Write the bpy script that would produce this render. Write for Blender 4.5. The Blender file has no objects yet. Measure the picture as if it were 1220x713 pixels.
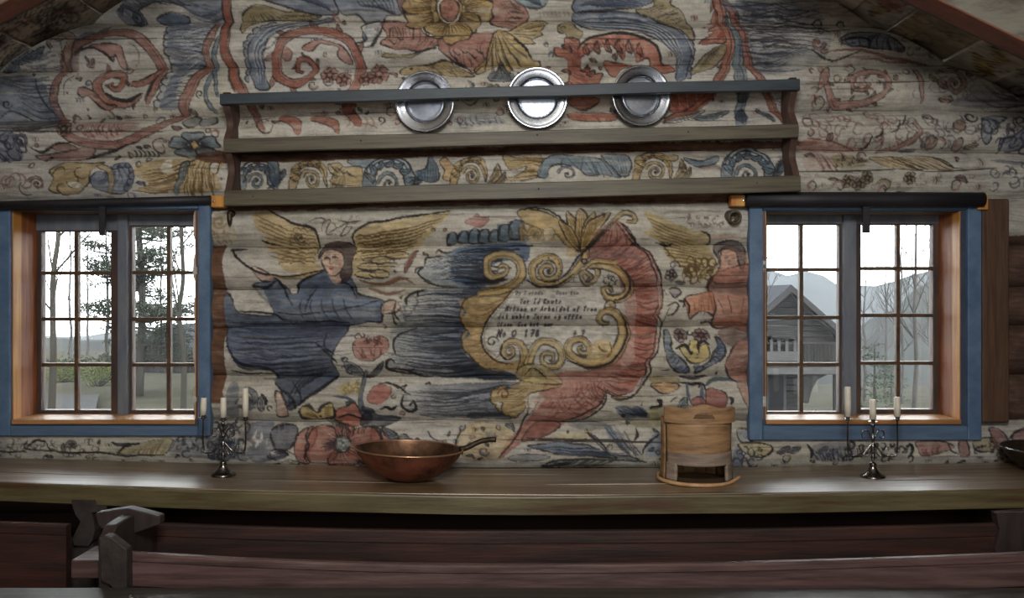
import bpy, bmesh, math, random
import numpy as np
from mathutils import Vector, Matrix, Euler

random.seed(11)
SC = bpy.context.scene
COL = SC.collection
CAMY, CAMZ, FPX = -4.0, 1.55, 1000.0      # camera 4 m from the log wall, focal length in units of the 1220 px frame

# ---------------------------------------------------------------- camera
cam = bpy.data.cameras.new('camera'); cam_o = bpy.data.objects.new('camera', cam); COL.objects.link(cam_o)
cam_o.location = (0, CAMY, CAMZ); cam_o.rotation_euler = (math.pi/2, 0, 0)
cam.sensor_width = 36; cam.lens = 36*FPX/1220; cam.clip_end = 800
SC.camera = cam_o
# ---------------------------------------------------------------- overcast sky
w = bpy.data.worlds.new('overcast_sky'); SC.world = w; w.use_nodes = True
nt = w.node_tree; nt.nodes.clear()
wo = nt.nodes.new('ShaderNodeOutputWorld'); bg = nt.nodes.new('ShaderNodeBackground')
tc = nt.nodes.new('ShaderNodeTexCoord'); nz = nt.nodes.new('ShaderNodeTexNoise'); rp = nt.nodes.new('ShaderNodeValToRGB')
nz.inputs['Scale'].default_value = 2.2; nz.inputs['Detail'].default_value = 3
rp.color_ramp.elements[0].position = .35; rp.color_ramp.elements[0].color = (.80, .83, .88, 1)
rp.color_ramp.elements[1].position = .65; rp.color_ramp.elements[1].color = (.97, .98, 1, 1)
nt.links.new(tc.outputs['Generated'], nz.inputs['Vector']); nt.links.new(nz.outputs['Fac'], rp.inputs['Fac'])
nt.links.new(rp.outputs['Color'], bg.inputs['Color']); nt.links.new(bg.outputs['Background'], wo.inputs['Surface'])
bg.inputs['Strength'].default_value = 10.0
# ---------------------------------------------------------------- room light: daylight from the open door behind the viewer, and the camera's flash
def area(name, loc, aim, sx, sy, power, col=(1, 1, 1)):
    l = bpy.data.lights.new(name, 'AREA'); l.shape = 'RECTANGLE'; l.size = sx; l.size_y = sy; l.energy = power; l.color = col
    o = bpy.data.objects.new(name, l); COL.objects.link(o); o.location = loc
    o.rotation_euler = (Vector(aim)-Vector(loc)).to_track_quat('-Z', 'Y').to_euler(); return o
area('door_daylight', (.3, -6.3, 1.9), (0, 0, 1.6), 1.6, 1.5, 44, (1, .97, .93))
area('flash', (.05, -4.10, 2.78), (0, 0, 1.9), .72, .46, 76, (1, .98, .95))
SC.view_settings.view_transform = 'Standard'; SC.view_settings.look = 'None'
SC.view_settings.gamma = 1; SC.view_settings.use_curve_mapping = False
SC.view_settings.exposure = 0.0
SC.cycles.volume_bounces = 1; SC.cycles.max_bounces = 6; SC.cycles.diffuse_bounces = 3; SC.cycles.transparent_max_bounces = 12
SC.cycles.caustics_reflective = False; SC.cycles.caustics_refractive = False
# ---------------------------------------------------------------- wall painting
# A small brush engine: fills, ribbons, volutes and hatching drawn in wall units
# (1 unit = 4 mm of log wall), later stored as vertex colours of the log meshes.
RS = 2.0
PX0, PY0, PX1, PY1 = -14.0, -6.0, 1236.0, 562.0
PW, PH = int((PX1-PX0)*RS), int((PY1-PY0)*RS)
prng = np.random.RandomState(7)

def vnoise(h, w, sx, sy, seed):
    """smooth value noise, feature size sx by sy canvas pixels"""
    r = np.random.RandomState(seed)
    gh, gw = int(h/sy)+3, int(w/sx)+3
    g = r.rand(gh, gw).astype(np.float32)
    yy = np.arange(h)/sy; xx = np.arange(w)/sx
    y0 = yy.astype(int); x0 = xx.astype(int)
    fy = (yy-y0); fx = (xx-x0)
    fy = (fy*fy*(3-2*fy))[:, None].astype(np.float32); fx = (fx*fx*(3-2*fx))[None, :].astype(np.float32)
    a = g[y0][:, x0]; b = g[y0][:, x0+1]; c = g[y0+1][:, x0]; d = g[y0+1][:, x0+1]
    return (a*(1-fx)+b*fx)*(1-fy)+(c*(1-fx)+d*fx)*fy

N_STREAK = vnoise(PH, PW, 46, 2.2, 1)*.6+vnoise(PH, PW, 150, 5, 2)*.4
N_FINE = vnoise(PH, PW, 3, 3, 3)
N_BLOT = vnoise(PH, PW, 60, 34, 4)*.55+vnoise(PH, PW, 17, 12, 5)*.45
N_BRUSH = vnoise(PH, PW, 12, 3.4, 8)
N_BIG = vnoise(PH, PW, 260, 120, 6)

def C(r, g, b): return np.array([r, g, b], np.float32)/255
GR = C(184, 178, 164); K = C(34, 30, 31); BL = C(78, 93, 118); DB = C(38, 46, 64); TB = C(86, 108, 122)
OC = C(168, 138, 80); OL = C(134, 116, 72); RD = C(146, 86, 70); OR = C(160, 80, 56); SK = C(196, 158, 134)
BRN = C(104, 64, 38); LG = C(206, 203, 194); WINE = C(112, 62, 56); PK = C(160, 104, 92)

cv = np.empty((PH, PW, 3), np.float32)
cv[:] = GR
cv *= (0.70+0.28*N_STREAK+0.28*N_BLOT)[..., None]
cv[..., 2] *= (0.97+0.06*N_BIG)

VT = [0.0, 0.0, 1.0]
def V(x0=0., y0=0., s=1.): VT[:] = [x0, y0, s]
def tx(p):
    p = np.asarray(p, np.float32).reshape(-1, 2)
    return np.stack([(VT[0]+p[:, 0]/VT[2]-PX0)*RS, (VT[1]+p[:, 1]/VT[2]-PY0)*RS], 1)

def cr(P, closed=False, n=7):
    P = np.asarray(P, np.float32)
    if len(P) < 3 and not closed: return P
    if closed: Q = np.vstack([P[-1], P, P[0], P[1]])
    else: Q = np.vstack([2*P[0]-P[1], P, 2*P[-1]-P[-2]])
    t = np.linspace(0, 1, n, endpoint=False, dtype=np.float32)[:, None]
    out = []
    for i in range(1, len(Q)-2):
        a, b, c, d = Q[i-1], Q[i], Q[i+1], Q[i+2]
        out.append(.5*((2*b)+(-a+c)*t+(2*a-5*b+4*c-d)*t*t+(-a+3*b-3*c+d)*t**3))
    if not closed: out.append(P[-1:])
    return np.vstack(out)

def comp(x0, y0, m, col, tex):
    h, w = m.shape
    sl = (slice(y0, y0+h), slice(x0, x0+w))
    if tex:
        m = m*np.clip(1-tex*(.9*N_STREAK[sl]+.5*N_BLOT[sl]-.35), 0, 1)
    if np.ndim(col) == 1: col = col[None, None, :]
    cv[sl] = cv[sl]*(1-m[..., None])+col*m[..., None]

def stroke_c(P, W, col, a=.9, tex=.35):
    """P canvas points, W radius per point"""
    pad = W.max()+2
    x0 = max(int(P[:, 0].min()-pad), 0); x1 = min(int(P[:, 0].max()+pad)+1, PW)
    y0 = max(int(P[:, 1].min()-pad), 0); y1 = min(int(P[:, 1].max()+pad)+1, PH)
    if x1 <= x0 or y1 <= y0: return
    m = np.zeros((y1-y0, x1-x0), np.float32)
    for i in range(len(P)-1):
        p, q = P[i], P[i+1]; r = max(W[i], W[i+1])+1.5
        a0 = max(int(min(p[0], q[0])-r), x0); a1 = min(int(max(p[0], q[0])+r)+2, x1)
        b0 = max(int(min(p[1], q[1])-r), y0); b1 = min(int(max(p[1], q[1])+r)+2, y1)
        if a1 <= a0 or b1 <= b0: continue
        X = np.arange(a0, a1, dtype=np.float32)[None, :]-p[0]; Y = np.arange(b0, b1, dtype=np.float32)[:, None]-p[1]
        d = q-p; L = float(d@d)+1e-6
        t = np.clip((X*d[0]+Y*d[1])/L, 0, 1)
        dist = np.sqrt((X-t*d[0])**2+(Y-t*d[1])**2)
        v = np.clip(W[i]+(W[i+1]-W[i])*t-dist+.5, 0, 1)
        s = m[b0-y0:b1-y0, a0-x0:a1-x0]
        np.maximum(s, v, out=s)
    comp(x0, y0, m*a, col, tex)

def st(pts, w=1.3, col=K, a=.85, taper=1, smooth=True, tex=.35):
    w *= 1.4; a = min(a*1.15, 1); tex *= .6
    """brush line; w full width in wall units; taper 0 none, 1 both ends, 2 thin start, 3 thin end"""
    P = tx(pts)
    if smooth: P = cr(P)
    t = np.linspace(0, 1, len(P))
    W = np.full(len(P), w*RS/2)
    if taper == 1: W = W*(.35+.65*np.sin(np.pi*t)**.6)
    elif taper == 2: W = W*(.2+.8*t)
    elif taper == 3: W = W*(1-.8*t)
    stroke_c(P, W.astype(np.float32), col, a, tex)

def polymask(P):
    x0 = max(int(P[:, 0].min())-1, 0); x1 = min(int(P[:, 0].max())+2, PW)
    y0 = max(int(P[:, 1].min())-1, 0); y1 = min(int(P[:, 1].max())+2, PH)
    if x1 <= x0 or y1 <= y0: return None
    m = np.zeros((y1-y0, x1-x0), bool)
    xs = np.arange(x0, x1)
    Q = np.roll(P, -1, 0)
    for p, q in zip(P, Q):
        if p[1] == q[1]: continue
        if p[1] > q[1]: p, q = q, p
        r0 = max(int(math.ceil(p[1])), y0); r1 = min(int(math.ceil(q[1])), y1)
        if r1 <= r0: continue
        ys = np.arange(r0, r1)
        xi = p[0]+(ys-p[1])*(q[0]-p[0])/(q[1]-p[1])
        m[r0-y0:r1-y0] ^= xs[None, :] < xi[:, None]
    return x0, y0, m

def fl(pts, col, a=.85, out=0, smooth=True, tex=.6, oc=K, grad=None, oa=.8):
    """filled shape; out = outline width; grad=(colour2, ax, ay, bx, by): blends to colour2 from a to b"""
    P = tx(pts)
    if smooth: P = cr(P, True)
    r = polymask(P)
    if r is None: return
    x0, y0, m = r
    m = m.astype(np.float32)
    c = col
    if grad is not None:
        A = tx([(grad[1], grad[2]), (grad[3], grad[4])]); d = A[1]-A[0]
        X = np.arange(m.shape[1])[None, :]+x0-A[0][0]; Y = np.arange(m.shape[0])[:, None]+y0-A[0][1]
        t = np.clip((X*d[0]+Y*d[1])/float(d@d), 0, 1)[..., None].astype(np.float32)
        c = col*(1-t)+grad[0]*t
    h_, w_ = m.shape; sl = (slice(y0, y0+h_), slice(x0, x0+w_))
    c = c*(1+.34*(N_BRUSH[sl]-.5)+.3*(N_BLOT[sl]-.5))[..., None]
    comp(x0, y0, m*a, c, tex)
    if out:
        Q = np.vstack([P, P[:1]])
        W = (out*RS/2*1.5*(.8+.45*np.sin(np.arange(len(Q))*.35+len(Q)))).astype(np.float32)
        stroke_c(Q, W, oc, min(oa*1.1, 1), .3)

def bd(pts, w, col, a=.85, out=1.0, line=None, hi=None, closed=False, smooth=True, lobes=0, lside=1, llen=1.1):
    """ribbon of varying width w (number or list per point) with dark outlines"""
    P = tx(pts)
    n0 = len(P)
    ww = np.full(n0, w, np.float32) if np.ndim(w) == 0 else np.asarray(w, np.float32)
    ww = np.interp(np.linspace(0, 1, n0), np.linspace(0, 1, len(ww)), ww)
    if smooth: P = cr(P)
    W = np.interp(np.linspace(0, 1, len(P)), np.linspace(0, 1, n0), ww).astype(np.float32)*RS/2
    T = np.gradient(P, axis=0); T /= np.linalg.norm(T, axis=1)[:, None]+1e-6
    N = np.stack([-T[:, 1], T[:, 0]], 1)
    if lobes:
        idx = np.linspace(len(P)*.08, len(P)*.9, lobes).astype(int)
        for i_ in idx:
            for sd in ((lside,) if abs(lside) == 1 else (1, -1)):
                b_ = P[i_]+N[i_]*W[i_]*.6*sd; L_ = W[i_]*2*llen*prng.uniform(.7, 1.2)
                L_ = max(L_, RS*5.5); tip = b_+(N[i_]*sd*.9+T[i_]*.75)*L_; side = (T[i_]*sd*.0+T[i_])*L_*.28
                q_ = np.array([b_-side, b_-side*.6+(tip-b_)*.55+N[i_]*sd*L_*.12, tip, b_+side*1.1+(tip-b_)*.45, b_+side], np.float32)
                q_ = cr(q_, True, 4); r_ = polymask(q_)
                if r_ is not None: comp(r_[0], r_[1], r_[2].astype(np.float32)*a*.95, col*prng.uniform(.85, 1.1), .5)
                stroke_c(q_, np.full(len(q_), RS*.55, np.float32), K, .75, .3); stroke_c(np.array([b_, (b_+tip)/2+side*.3, tip*.9+b_*.1], np.float32), np.full(3, RS*.4, np.float32), K, .6, .3)
    stroke_c(P, W, col, a, .6)
    fl_ = np.clip(W*.16, .8, 1.6); ph_ = len(P)*.37
    for o_ in (-.45, .1, .5):
        g_ = (.25+.35*np.sin(np.arange(len(P))*.22+ph_+o_*9)).clip(0, 1)
        k_ = max(2, len(P)//9)
        for s_ in range(0, len(P)-k_, k_+2): stroke_c(P[s_:s_+k_]+N[s_:s_+k_]*(W[s_:s_+k_]*o_)[:, None], fl_[s_:s_+k_]*np.linspace(.4, 1, k_).astype(np.float32)*.8, col*.5, .5, .4)
    if hi is not None: stroke_c(P+N*W[:, None]*.3, W*.35, hi, .6, .5)
    if line is not None: stroke_c(P-N*W[:, None]*.35, np.maximum(W*.14, .7), line, .6, .5)
    if out:
        o = (out*RS/2*1.45*(.85+.3*np.sin(np.arange(len(P))*.3))).astype(np.float32)
        stroke_c(P+N*W[:, None], o, K, .8, .45); stroke_c(P-N*W[:, None], o*.8, K, .75, .5)

def sp(cx, cy, r0, r1, a0, turns, n=None):
    n = n or max(10, int(abs(turns)*14))
    t = np.linspace(0, 1, n); a = math.radians(a0)+t*turns*2*math.pi; r = r0+(r1-r0)*t**.85
    return [(cx+r_*math.cos(a_), cy+r_*math.sin(a_)) for r_, a_ in zip(r, a)]

def vol(cx, cy, r, a0, turns, col, w=5., pre=(), out=1.0, hi=None, line=None, r1=None, core=True):
    """curl: ribbon that runs along pre and winds into a spiral (r in view units, w in wall units)"""
    s = sp(cx, cy, r, r*.12 if r1 is None else r1, a0, turns)
    pts = list(pre)+s
    ws = [w*.9]*len(pre)+list(np.linspace(w, w*.35, len(s)))
    bd(pts, ws, col, out=out, hi=hi, line=line)
    if core: stroke_c(np.repeat(tx([(cx, cy)]), 2, 0)+np.array([[0, 0], [.6, .6]], np.float32), np.full(2, r/VT[2]*RS*.13, np.float32), K, .8, 0)

def hatch(A, B, n, w=.9, col=K, a=.6, j=.0, bend=0., taper=2, t0=0., t1=1.):
    """lines from curve A to curve B"""
    A = cr(np.asarray(A, np.float32)); B = cr(np.asarray(B, np.float32))
    def at(P, t):
        x = t*(len(P)-1); i = min(int(x), len(P)-2); return P[i]+(P[i+1]-P[i])*(x-i)
    for k in range(n):
        t = (k+.5)/n
        p = at(A, min(max(t+prng.uniform(-j, j)/n, 0), 1)); q = at(B, min(max(t+prng.uniform(-j, j)/n, 0), 1))
        u0 = t0+prng.uniform(-.5, .5)*j*.2; u1 = t1+prng.uniform(-.5, .5)*j*.3
        d = q-p; nrm = np.array([-d[1], d[0]])
        a_, b_ = p+d*u0, p+d*u1
        st([a_, (a_+b_)/2+nrm*bend, b_], w*prng.uniform(.7, 1.2), col, a*prng.uniform(.7, 1.1), taper)

def leaf(x0, y0, x1, y1, w, col, bend=0., out=.9, veins=3, a=.85, vc=K):
    """pointed leaf or comma stroke; w in view units"""
    p = np.array([x0, y0], float); q = np.array([x1, y1], float); d = q-p; n = np.array([-d[1], d[0]])/ (np.hypot(*d)+1e-6)
    c = lambda t, o: p+d*t+n*(bend*np.hypot(*d)*math.sin(math.pi*t)+o)
    pts = [c(0, 0), c(.25, w*.42), c(.6, w*.5), c(.88, w*.25), c(1, 0), c(.85, -w*.28), c(.55, -w*.5), c(.22, -w*.36)]
    fl(pts, col, a, out)
    for k in range(veins):
        o = (k-(veins-1)/2)/max(veins, 1)*w*.6
        st([c(.12, o*.4), c(.5, o), c(.85, o*.6)], .8, vc, .55)

def scal(pts, n, r, w=1., col=K, a=.8, side=1, fill=None):
    """row of lobes along a path (r in view units)"""
    P = cr(np.asarray(pts, np.float32)); L = np.r_[0, np.cumsum(np.hypot(*np.diff(P, axis=0).T))]
    for k in range(n):
        l0, l1 = L[-1]*k/n, L[-1]*(k+1)/n
        p = np.array([np.interp(l0, L, P[:, 0]), np.interp(l0, L, P[:, 1])]); q = np.array([np.interp(l1, L, P[:, 0]), np.interp(l1, L, P[:, 1])])
        d = q-p; nn = np.array([d[1], -d[0]])/(np.hypot(*d)+1e-6)*r*side*prng.uniform(.8, 1.25)
        arc = [p, p+d*.12+nn*.75, p+d*.5+nn, p+d*.88+nn*.75, q]
        if fill is not None: fl(arc, fill, .8, 0)
        st(arc, w, col, a)

def dot(x, y, r, col=K, a=.85):
    stroke_c(np.repeat(tx([(x, y)]), 2, 0)+np.array([[0, 0], [.5, .3]], np.float32), np.full(2, r*RS, np.float32), col, a, .2)

def squig(x, y, w, h, n, lw=.8, col=K, a=.6):
    """loose flourishes filling a patch"""
    for k in range(n):
        cx, cy = x+prng.rand()*w, y+prng.rand()*h; r = prng.uniform(.16, .3)*min(w, h)
        st(sp(cx, cy, r, r*.3, prng.uniform(0, 360), prng.choice([-1, 1])*prng.uniform(.35, .9), 8), lw, col, a)

def rosette(cx, cy, r, col, n=5, ph=0, core=OC, cr_=.25, out=1.1, vein=6, a=.85, sq=1.):
    for k in range(n):
        an = ph+2*math.pi*k/n; da = math.pi/n
        f = lambda rr, aa: (cx+rr*math.cos(aa), cy+rr*math.sin(aa)*sq)
        fl([f(r*.2, an-da*.5), f(r*.7, an-da*.95), f(r*.98, an-da*.6), f(r*.9, an), f(r*.98, an+da*.6), f(r*.7, an+da*.95), f(r*.2, an+da*.5)], col, a, out)
        for v in range(vein):
            aa = an+(v/(vein-1)-.5)*da*1.3
            st([f(r*.3, an+(aa-an)*.6), f(r*prng.uniform(.6, .8), aa)], .8, K, .55, 3)
    fl(sp(cx, cy, r*cr_, r*cr_, 0, 1, 12)[:-1], core, .95, out)

def paint():
    # -- big flower in the top centre (view of 420..680, 0..100)
    V(420, 0, 4.692)
    BLs = C(104, 120, 146)
    fl([(-60, -40), (260, -40), (300, 60), (250, 95), (190, 100), (170, 180), (150, 230), (110, 270), (60, 220), (80, 150), (40, 100), (-60, 80)], BL, .8, 1.2)
    for k in range(9): st([(-40+k*28, -20), (30+k*24, 20), (60+k*22, 50), (150+k*12, 60+k*3), (230+k*6, 90)], 1., DB, .6)
    for k in range(5): st(sp(110+k*26, 30, 40, 10, 180, .6, 8), 1., K, .6)
    fl([(30, 262), (90, 270), (130, 245), (160, 180), (120, 240), (80, 250)], LG, .9, 1.2)
    fl([(160, 130), (330, 130), (430, 220), (500, 190), (480, 270), (400, 300), (300, 290), (230, 290), (160, 260), (200, 210)], RD, .88, 1.3)
    fl([(490, 230), (600, 220), (780, 200), (760, 330), (680, 400), (640, 390), (540, 340), (480, 290)], RD, .88, 1.3)
    fl([(730, -30), (860, 0), (980, 80), (940, 150), (880, 180), (800, 160), (770, 120), (780, 40)], RD, .88, 1.4)
    fl([(240, -30), (300, -20), (330, 60), (280, 80)], WINE, .8, 1.)
    hatch([(170, 250), (300, 285), (430, 290)], [(200, 180), (330, 170), (480, 200)], 16, 1.1, K, .55, 1, .15)
    hatch([(520, 250), (600, 300), (740, 230)], [(560, 330), (640, 385), (740, 320)], 12, 1.1, K, .55, 1, .2)
    hatch([(800, 20), (850, 100), (800, 150)], [(900, 40), (950, 90), (890, 160)], 14, 1.1, K, .55, 1, -.1)
    for (px, py) in ((210, 240), (250, 215), (560, 300), (600, 290), (690, 290), (650, 310)): st([(px, py), (px+25, py+22), (px+45, py+15)], 1.3, K, .7)
    # yellow petals
    PET = [((540, 70), (330, -80), 150), ((540, 70), (560, -90), 170), ((540, 70), (770, -60), 150), ((560, 75), (785, 70), 110), ((560, 90), (700, 170), 120), ((545, 100), (600, 255), 170), ((530, 100), (440, 210), 130), ((520, 90), (300, 120), 120), ((520, 60), (290, 20), 130)]
    for (a, b, w) in PET:
        a = np.array(a, float); b = np.array(b, float); d = b-a; n = np.array([-d[1], d[0]])/np.hypot(*d)
        f = lambda t, o: a+d*t+n*o
        fl([f(.1, 0), f(.4, w*.36), f(.8, w*.5), f(1., w*.3), f(.96, 0), f(1, -w*.3), f(.8, -w*.5), f(.4, -w*.36)], OC, .92, 1.3)
        for v in range(7):
            o = (v/6-.5)*w*.85
            st([f(.32, o*.5), f(prng.uniform(.66, .85), o)], 1.2, C(70, 48, 26), .75, 3)
    fl(sp(545, 68, 72, 72, 0, 1, 14)[:-1], OC, 1, 1.2); fl(sp(545, 68, 56, 56, 0, 1, 14)[:-1], PK, 1, 1.6)
    st(sp(545, 68, 62, 62, 20, .35, 8), 1.6, LG, .9); st(sp(545, 68, 62, 62, 160, .3, 8), 1.6, LG, .9)
    for k in range(9): dot(545+prng.uniform(-35, 35), 68+prng.uniform(-35, 35), .8, WINE, .8)
    # yellow side leaves
    fl([(880, 190), (960, 130), (1040, 120), (1085, 140), (1050, 190), (1060, 215), (1000, 240), (1020, 265), (940, 260), (800, 200)], OC, .85, .9)
    hatch([(900, 195), (900, 200), (905, 220)], [(1020, 130), (1050, 170), (1000, 250)], 8, 1., K, .55, 1)
    fl([(790, 200), (860, 200), (960, 280), (1000, 340), (1040, 350), (1030, 380), (900, 390), (870, 440), (800, 380), (700, 430), (690, 380), (750, 320)], OC, .88, 1.1)
    hatch([(790, 215), (800, 210), (840, 210)], [(720, 400), (850, 420), (980, 340)], 10, 1.5, K, .65, 1, .05)
    st([(900, 235), (960, 275), (995, 330)], 2.2, K, .8)
    fl([(470, 290), (400, 300), (300, 335), (180, 330), (200, 315), (300, 320), (380, 300)], OL, .8, .9)
    fl([(270, 400), (320, 365), (420, 360), (520, 350), (600, 390), (680, 440), (560, 440), (480, 430), (390, 430), (290, 430)], OC, .85, 1.1)
    dot(445, 378, 2.6, WINE); dot(325, 385, 2.0, K)
    hatch([(340, 370), (450, 360), (560, 370)], [(380, 420), (500, 425), (650, 430)], 12, 1., K, .55, 1)
    st([(520, 350), (620, 370), (680, 420), (720, 370)], 1.3, K, .8)
    fl([(830, 345), (800, 410), (760, 430), (770, 469), (890, 469), (900, 430), (860, 410)], C(88, 98, 110), .85, .9)
    hatch([(830, 360), (835, 360)], [(770, 460), (890, 460)], 10, 1., K, .6)
    st([(150, 335), (180, 310), (230, 330)], .9, OL, .7)
    for y in (352, 204): st([(60, y), (400, y+4)], .7, K, .3)
    # blue tips right of the flower
    fl([(850, -40), (1000, -30), (1080, 10), (1060, 60), (1000, 60), (920, 40)], TB, .8, 1.2)
    for k in range(6): st([(880+k*20, -20), (960+k*14, 20), (1050, 55)], 1.1, DB, .6)
    # -- blue S sweep and red scroll, centre right (view of 640..960, 0..150)
    V(640, 0, 3.8125)
    fl([(150, 40), (200, -10), (340, -30), (560, -30), (480, 40), (400, 55), (250, 60), (180, 75)], BL, .85, 1.2)
    for k in range(6): st([(180+k*10, 40), (260+k*20, 20+k*5), (480, -10+k*10)], 1.2, DB, .6)
    fl([(150, 75), (250, 62), (400, 70), (520, 90), (620, 150), (680, 220), (690, 290), (660, 370), (620, 370), (630, 300), (590, 240), (500, 180), (400, 150), (260, 150), (190, 130)], BL, .9, 1.4)
    for k in range(9): st([(165+k*5, 90+k*5), (260, 80+k*8), (400, 84+k*9), (510, 105+k*9), (600-k*4, 180+k*6), (650-k*4, 270), (650-k*3, 340)], 1.2, DB if k % 2 else LG, .5)
    scal([(620, 150), (690, 220), (690, 280), (670, 370)], 7, 14, 1.1, K, .8, 1, BL)
    fl([(500, -30), (610, -30), (590, 30), (640, 60), (690, 130), (700, 200), (650, 160), (600, 130), (560, 100), (470, 80), (440, 60), (520, 40)], OL, .85, 1.1)
    hatch([(470, 70), (560, 95), (650, 150)], [(520, 30), (620, 70), (690, 150)], 14, 1., K, .6, 1)
    for k in range(9): st([(10+k*18, 66), (14+k*18, 82)], .8, K, .6)
    fl([(90, 130), (110, 110), (150, 105), (170, 140), (200, 170), (170, 205), (130, 190), (120, 170), (90, 160)], OL, .85, .9)
    st(sp(115, 140, 18, 6, 90, .8, 8), .9, K, .7)
    st(sp(0, 140, 36, 20, -80, .4, 8), .9, K, .6)
    fl([(120, 190), (180, 200), (190, 250), (200, 330), (230, 300), (240, 350), (290, 350), (250, 440), (280, 470), (200, 500), (130, 460), (140, 350), (130, 280), (80, 265), (75, 235), (120, 235)], OR, .85, 1.)
    fl([(180, 240), (230, 190), (330, 170), (430, 180), (520, 220), (560, 290), (600, 300), (620, 330), (560, 340), (520, 320), (500, 270), (450, 285), (430, 240), (400, 205), (390, 275), (360, 260), (330, 220), (260, 240), (190, 270)], OR, .88, .9)
    st([(180, 235), (220, 195), (330, 165), (430, 175), (520, 215), (560, 280)], 2.4, K, .85)
    hatch([(220, 210), (340, 180), (500, 240)], [(250, 235), (350, 210), (480, 280)], 20, 1.3, WINE, .7, 1)
    hatch([(140, 200), (145, 300), (145, 440)], [(185, 220), (200, 340), (250, 460)], 22, 1.3, WINE, .7, 1, .1)
    for k in range(6): leaf(215+k*48, 215-20*math.sin(k*.6), 235+k*48, 265-12*math.sin(k*.6), 24, OR, .2, 1.2, 1)
    for (x, y) in ((150, 250), (195, 330), (215, 350), (150, 350), (160, 420)): leaf(x, y, x+(40 if x > 170 else -45), y-22, 22, OR, .2, 1.2, 1)
    for k in range(5): leaf(620+k*38, 420, 640+k*38, 500-k*8, 26, OR, .2, 1.1, 1)
    hatch([(150, 525), (340, 525)], [(170, 555), (345, 555)], 9, 1.3, WINE, .7, 1)
    fl([(300, 290), (350, 290), (400, 295), (430, 310), (380, 320), (350, 360), (320, 350)], OR, .85, .9)
    fl([(140, 520), (240, 510), (340, 520), (350, 555), (200, 560), (150, 555)], OR, .85, .8)
    fl([(600, 415), (700, 430), (800, 410), (760, 470), (700, 500), (610, 520), (590, 470)], OR, .85, .9)
    # red stems, right
    bd([(790, -20), (820, 60), (850, 180), (855, 280), (820, 360), (780, 440), (700, 500), (600, 540), (560, 570)], [9, 13, 12, 11, 11, 9, 6, 3], OR, out=1.2, line=K, lobes=6, lside=1, llen=.8)
    fl([(800, 60), (830, 150), (840, 210), (790, 215), (720, 215), (740, 195), (790, 170), (770, 150), (800, 130), (785, 100)], OR, .85, .9)
    hatch([(810, 80), (830, 150), (835, 200)], [(780, 100), (770, 160), (730, 210)], 12, 1.2, WINE, .6, 1)
    bd([(810, 0), (880, 70), (910, 150), (940, 270), (1000, 370), (1025, 430), (1080, 520), (1110, 572)], [6, 9, 9, 9, 9, 8, 8, 7], OR, out=1.2, line=K)
    for k in range(10): st([(885+k*7, 75+k*19), (910+k*7, 85+k*19), (900+k*7, 95+k*19)], .9, K, .6)
    bd([(850, 80), (880, 160), (900, 240), (910, 360), (915, 450), (910, 572)], [3, 7, 9, 14, 9, 14], TB, out=1., line=DB)
    fl([(860, 415), (980, 415), (950, 430), (935, 470), (900, 470), (885, 430)], DB, .7, .8)
    fl([(880, 540), (920, 495), (945, 540), (920, 565)], DB, .7, .8)
    fl([(690, 350), (740, 270), (830, 220), (840, 260), (790, 310), (720, 340)], OL, .8, .9); hatch([(710, 340), (760, 300), (830, 240)], [(760, 260), (800, 240), (830, 225)], 8, .9, K, .6)
    leaf(680, 540, 870, 500, 30, TB, .1); leaf(560, 565, 760, 500, 22, LG, .05); leaf(990, 500, 1060, 560, 26, TB)
    # right field of dark wavy lines
    fl([(930, 60), (1260, 60), (1300, 250), (1150, 330), (1010, 340), (960, 250)], C(118, 122, 130), .55)
    fl([(850, 20), (1260, 0), (1260, 62), (900, 66)], C(110, 118, 134), .6)
    hatch([(880, 20), (900, 70), (940, 170), (960, 250), (1000, 330)], [(1180, -10), (1240, 60), (1260, 150), (1260, 220), (1200, 330)], 46, 1.4, DB, .62, 2.2, .05, 3, 0, .85)
    hatch([(900, 40), (930, 150), (960, 260)], [(1240, 60), (1260, 150), (1230, 260)], 26, 1.0, K, .6, 2.5, -.06, 1, .1, .9)
    st([(930, 130), (1020, 150), (1100, 125), (1180, 125), (1300, 150)], 2., K, .85)
    hatch([(1050, 420), (1050, 460), (1060, 500)], [(1130, 410), (1135, 460), (1140, 500)], 9, 1.3, DB, .7, 1)
    for k in range(16): st([(930+k*4, 70+k*15), (955+k*5, 74+k*15+prng.uniform(-6, 6))], 1., LG, .7)
    # -- left centre (view of 250..560, 0..240)
    V(250, 0, 2.971)
    bd([(70, -10), (72, 60), (68, 180), (100, 280), (130, 330), (165, 400), (200, 470)], [11, 10, 10, 11, 11, 9, 6], RD, out=1.2, line=WINE)
    fl([(130, -10), (210, -20), (400, -20), (460, 40), (440, 60), (340, 50), (220, 20)], BL, .85, 1.2)
    for k in range(7): st([(200+k*20, -10), (300+k*18, 5+k*3), (430, 40+k*2)], 1.1, DB, .6)
    fl([(120, 60), (180, 30), (260, 45), (400, 60), (300, 75), (210, 75), (150, 100), (130, 130), (120, 100)], OL, .85, 1.)
    hatch([(140, 50), (200, 50), (300, 60)], [(150, 90), (220, 70), (380, 62)], 12, .9, K, .6)
    fl([(440, 70), (350, 75), (240, 100), (170, 130), (145, 200), (150, 270), (180, 320), (225, 320), (205, 270), (200, 210), (215, 150), (280, 110), (380, 90)], BL, .9, 1.3)
    for k in range(7): st([(420-k*10, 76), (300, 84+k*5), (200+k*4, 130+k*9), (165+k*6, 200), (180+k*5, 300)], 1.1, DB if k % 2 else LG, .5)
    scal([(240, 90), (165, 130), (140, 200), (150, 300)], 9, 12, 1., K, .75, -1, BL)
    squig(430, 60, 60, 60, 9, .8, WINE)
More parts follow.
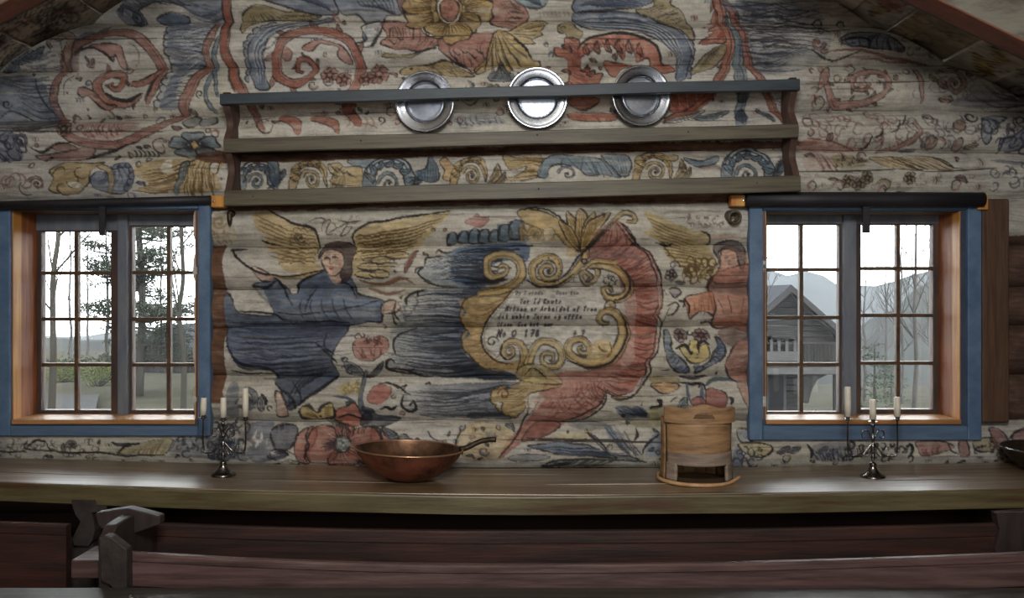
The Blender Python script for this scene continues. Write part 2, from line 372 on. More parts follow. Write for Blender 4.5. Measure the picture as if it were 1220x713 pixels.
    fl([(545, 95), (600, 75), (610, 110), (590, 150), (560, 175), (525, 165), (560, 150), (545, 120)], LG, .8, 1.4)
    # red scroll
    bd([(530, 440), (490, 380), (530, 300), (535, 230), (500, 160), (430, 125), (340, 120), (270, 155), (245, 210), (250, 270), (300, 305), (350, 290), (375, 250), (355, 220), (320, 225), (315, 255), (335, 265)], [9, 10, 11, 11, 11, 10, 10, 10, 11, 11, 10, 8, 6, 5, 4, 3], RD, out=1.3, hi=OR, line=WINE, lobes=13, lside=1)
    fl([(270, 180), (300, 195), (290, 220), (265, 215)], RD, .85, .9); fl([(340, 175), (400, 150), (470, 175), (510, 225), (480, 225), (455, 205), (460, 180), (400, 165), (370, 190), (345, 190)], RD, .8, 1.)
    for (x, y, r) in ((430, 270, 34), (600, 270, 40), (560, 290, 26), (480, 290, 30)): rosette(x, y, r, RD, 5, .4, PK, .3, .8, 3)
    st(sp(425, 295, 22, 6, 0, 1.2), .9)
    bd([(500, 350), (500, 385), (470, 400)], [12, 10, 7], RD)
    bd([(260, 420), (310, 440), (320, 475)], [8, 12, 7], OR); bd([(370, 420), (440, 440), (460, 475)], [8, 10, 5], OR)
    st(sp(205, 450, 34, 20, 0, .9), .9); squig(110, 400, 120, 60, 7, .8, WINE, .5)
    st([(470, 430), (540, 440), (600, 460)], 1.2, RD); st(sp(612, 430, 16, 5, 90, -1.1), 1.4); st(sp(670, 440, 16, 6, 200, 1.), 1.4, RD)
    for k in range(5): st([(480+k*22, 415), (500+k*22, 440), (490+k*22, 460)], 1., RD, .6)
    V(500, 0, 2.971)
    fl([(110, 430), (180, 400), (260, 410), (300, 445), (200, 448)], C(120, 126, 134), .6, 0); hatch([(120, 440), (200, 405), (290, 410)], [(140, 448), (220, 445), (310, 446)], 12, 1.2, DB, .7, 1, .2)
    st([(130, 345), (170, 360), (220, 345)], 1.4); fl([(150, 350), (215, 345), (190, 372), (150, 368)], C(130, 140, 120), .7, .9)
    # -- left (view of 60..300, 0..150)
    V(60, 0, 4.754)
    fl([(330, 200), (250, 190), (180, 230), (150, 300), (200, 260), (300, 190), (360, 150)], BL, .7)
    bd([(70, 700), (50, 560), (75, 430), (120, 340), (200, 270), (320, 215), (440, 205), (540, 240), (620, 330), (640, 420), (610, 510), (570, 590)], [10, 9, 9, 10, 10, 9, 10, 10, 11, 12, 9, 6], RD, out=1.4, line=WINE)
    for p_ in ([(640, 420), (600, 500), (560, 600)], [(500, 480), (560, 450), (630, 400)]): st(p_, 1.4, K, .7)
    bd([(640, 400), (600, 450), (540, 490), (490, 490)], [6, 8, 8, 5], RD, out=1.3)
    bd([(540, 560), (480, 590), (380, 600), (320, 560), (290, 500), (310, 450), (370, 425), (430, 440), (440, 490), (405, 520), (370, 500), (385, 480)], [4, 6, 8, 10, 11, 11, 10, 9, 8, 6, 4, 3], RD, out=1.3, hi=OR, lobes=5, lside=-1, llen=.8)
    fl([(230, 510), (280, 540), (340, 600), (400, 610), (350, 630), (300, 610), (240, 560), (215, 570), (190, 550), (195, 515)], RD, .85, 1.2)
    st([(340, 540), (400, 575), (480, 575), (550, 545)], 3.6, K, .85)
    st([(170, 335), (220, 300), (290, 295), (350, 330), (370, 355), (385, 345)], 2.6, K, .85)
    fl([(320, 270), (400, 275), (440, 300), (445, 380), (410, 385), (400, 330), (370, 340), (340, 320), (260, 285)], PK, .85, 1.1)
    bd([(95, 400), (130, 330), (160, 240), (130, 215), (90, 240), (50, 230), (25, 265), (40, 295)], [9, 9, 8, 8, 7, 6, 4, 3], C(168, 132, 104), out=1.2)
    scal([(90, 400), (100, 320), (90, 250)], 7, 10, .8, K, .6, -1)
    fl([(80, 400), (150, 340), (210, 300), (160, 400)], C(90, 60, 55), .7)
    st(sp(480, 330, 60, 50, -90, .45), 1., K, .5)
    for k in range(9): dot(90+prng.uniform(0, 90), 420+prng.uniform(0, 60), .7)
    dot(228, 632, 1.4); dot(125, 540, 1.0); st([(110, 560), (110, 490), (150, 440)], 1., K, .7)
    # blue plume
    fl([(1000, -20), (620, -20), (480, 20), (430, 60), (400, 90), (440, 140), (530, 150), (545, 110), (500, 80), (480, 110), (500, 90), (560, 60), (650, 35), (760, 50), (840, 90), (990, 110)], BL, .72, 1.)
    vol(500, 115, 38, -90, 1.2, BL, 4, [(420, 100), (440, 60)])
    hatch([(420, 40), (560, 10), (760, 0)], [(480, 110), (620, 40), (980, 70)], 26, 1.1, DB, .55, 1.5, .1)
    fl([(630, 110), (680, 95), (780, 110), (800, 150), (900, 150), (930, 190), (880, 300), (890, 380), (800, 400), (740, 520), (730, 620), (640, 620), (690, 500), (720, 380), (680, 300), (690, 230), (660, 200), (700, 160)], BL, .72, 0)
    scal([(700, 160), (690, 230), (690, 310), (720, 380), (700, 430), (680, 500), (650, 570), (630, 620)], 11, 24, 1.2, K, .75, -1, C(140, 146, 152))
    hatch([(690, 180), (690, 300), (700, 450), (640, 620)], [(930, 170), (890, 320), (860, 420), (740, 600)], 40, 1.2, DB, .6, 1.5, -.06)
    hatch([(900, 150), (880, 300), (850, 420)], [(760, 200), (740, 320), (760, 460)], 22, 1.3, LG, .5, 2, .04, 3)
    fl([(780, 60), (990, 70), (990, 140), (800, 140)], C(120, 126, 136), .5); hatch([(800, 60), (800, 140)], [(985, 60), (985, 140)], 12, 1., DB, .5, 2, .1)
    fl([(610, 120), (640, 100), (720, 90), (790, 110), (760, 150), (680, 155), (640, 140)], BL, .85, 1.1)
    # red stems
    bd([(955, 145), (930, 230), (900, 300), (910, 380), (860, 440), (800, 540), (770, 610), (770, 650)], [6, 9, 8, 9, 12, 12, 12, 9], RD, out=1.4, line=WINE)
    bd([(1020, -10), (1015, 130), (1000, 250), (1030, 380), (1090, 520)], [10, 10, 9, 11, 11], RD, out=1.4, hi=OR)
    bd([(975, 230), (950, 320), (940, 420), (900, 540), (910, 600), (950, 640)], [4, 6, 6, 5, 5, 3], TB, out=1.)
    bd([(935, 400), (960, 470), (970, 560)], [4, 4, 3], TB, out=.9); st(sp(862, 545, 22, 8, 90, 1.1), 1.)
    for k in range(8): st([(1010, 60+k*50), (1050, 64+k*50)], .7, K, .35)
    # -- top-left corner (view of 0..310, 0..240)
    V(0, 0, 2.971)
    for (x, y) in ((60, 215), (110, 190), (150, 180)): leaf(x-50, y+40, x+30, y, 26, BL, .1)
    hatch([(30, 250), (60, 220), (90, 200)], [(180, 250), (200, 220), (190, 190)], 12, 1., DB, .55, 1.5, .1)
    fl([(0, 290), (80, 270), (170, 300), (200, 380), (220, 430), (120, 430), (60, 400), (0, 360)], BL, .75, 0)
    hatch([(0, 270), (60, 320), (100, 400)], [(180, 270), (200, 350), (215, 430)], 24, 1.2, DB, .6, 1.5, .1)
    st(sp(48, 376, 18, 5, 0, 1.2), 1.3); st([(0, 420), (60, 400), (120, 430)], 1.3)
    st([(140, 285), (170, 360), (210, 420)], 1.6, K, .7); fl([(0, 390), (50, 390), (100, 430), (0, 440)], BL, .6)
    # second band (view of 0..280, 140..245)
    V(0, 140, 4.357)
    fl([(0, 30), (300, 20), (310, 80), (180, 90), (0, 80)], C(84, 84, 92), .75); hatch([(0, 30), (0, 80)], [(300, 20), (320, 80)], 9, 1.6, K, .5, 2, .03)
    bd([(340, 20), (370, 90), (440, 130), (560, 150), (680, 140), (800, 80), (950, 0)], [10, 10, 9, 9, 8, 9, 7], RD, out=1.3, line=WINE)
    fl([(380, 40), (500, 30), (740, 40), (700, 90), (600, 130), (480, 120), (400, 90)], PK, .55); hatch([(420, 40), (560, 40), (700, 40)], [(460, 110), (580, 110), (660, 100)], 14, 1.5, WINE, .6, 1, .15)
    hatch([(440, 50), (640, 45)], [(480, 90), (680, 85)], 12, 1.1, K, .55, 1, .2)
    rosette(360, 70, 40, C(150, 110, 80), 5, .2, OL, .3)
    fl([(0, 90), (60, 80), (130, 110), (140, 170), (120, 220), (40, 230), (0, 210)], C(76, 80, 104), .8, 0); squig(0, 80, 150, 150, 16, 1.2, DB, .8)
    vol(150, 135, 40, 180, 1.2, C(88, 92, 116), 4, []); st([(190, 160), (230, 185), (280, 170), (330, 145), (400, 140)], 2.2, K, .85)
    fl([(310, 150), (400, 150), (420, 175), (320, 178)], PK, .75, .9); fl([(200, 200), (330, 190), (450, 165), (520, 170), (430, 225), (240, 225)], PK, .7, .8)
    st([(440, 222), (560, 190), (690, 155)], 2.6, K, .85, 1); st([(690, 155), (800, 110)], 1.3)
    for k in range(6): st(sp(700+k*22, 190, 16, 14, 100, -.45, 7), 1.2)
    st(sp(850, 160, 44, 22, -60, -.95), 1.6, PK, .9); st(sp(850, 160, 44, 22, -60, -.95), .8)
    rosette(1030, 155, 135, TB, 5, -1.57, OC, .15, 1.3, 7, .88, .5)
    fl([(960, 30), (1010, 0), (1060, 20), (1040, 60), (990, 60)], C(96, 100, 104), .7, 1.2); fl([(1060, 20), (1120, 0), (1140, 40), (1070, 60)], C(96, 100, 104), .7, 1.2)
    # yellow band
    fl([(0, 330), (60, 270), (110, 300), (130, 400), (60, 420), (0, 400)], C(140, 130, 120), .5)
    for k in range(6): st(sp(60+k*22, 330+8*(k % 3), 40, 20, 60*k, .6), 1.2, WINE, .6)
    vol(230, 352, 42, 200, 1.4, PK, 3.4, []); st(sp(170, 370, 40, 30, 60, .5), 1.3)
    fl([(290, 280), (360, 240), (480, 245), (560, 240), (500, 290), (490, 350), (440, 400), (340, 400), (290, 380), (320, 320)], OC, .88, 1.)
    for (x, y) in ((350, 290), (400, 340), (450, 290), (360, 370)): st(sp(x, y, 42, 20, prng.uniform(0, 360), .6), 1.5, C(80, 56, 28), .75)
    fl([(380, 350), (430, 345), (470, 370), (420, 375)], LG, .8)
    fl([(500, 320), (540, 285), (600, 300), (620, 250), (680, 245), (720, 300), (710, 370), (650, 400), (560, 390), (510, 370)], BL, .88, 1.)
    scal([(600, 260), (690, 250), (715, 320), (690, 390)], 7, 18, 1.2, K, .7, -1, BL); hatch([(520, 320), (560, 380), (680, 390)], [(560, 290), (620, 300), (640, 260)], 12, 1., DB, .6, 1, .2)
    bd([(530, 250), (600, 290), (610, 360), (590, 400)], [5, 7, 6, 3], OC)
    fl([(720, 260), (800, 230), (880, 220), (1160, 220), (1150, 300), (1160, 380), (1000, 400), (900, 395), (730, 390), (800, 350), (730, 310)], OC, .9, 0)
    hatch([(730, 290), (800, 340), (730, 390)], [(1000, 230), (960, 300), (900, 395)], 18, 1.6, C(84, 58, 26), .7, 1.5, .05)
    hatch([(1000, 240), (1080, 230), (1150, 230)], [(980, 390), (1060, 395), (1140, 390)], 16, 1.6, C(84, 58, 26), .7, 1.5, .04)
    fl([(870, 230), (905, 225), (910, 265), (930, 290), (880, 300), (860, 280)], LG, .85)
    bd([(975, 245), (970, 290), (930, 395)], [9, 8, 7], TB, out=1.3, line=DB); st(sp(980, 255, 26, 22, 180, .5), 1.6)
    fl([(1110, 240), (1150, 230), (1150, 290), (1120, 290)], LG, .8, 1.)
    # -- border under the middle rail (views of 270..620 and 600..960)
    V(250, 0, 2.971)
    fl([(95, 555), (2110, 535), (2100, 545), (1600, 548), (900, 556), (100, 572)], C(160, 140, 125), .6)
    V(270, 170, 3.486)
    def bluescroll(x, y, r, flip=1, s=1.):
        fl([(x-flip*r*1.3, y+r*.9), (x-flip*r*1.35, y), (x-flip*r*.8, y-r*.9), (x, y-r*1.15), (x+flip*r*.9, y-r*.9), (x+flip*r*1.3, y-r*.2), (x+flip*r*1.5, y+r*.9), (x+flip*r*.9, y+r*.5), (x+flip*r*.7, y-r*.3), (x, y-r*.7), (x-flip*r*.7, y-r*.2), (x-flip*r*.7, y+r*.8)], TB, .88, 1.)
        for k in range(5): st(sp(x, y, r*(.75+k*.1), r*(.85+k*.1), 190, .42), 1.1, DB if k % 2 == 0 else LG, .7)
        for k in range(7):
            an = math.radians(180+k*26); leaf(x+flip*r*.85*math.cos(an), y+r*.3+r*.85*math.sin(an), x+flip*r*1.35*math.cos(an+.35), y+r*.2+r*1.2*math.sin(an+.35), r*.3, TB, .15, 1., 1)
        vol(x, y+r*.3, r*.62, 180, 1.5, TB, 4.2, [])
        for k in range(4): leaf(x+flip*(r*.9+k*r*.2), y+r*(.8-.2*k), x+flip*(r*1.5+k*r*.15), y-r*(.3+.1*k), r*.3, TB, .2, 1., 1)
    bluescroll(135, 150, 60); fl([(180, 90), (220, 90), (235, 170), (215, 190), (190, 140)], TB, .8, 1.1)
    hatch([(180, 95), (225, 95)], [(205, 185), (230, 180)], 5, 1.2, DB)
    def yelscroll(x, y, r):
        fl([(x-r*1.5, y+r*.8), (x-r*1.2, y-r*.6), (x-r*.4, y-r*1.1), (x+r*.6, y-r*1.1), (x+r*1.1, y-r*.3), (x+r, y+r*.6), (x+r*.75, y-r*.2), (x+r*.2, y-r*.75), (x-r*.5, y-r*.6), (x-r*.9, y+r*.3), (x-r*1.1, y+r*.9)], OC, .9, 1.)
        for k in range(5):
            an = math.radians(190+k*30); leaf(x+r*.8*math.cos(an), y+r*.8*math.sin(an), x+r*1.4*math.cos(an-.3), y+r*1.1*math.sin(an-.3), r*.3, OC, -.15, .9, 1)
        vol(x, y+r*.15, r*.66, 200, 1.7, OC, 4.2, [])
        leaf(x+r*1.1, y+r*.8, x+r*1.7, y-r*.7, r*.5, OC, .2, 1., 3); leaf(x+r*1.5, y+r*.9, x+r*2.2, y-r*.2, r*.4, OL, .2, 1., 2)
        st(sp(x, y, r*.9, r*.95, 200, .5), 1.1, C(84, 58, 26), .8)
    yelscroll(360, 150, 62)
    fl([(430, 100), (470, 90), (500, 110), (570, 110), (560, 180), (470, 180), (440, 160), (480, 150), (440, 130)], OC, .85, .8)
    for k in range(6): st([(440+k*16, 100+k*6), (470+k*14, 130+k*3), (490+k*12, 110+k*8)], 1.2, OL if k % 2 else K, .8)
    fl([(510, 80), (640, 80), (600, 110), (540, 105)], TB, .7, .9)
    bluescroll(680, 150, 78); fl([(780, 130), (830, 110), (850, 60), (880, 120), (880, 165), (820, 165)], TB, .85, 1.)
    hatch([(790, 120), (850, 80), (875, 110)], [(800, 165), (850, 165), (880, 165)], 9, 1.2, DB)
    fl([(885, 90), (905, 65), (930, 90), (960, 120), (930, 165), (900, 160), (905, 125)], C(190, 146, 92), .9, .8)
    yelscroll(1020, 135, 60)
    V(600, 165, 3.389)
    fl([(0, 70), (60, 80), (150, 75), (130, 165), (0, 175), (60, 150), (90, 120), (20, 130)], OC, .88, .8)
    hatch([(0, 80), (50, 100), (20, 170)], [(150, 80), (140, 110), (120, 165)], 9, 1.2, C(84, 58, 26), .8, 1)
    fl([(135, 160), (150, 110), (190, 75), (300, 75), (390, 95), (470, 160), (400, 155), (330, 160), (300, 130), (240, 110), (190, 120), (170, 165)], TB, .88, 1.)
    vol(255, 150, 38, 190, 1.2, TB, 3., []); hatch([(200, 85), (330, 80), (390, 95)], [(220, 110), (350, 150), (470, 160)], 10, 1.1, DB, .7, 1)
    fl([(390, 75), (500, 75), (490, 160), (440, 130)], TB, .8, 1.); hatch([(400, 80), (490, 80)], [(440, 135), (490, 150)], 7, 1.2, DB)
    yelscroll(600, 130, 62); fl([(600, 70), (690, 70), (680, 95), (620, 85)], OC, .8, .8); vol(715, 125, 20, 0, 1.2, OC, 2.2, [])
    fl([(720, 85), (780, 95), (860, 75), (850, 105), (780, 120), (740, 110)], TB, .85, 1.2)
    bluescroll(970, 130, 78); hatch([(1100, 80), (1120, 75)], [(1120, 145), (1135, 150)], 5, 1.4, DB)
    st([(780, 125), (850, 120), (880, 160)], 2.4, C(110, 92, 80), .6)
    V(600, 165, 3.389)
    for k in range(9): st(sp(800+k*32, 0, 30, 12, 30*k, .5), 1.2, OL if k % 2 else K, .8)
    # raw brown timber strips behind the rack
    V()
    fl([(262, 181), (500, 178), (700, 172), (945, 170), (945, 176), (700, 183), (500, 189), (262, 195)], C(92, 54, 34), .95, 0, True, .3)
    fl([(262, 238), (600, 231), (890, 229), (890, 240), (600, 245), (262, 252)], C(120, 72, 48), .9, 0, True, .4)
    fl([(262, 243), (420, 240), (420, 250), (262, 252)], C(92, 56, 34), .8)
    # -- right top (view of 960..1220, 0..240 and 940..1220, 120..240)
    V(960, 0, 2.969)
    fl([(-40, 30), (100, 0), (230, 0), (200, 60), (260, 110), (140, 80), (60, 60)], C(150, 122, 112), .5); squig(100, -10, 160, 60, 14, 1.2, WINE, .6)
    fl([(120, -10), (230, -10), (180, 50), (130, 30)], C(84, 70, 80), .7, 1.2); st([(100, 30), (170, 60), (270, 100)], 2., WINE, .8)
    fl([(245, -10), (300, 0), (290, 60), (265, 50)], OL, .7, 1.)
    for (x, y, r) in ((40, 90, 22), (120, 92, 18), (42, 120, 14)): st(sp(x, y, r, r*.4, 90, 1.1), 1.1)
    fl([(100, 155), (170, 125), (250, 130), (290, 150), (330, 190), (260, 185), (180, 180)], BL, .85, 1.1); hatch([(120, 150), (250, 130), (300, 160)], [(150, 165), (230, 180), (320, 190)], 12, 1.4, DB, .8, 1, .2)
    st([(110, 155), (180, 145), (210, 160)], 2.4); vol(25, 165, 26, 0, 1.2, PK, 4, [(60, 190), (40, 190)]); dot(25, 165, 2.6, RD)
    st([(60, 190), (140, 185), (230, 200), (330, 215), (440, 235)], 2., WINE, .7); hatch([(80, 205), (150, 215)], [(300, 210), (400, 230)], 6, 1.1, WINE, .6, 1)
    squig(320, 140, 60, 60, 6, 1., DB, .6)
    st([(0, 185), (50, 210), (100, 215), (180, 190)], 1.4)
    # pale red scroll
    PR = C(172, 122, 106)
    bd([(50, 240), (60, 310), (90, 370), (150, 375), (230, 355), (270, 320), (255, 270), (200, 262), (150, 280), (150, 320), (190, 330), (210, 305)], [6, 7, 8, 8, 7, 7, 6, 6, 5, 4, 3, 2], PR, out=.9, line=RD, lobes=10, lside=2, llen=1.)
    fl([(30, 325), (40, 270), (75, 240), (60, 300)], PR, .85, .9); hatch([(150, 270), (200, 262)], [(180, 320), (220, 320)], 8, 1., RD, .7, 1, .2)
    bd([(370, 250), (385, 300), (395, 370)], [3, 6, 3], PR, out=.9); vol(500, 310, 34, 0, 1.1, PR, 6, [(520, 265)]); squig(340, 260, 240, 110, 14, .9, C(90, 90, 96), .55)
    fl([(500, 370), (600, 330), (700, 350), (760, 375), (600, 385)], C(104, 112, 128), .6); hatch([(560, 380), (600, 300), (640, 290)], [(740, 380), (740, 360), (730, 340)], 12, 1.2, DB, .6, 1, .12)
    for k in range(14): squig(-20+k*26, 270, 20, 100, 1, .8, C(110, 80, 76), .5)
    V(940, 120, 4.357)
    st([(200, 0), (230, 35)], 3, WINE, .8)
    squig(70, 90, 500, 150, 44, 1.3, WINE, .5); squig(560, 90, 400, 150, 40, 1.3, C(80, 70, 74), .55)
    for (x, y) in ((440, 170), (530, 140), (560, 110), (380, 220)): st([(x+20, y-30), (x+5, y+20), (x-30, y+35)], 2., K, .75)
    fl([(70, 205), (200, 225), (400, 265), (70, 265)], PR, .75); st([(70, 205), (200, 222), (340, 262)], 1.2, WINE)
    bd([(620, 120), (650, 180), (560, 240), (440, 265)], [4, 6, 5, 2], PR, out=.8, line=WINE)
    for (x, y) in ((710, 230), (850, 140), (850, 235)): fl(sp(x, y, 30, 30, 0, 1, 8)[:-1], C(120, 80, 62), .7, .8)
    fl([(960, 200), (960, 120), (1010, 90), (1100, 90), (1060, 120), (1010, 150), (1000, 230)], C(96, 108, 134), .7, 1.2)
    fl([(1060, 210), (1120, 200), (1200, 150), (1230, 200), (1180, 260), (1080, 255)], C(82, 90, 122), .75, 1.2); squig(980, 90, 240, 160, 26, 1.6, DB, .6)
    st(sp(915, 95, 32, 12, 0, 1.1), 1.8); fl([(570, 255), (640, 250), (640, 270), (570, 270)], DB, .6)
    fl([(70, 285), (200, 290), (240, 350), (70, 370)], C(150, 116, 104), .5); hatch([(90, 290), (200, 290)], [(130, 360), (230, 360)], 7, 1.6, WINE, .7, 1)
    fl([(210, 290), (330, 295), (370, 350), (240, 355)], OL, .7); squig(210, 290, 170, 60, 12, 1.3, K, .6)
    fl([(400, 295), (560, 300), (640, 350), (660, 370), (560, 365), (470, 345)], OC, .75, .6); fl([(560, 295), (740, 300), (830, 355), (700, 365), (620, 340)], C(160, 134, 92), .7, .8)
    st([(500, 290), (620, 360), (660, 372)], 1.3); st([(730, 300), (830, 350), (880, 360)], 1.3)
    hatch([(420, 300), (700, 300)], [(560, 360), (820, 355)], 12, 1.1, C(84, 58, 26), .6, 1)
    for (x, y) in ((280, 425), (380, 410), (340, 440), (600, 410)): rosette(x, y, 34, OL, 5, .3, OC, .3, .9, 3, .8)
    squig(80, 395, 900, 60, 40, 1., C(110, 92, 84), .5); fl([(1020, 310), (1200, 320), (1220, 340), (1080, 330)], C(60, 66, 84), .7); squig(1030, 340, 180, 120, 18, 1.4, DB, .5)
    # ================= angel panel (view of 250..500, 230..400)
    V(250, 230, 4.196)
    st(sp(65, 150, 38, 10, 0, 1.3), 2.4, OL, .8); fl([(20, 170), (60, 100), (110, 130), (160, 230), (100, 250), (20, 240)], C(170, 146, 104), .45); squig(20, 190, 140, 60, 9, 1.3, OL, .8)
    W1 = [(305, 92), (420, 150), (530, 178), (556, 205), (548, 290), (545, 330), (565, 380), (500, 402), (420, 395), (375, 370), (345, 310), (300, 285), (270, 235), (320, 230), (255, 190), (230, 110)]
    fl(W1, C(184, 156, 98), .82)
    for k in range(9): st([(238+k*9, 115+k*26), (330+k*10, 160+k*22), (440+k*9, 200+k*20)], 1., C(96, 72, 36), .7)
    for k in range(8): scal([(430-k*10, 190+k*24), (540, 200+k*22)], 3, 12, 1., C(90, 66, 34), .7)
    st([(300, 88), (380, 130), (430, 158), (520, 176), (552, 205), (545, 300)], 2.2, K, .9); vol(460, 225, 34, 40, 1.2, OC, 3.4, [])
    for k in range(6): st([(270, 238), (300, 250), (350, 262)], 1.5, K, .5)
    W2 = [(722, 240), (730, 205), (780, 172), (870, 148), (1000, 128), (1201, 98), (1150, 160), (1121, 200), (1081, 235), (1031, 280), (975, 300), (980, 325), (900, 345), (920, 380), (850, 420), (740, 425), (715, 380), (728, 300)]
    fl(W2, C(186, 158, 98), .82)
    st([(725, 260), (724, 215), (780, 170), (870, 146), (1000, 126), (1201, 98)], 2.2, K, .9)
    for k in range(12): st([(740+k*4, 225+k*13), (860, 205+k*15), (1000-k*6, 180+k*17), (1170-k*26, 130+k*22)], 1.3, C(78, 56, 28), .75)
    for k in range(4): scal([(740, 235+k*34), (930, 225+k*42)], 5, 13, 1.1, C(90, 66, 34), .8)
    for (x, y) in ((800, 370), (860, 340), (780, 410), (850, 405), (940, 315)): fl([(x-50, y), (x, y-20), (x+50, y-8), (x+40, y+14), (x-20, y+16)], C(190, 170, 118), .6, 1.1)
    for (p) in ([(570, 190), (590, 150), (620, 145), (590, 200), (640, 205)], [(600, 200), (650, 175), (700, 150), (660, 210), (690, 205), (720, 175), (690, 170)], [(510, 150), (560, 130), (600, 140)], [(660, 140), (720, 150), (770, 145)], [(640, 190), (700, 205)]): st(p, 1.1, K, .65)
    squig(520, 120, 240, 50, 12, .8, C(110, 96, 80), .6)
    # robe
    ROBE = [(440, 460), (480, 430), (560, 395), (600, 400), (640, 450), (700, 420), (730, 460), (750, 505), (850, 525), (880, 545), (865, 640), (790, 645), (700, 660), (690, 700), (650, 751), (625, 831), (650, 911), (540, 981), (430, 1071), (400, 1061), (370, 981), (330, 941), (310, 880), (180, 876), (120, 800), (92, 700), (85, 640), (88, 500), (130, 535), (160, 590), (270, 610), (335, 600), (300, 540), (220, 465), (300, 440), (340, 430), (410, 500), (440, 500)]
    fl(ROBE, C(78, 92, 116), .94, 1.2, True, .35, grad=(C(60, 70, 92), 400, 500, 400, 1000))
    fl([(150, 500), (260, 480), (320, 580), (250, 600), (150, 575)], GR, .8)
    for p, w in (([(440, 500), (445, 460), (490, 425), (570, 395)], 2.4), ([(335, 590), (450, 605), (600, 590), (720, 570), (860, 530)], 1.8), ([(160, 585), (330, 600), (380, 635), (520, 640), (700, 645)], 2.2), ([(865, 545), (870, 640)], 2.2), ([(780, 640), (865, 640)], 1.6), ([(530, 480), (500, 540), (490, 590)], 1.6), ([(640, 450), (690, 450), (740, 520)], 1.6), ([(340, 430), (380, 490), (430, 560)], 1.6), ([(220, 465), (290, 470), (340, 440)], 2.2), ([(100, 760), (170, 850), (300, 872), (350, 930)], 3.2), ([(540, 740), (600, 790), (650, 840)], 2.4), ([(600, 700), (590, 760), (640, 800)], 1.8), ([(190, 730), (240, 765), (330, 755)], 1.5), ([(650, 911), (545, 985), (435, 1065)], 3.2), ([(370, 980), (420, 1010), (440, 1050)], 2.4), ([(420, 940), (460, 1000), (470, 1040)], 1.6), ([(400, 1060), (430, 1040), (440, 1070)], 3.)): st(p, w, C(26, 28, 38), .85)
    hatch([(120, 650), (130, 760), (200, 850)], [(640, 660), (620, 760), (600, 880)], 24, 1.6, C(46, 54, 76), .5, 2, .03, 1)
    hatch([(120, 640), (160, 800)], [(560, 650), (500, 860)], 12, 1.4, C(120, 134, 156), .4, 2, .03, 1)
    hatch([(450, 520), (480, 600)], [(840, 540), (820, 620)], 9, 1.4, C(120, 134, 156), .4, 2, .03, 1)
    fl([(430, 660), (560, 650), (700, 655), (640, 700), (500, 690)], C(52, 60, 80), .5)
    for k in range(12): st([(110+k*14, 640+k*26), (300+k*10, 655+k*24), (560+k*6, 648+k*22)], 1.8, C(26, 30, 42), .55)
    for k in range(7): st([(130+k*20, 630+k*34), (330+k*10, 640+k*32), (520+k*8, 632+k*30)], 2.2, C(112, 124, 142), .4)
    for k in range(6): st([(470+k*26, 905-k*6), (430+k*22, 970-k*10), (410+k*20, 1040-k*24)], 1.6, C(24, 28, 38), .6)
    for k in range(5): st([(470+k*50, 530), (460+k*56, 570), (480+k*60, 630)], 1.4, C(24, 28, 38), .5)
    fl([(170, 880), (300, 880), (330, 910), (310, 925), (110, 925), (110, 890)], C(150, 148, 134), .5); st([(110, 880), (200, 900), (320, 895)], 1.2); fl([(110, 925), (330, 925), (330, 935), (110, 935)], OL, .5)
    # foot, arm, hand
    fl([(345, 985), (385, 1010), (400, 1060), (400, 1110), (350, 1112), (352, 1060)], SK, .9, 1.4)
    fl([(225, 372), (262, 378), (330, 425), (310, 445), (270, 442), (235, 405)], SK, .85, 1.)
    st([(120, 285), (160, 330), (215, 375), (300, 412), (440, 412), (580, 385)], 2.2, K, .9); st([(300, 420), (440, 420), (560, 395)], 1.6, OC, .8); st([(120, 286), (195, 286)], 2.6, K, .8, 3)
    fl([(868, 560), (900, 532), (945, 540), (962, 580), (930, 600), (870, 602)], SK, .85, 1.2)
    for p in ([(920, 590), (930, 650), (970, 660), (985, 620), (950, 580)], [(940, 540), (930, 600), (950, 640)], [(980, 560), (985, 600), (1010, 600), (1040, 545), (1010, 510), (980, 530)], [(940, 660), (975, 640), (970, 600)]): st(p, 1.7, K, .75)
    # head
    fl([(600, 395), (655, 395), (662, 440), (632, 455), (600, 415)], SK, .95)
    fl([(572, 320), (590, 285), (640, 275), (680, 300), (685, 350), (660, 395), (625, 415), (595, 400), (576, 365)], SK, .97, .9)
    fl([(560, 330), (560, 290), (590, 258), (650, 248), (710, 258), (738, 290), (725, 340), (722, 400), (690, 445), (662, 410), (684, 350), (672, 305), (620, 288), (585, 295)], C(66, 50, 48), .96, .9)
    hatch([(590, 270), (660, 255), (720, 290)], [(570, 310), (680, 310), (700, 420)], 12, 1., C(110, 92, 84), .6, 1, .1)
    for (x, y) in ((600, 332), (640, 327)): st([(x-12, y), (x, y-5), (x+12, y)], 1.3, K, .9, 0); dot(x, y+1, .8)
    st([(590, 318), (612, 316)], 1., K, .7); st([(630, 314), (655, 314)], 1., K, .7); st([(617, 330), (610, 358), (620, 362)], 1., C(130, 86, 70), .9); st([(604, 379), (616, 383), (630, 377)], 1.6, C(150, 62, 54), .9); fl([(655, 355), (672, 350), (665, 375)], RD, .4)
    # brown ribbon
    st([(750, 440), (850, 455), (940, 435), (1000, 430)], 3., C(120, 78, 60), .8); st([(800, 480), (900, 500), (980, 480)], 3., C(110, 74, 60), .7)
    leaf(1040, 290, 985, 405, 22, C(140, 90, 74), .05, .6, 1)
    V(460, 230, 4.196)
    leaf(150, 290, 105, 400, 26, C(150, 94, 78), .06, .5, 1); st([(0, 440), (50, 430), (90, 425), (150, 460)], 2., C(140, 96, 78), .8)
    fl([(390, 150), (430, 130), (460, 105), (480, 125), (520, 120), (500, 150), (470, 175), (420, 170)], C(160, 96, 88), .9, .4)
    for k in range(5): st([(520+k*20, 125+k*3), (600+k*16, 130+k*2)], .7, PK, .5)
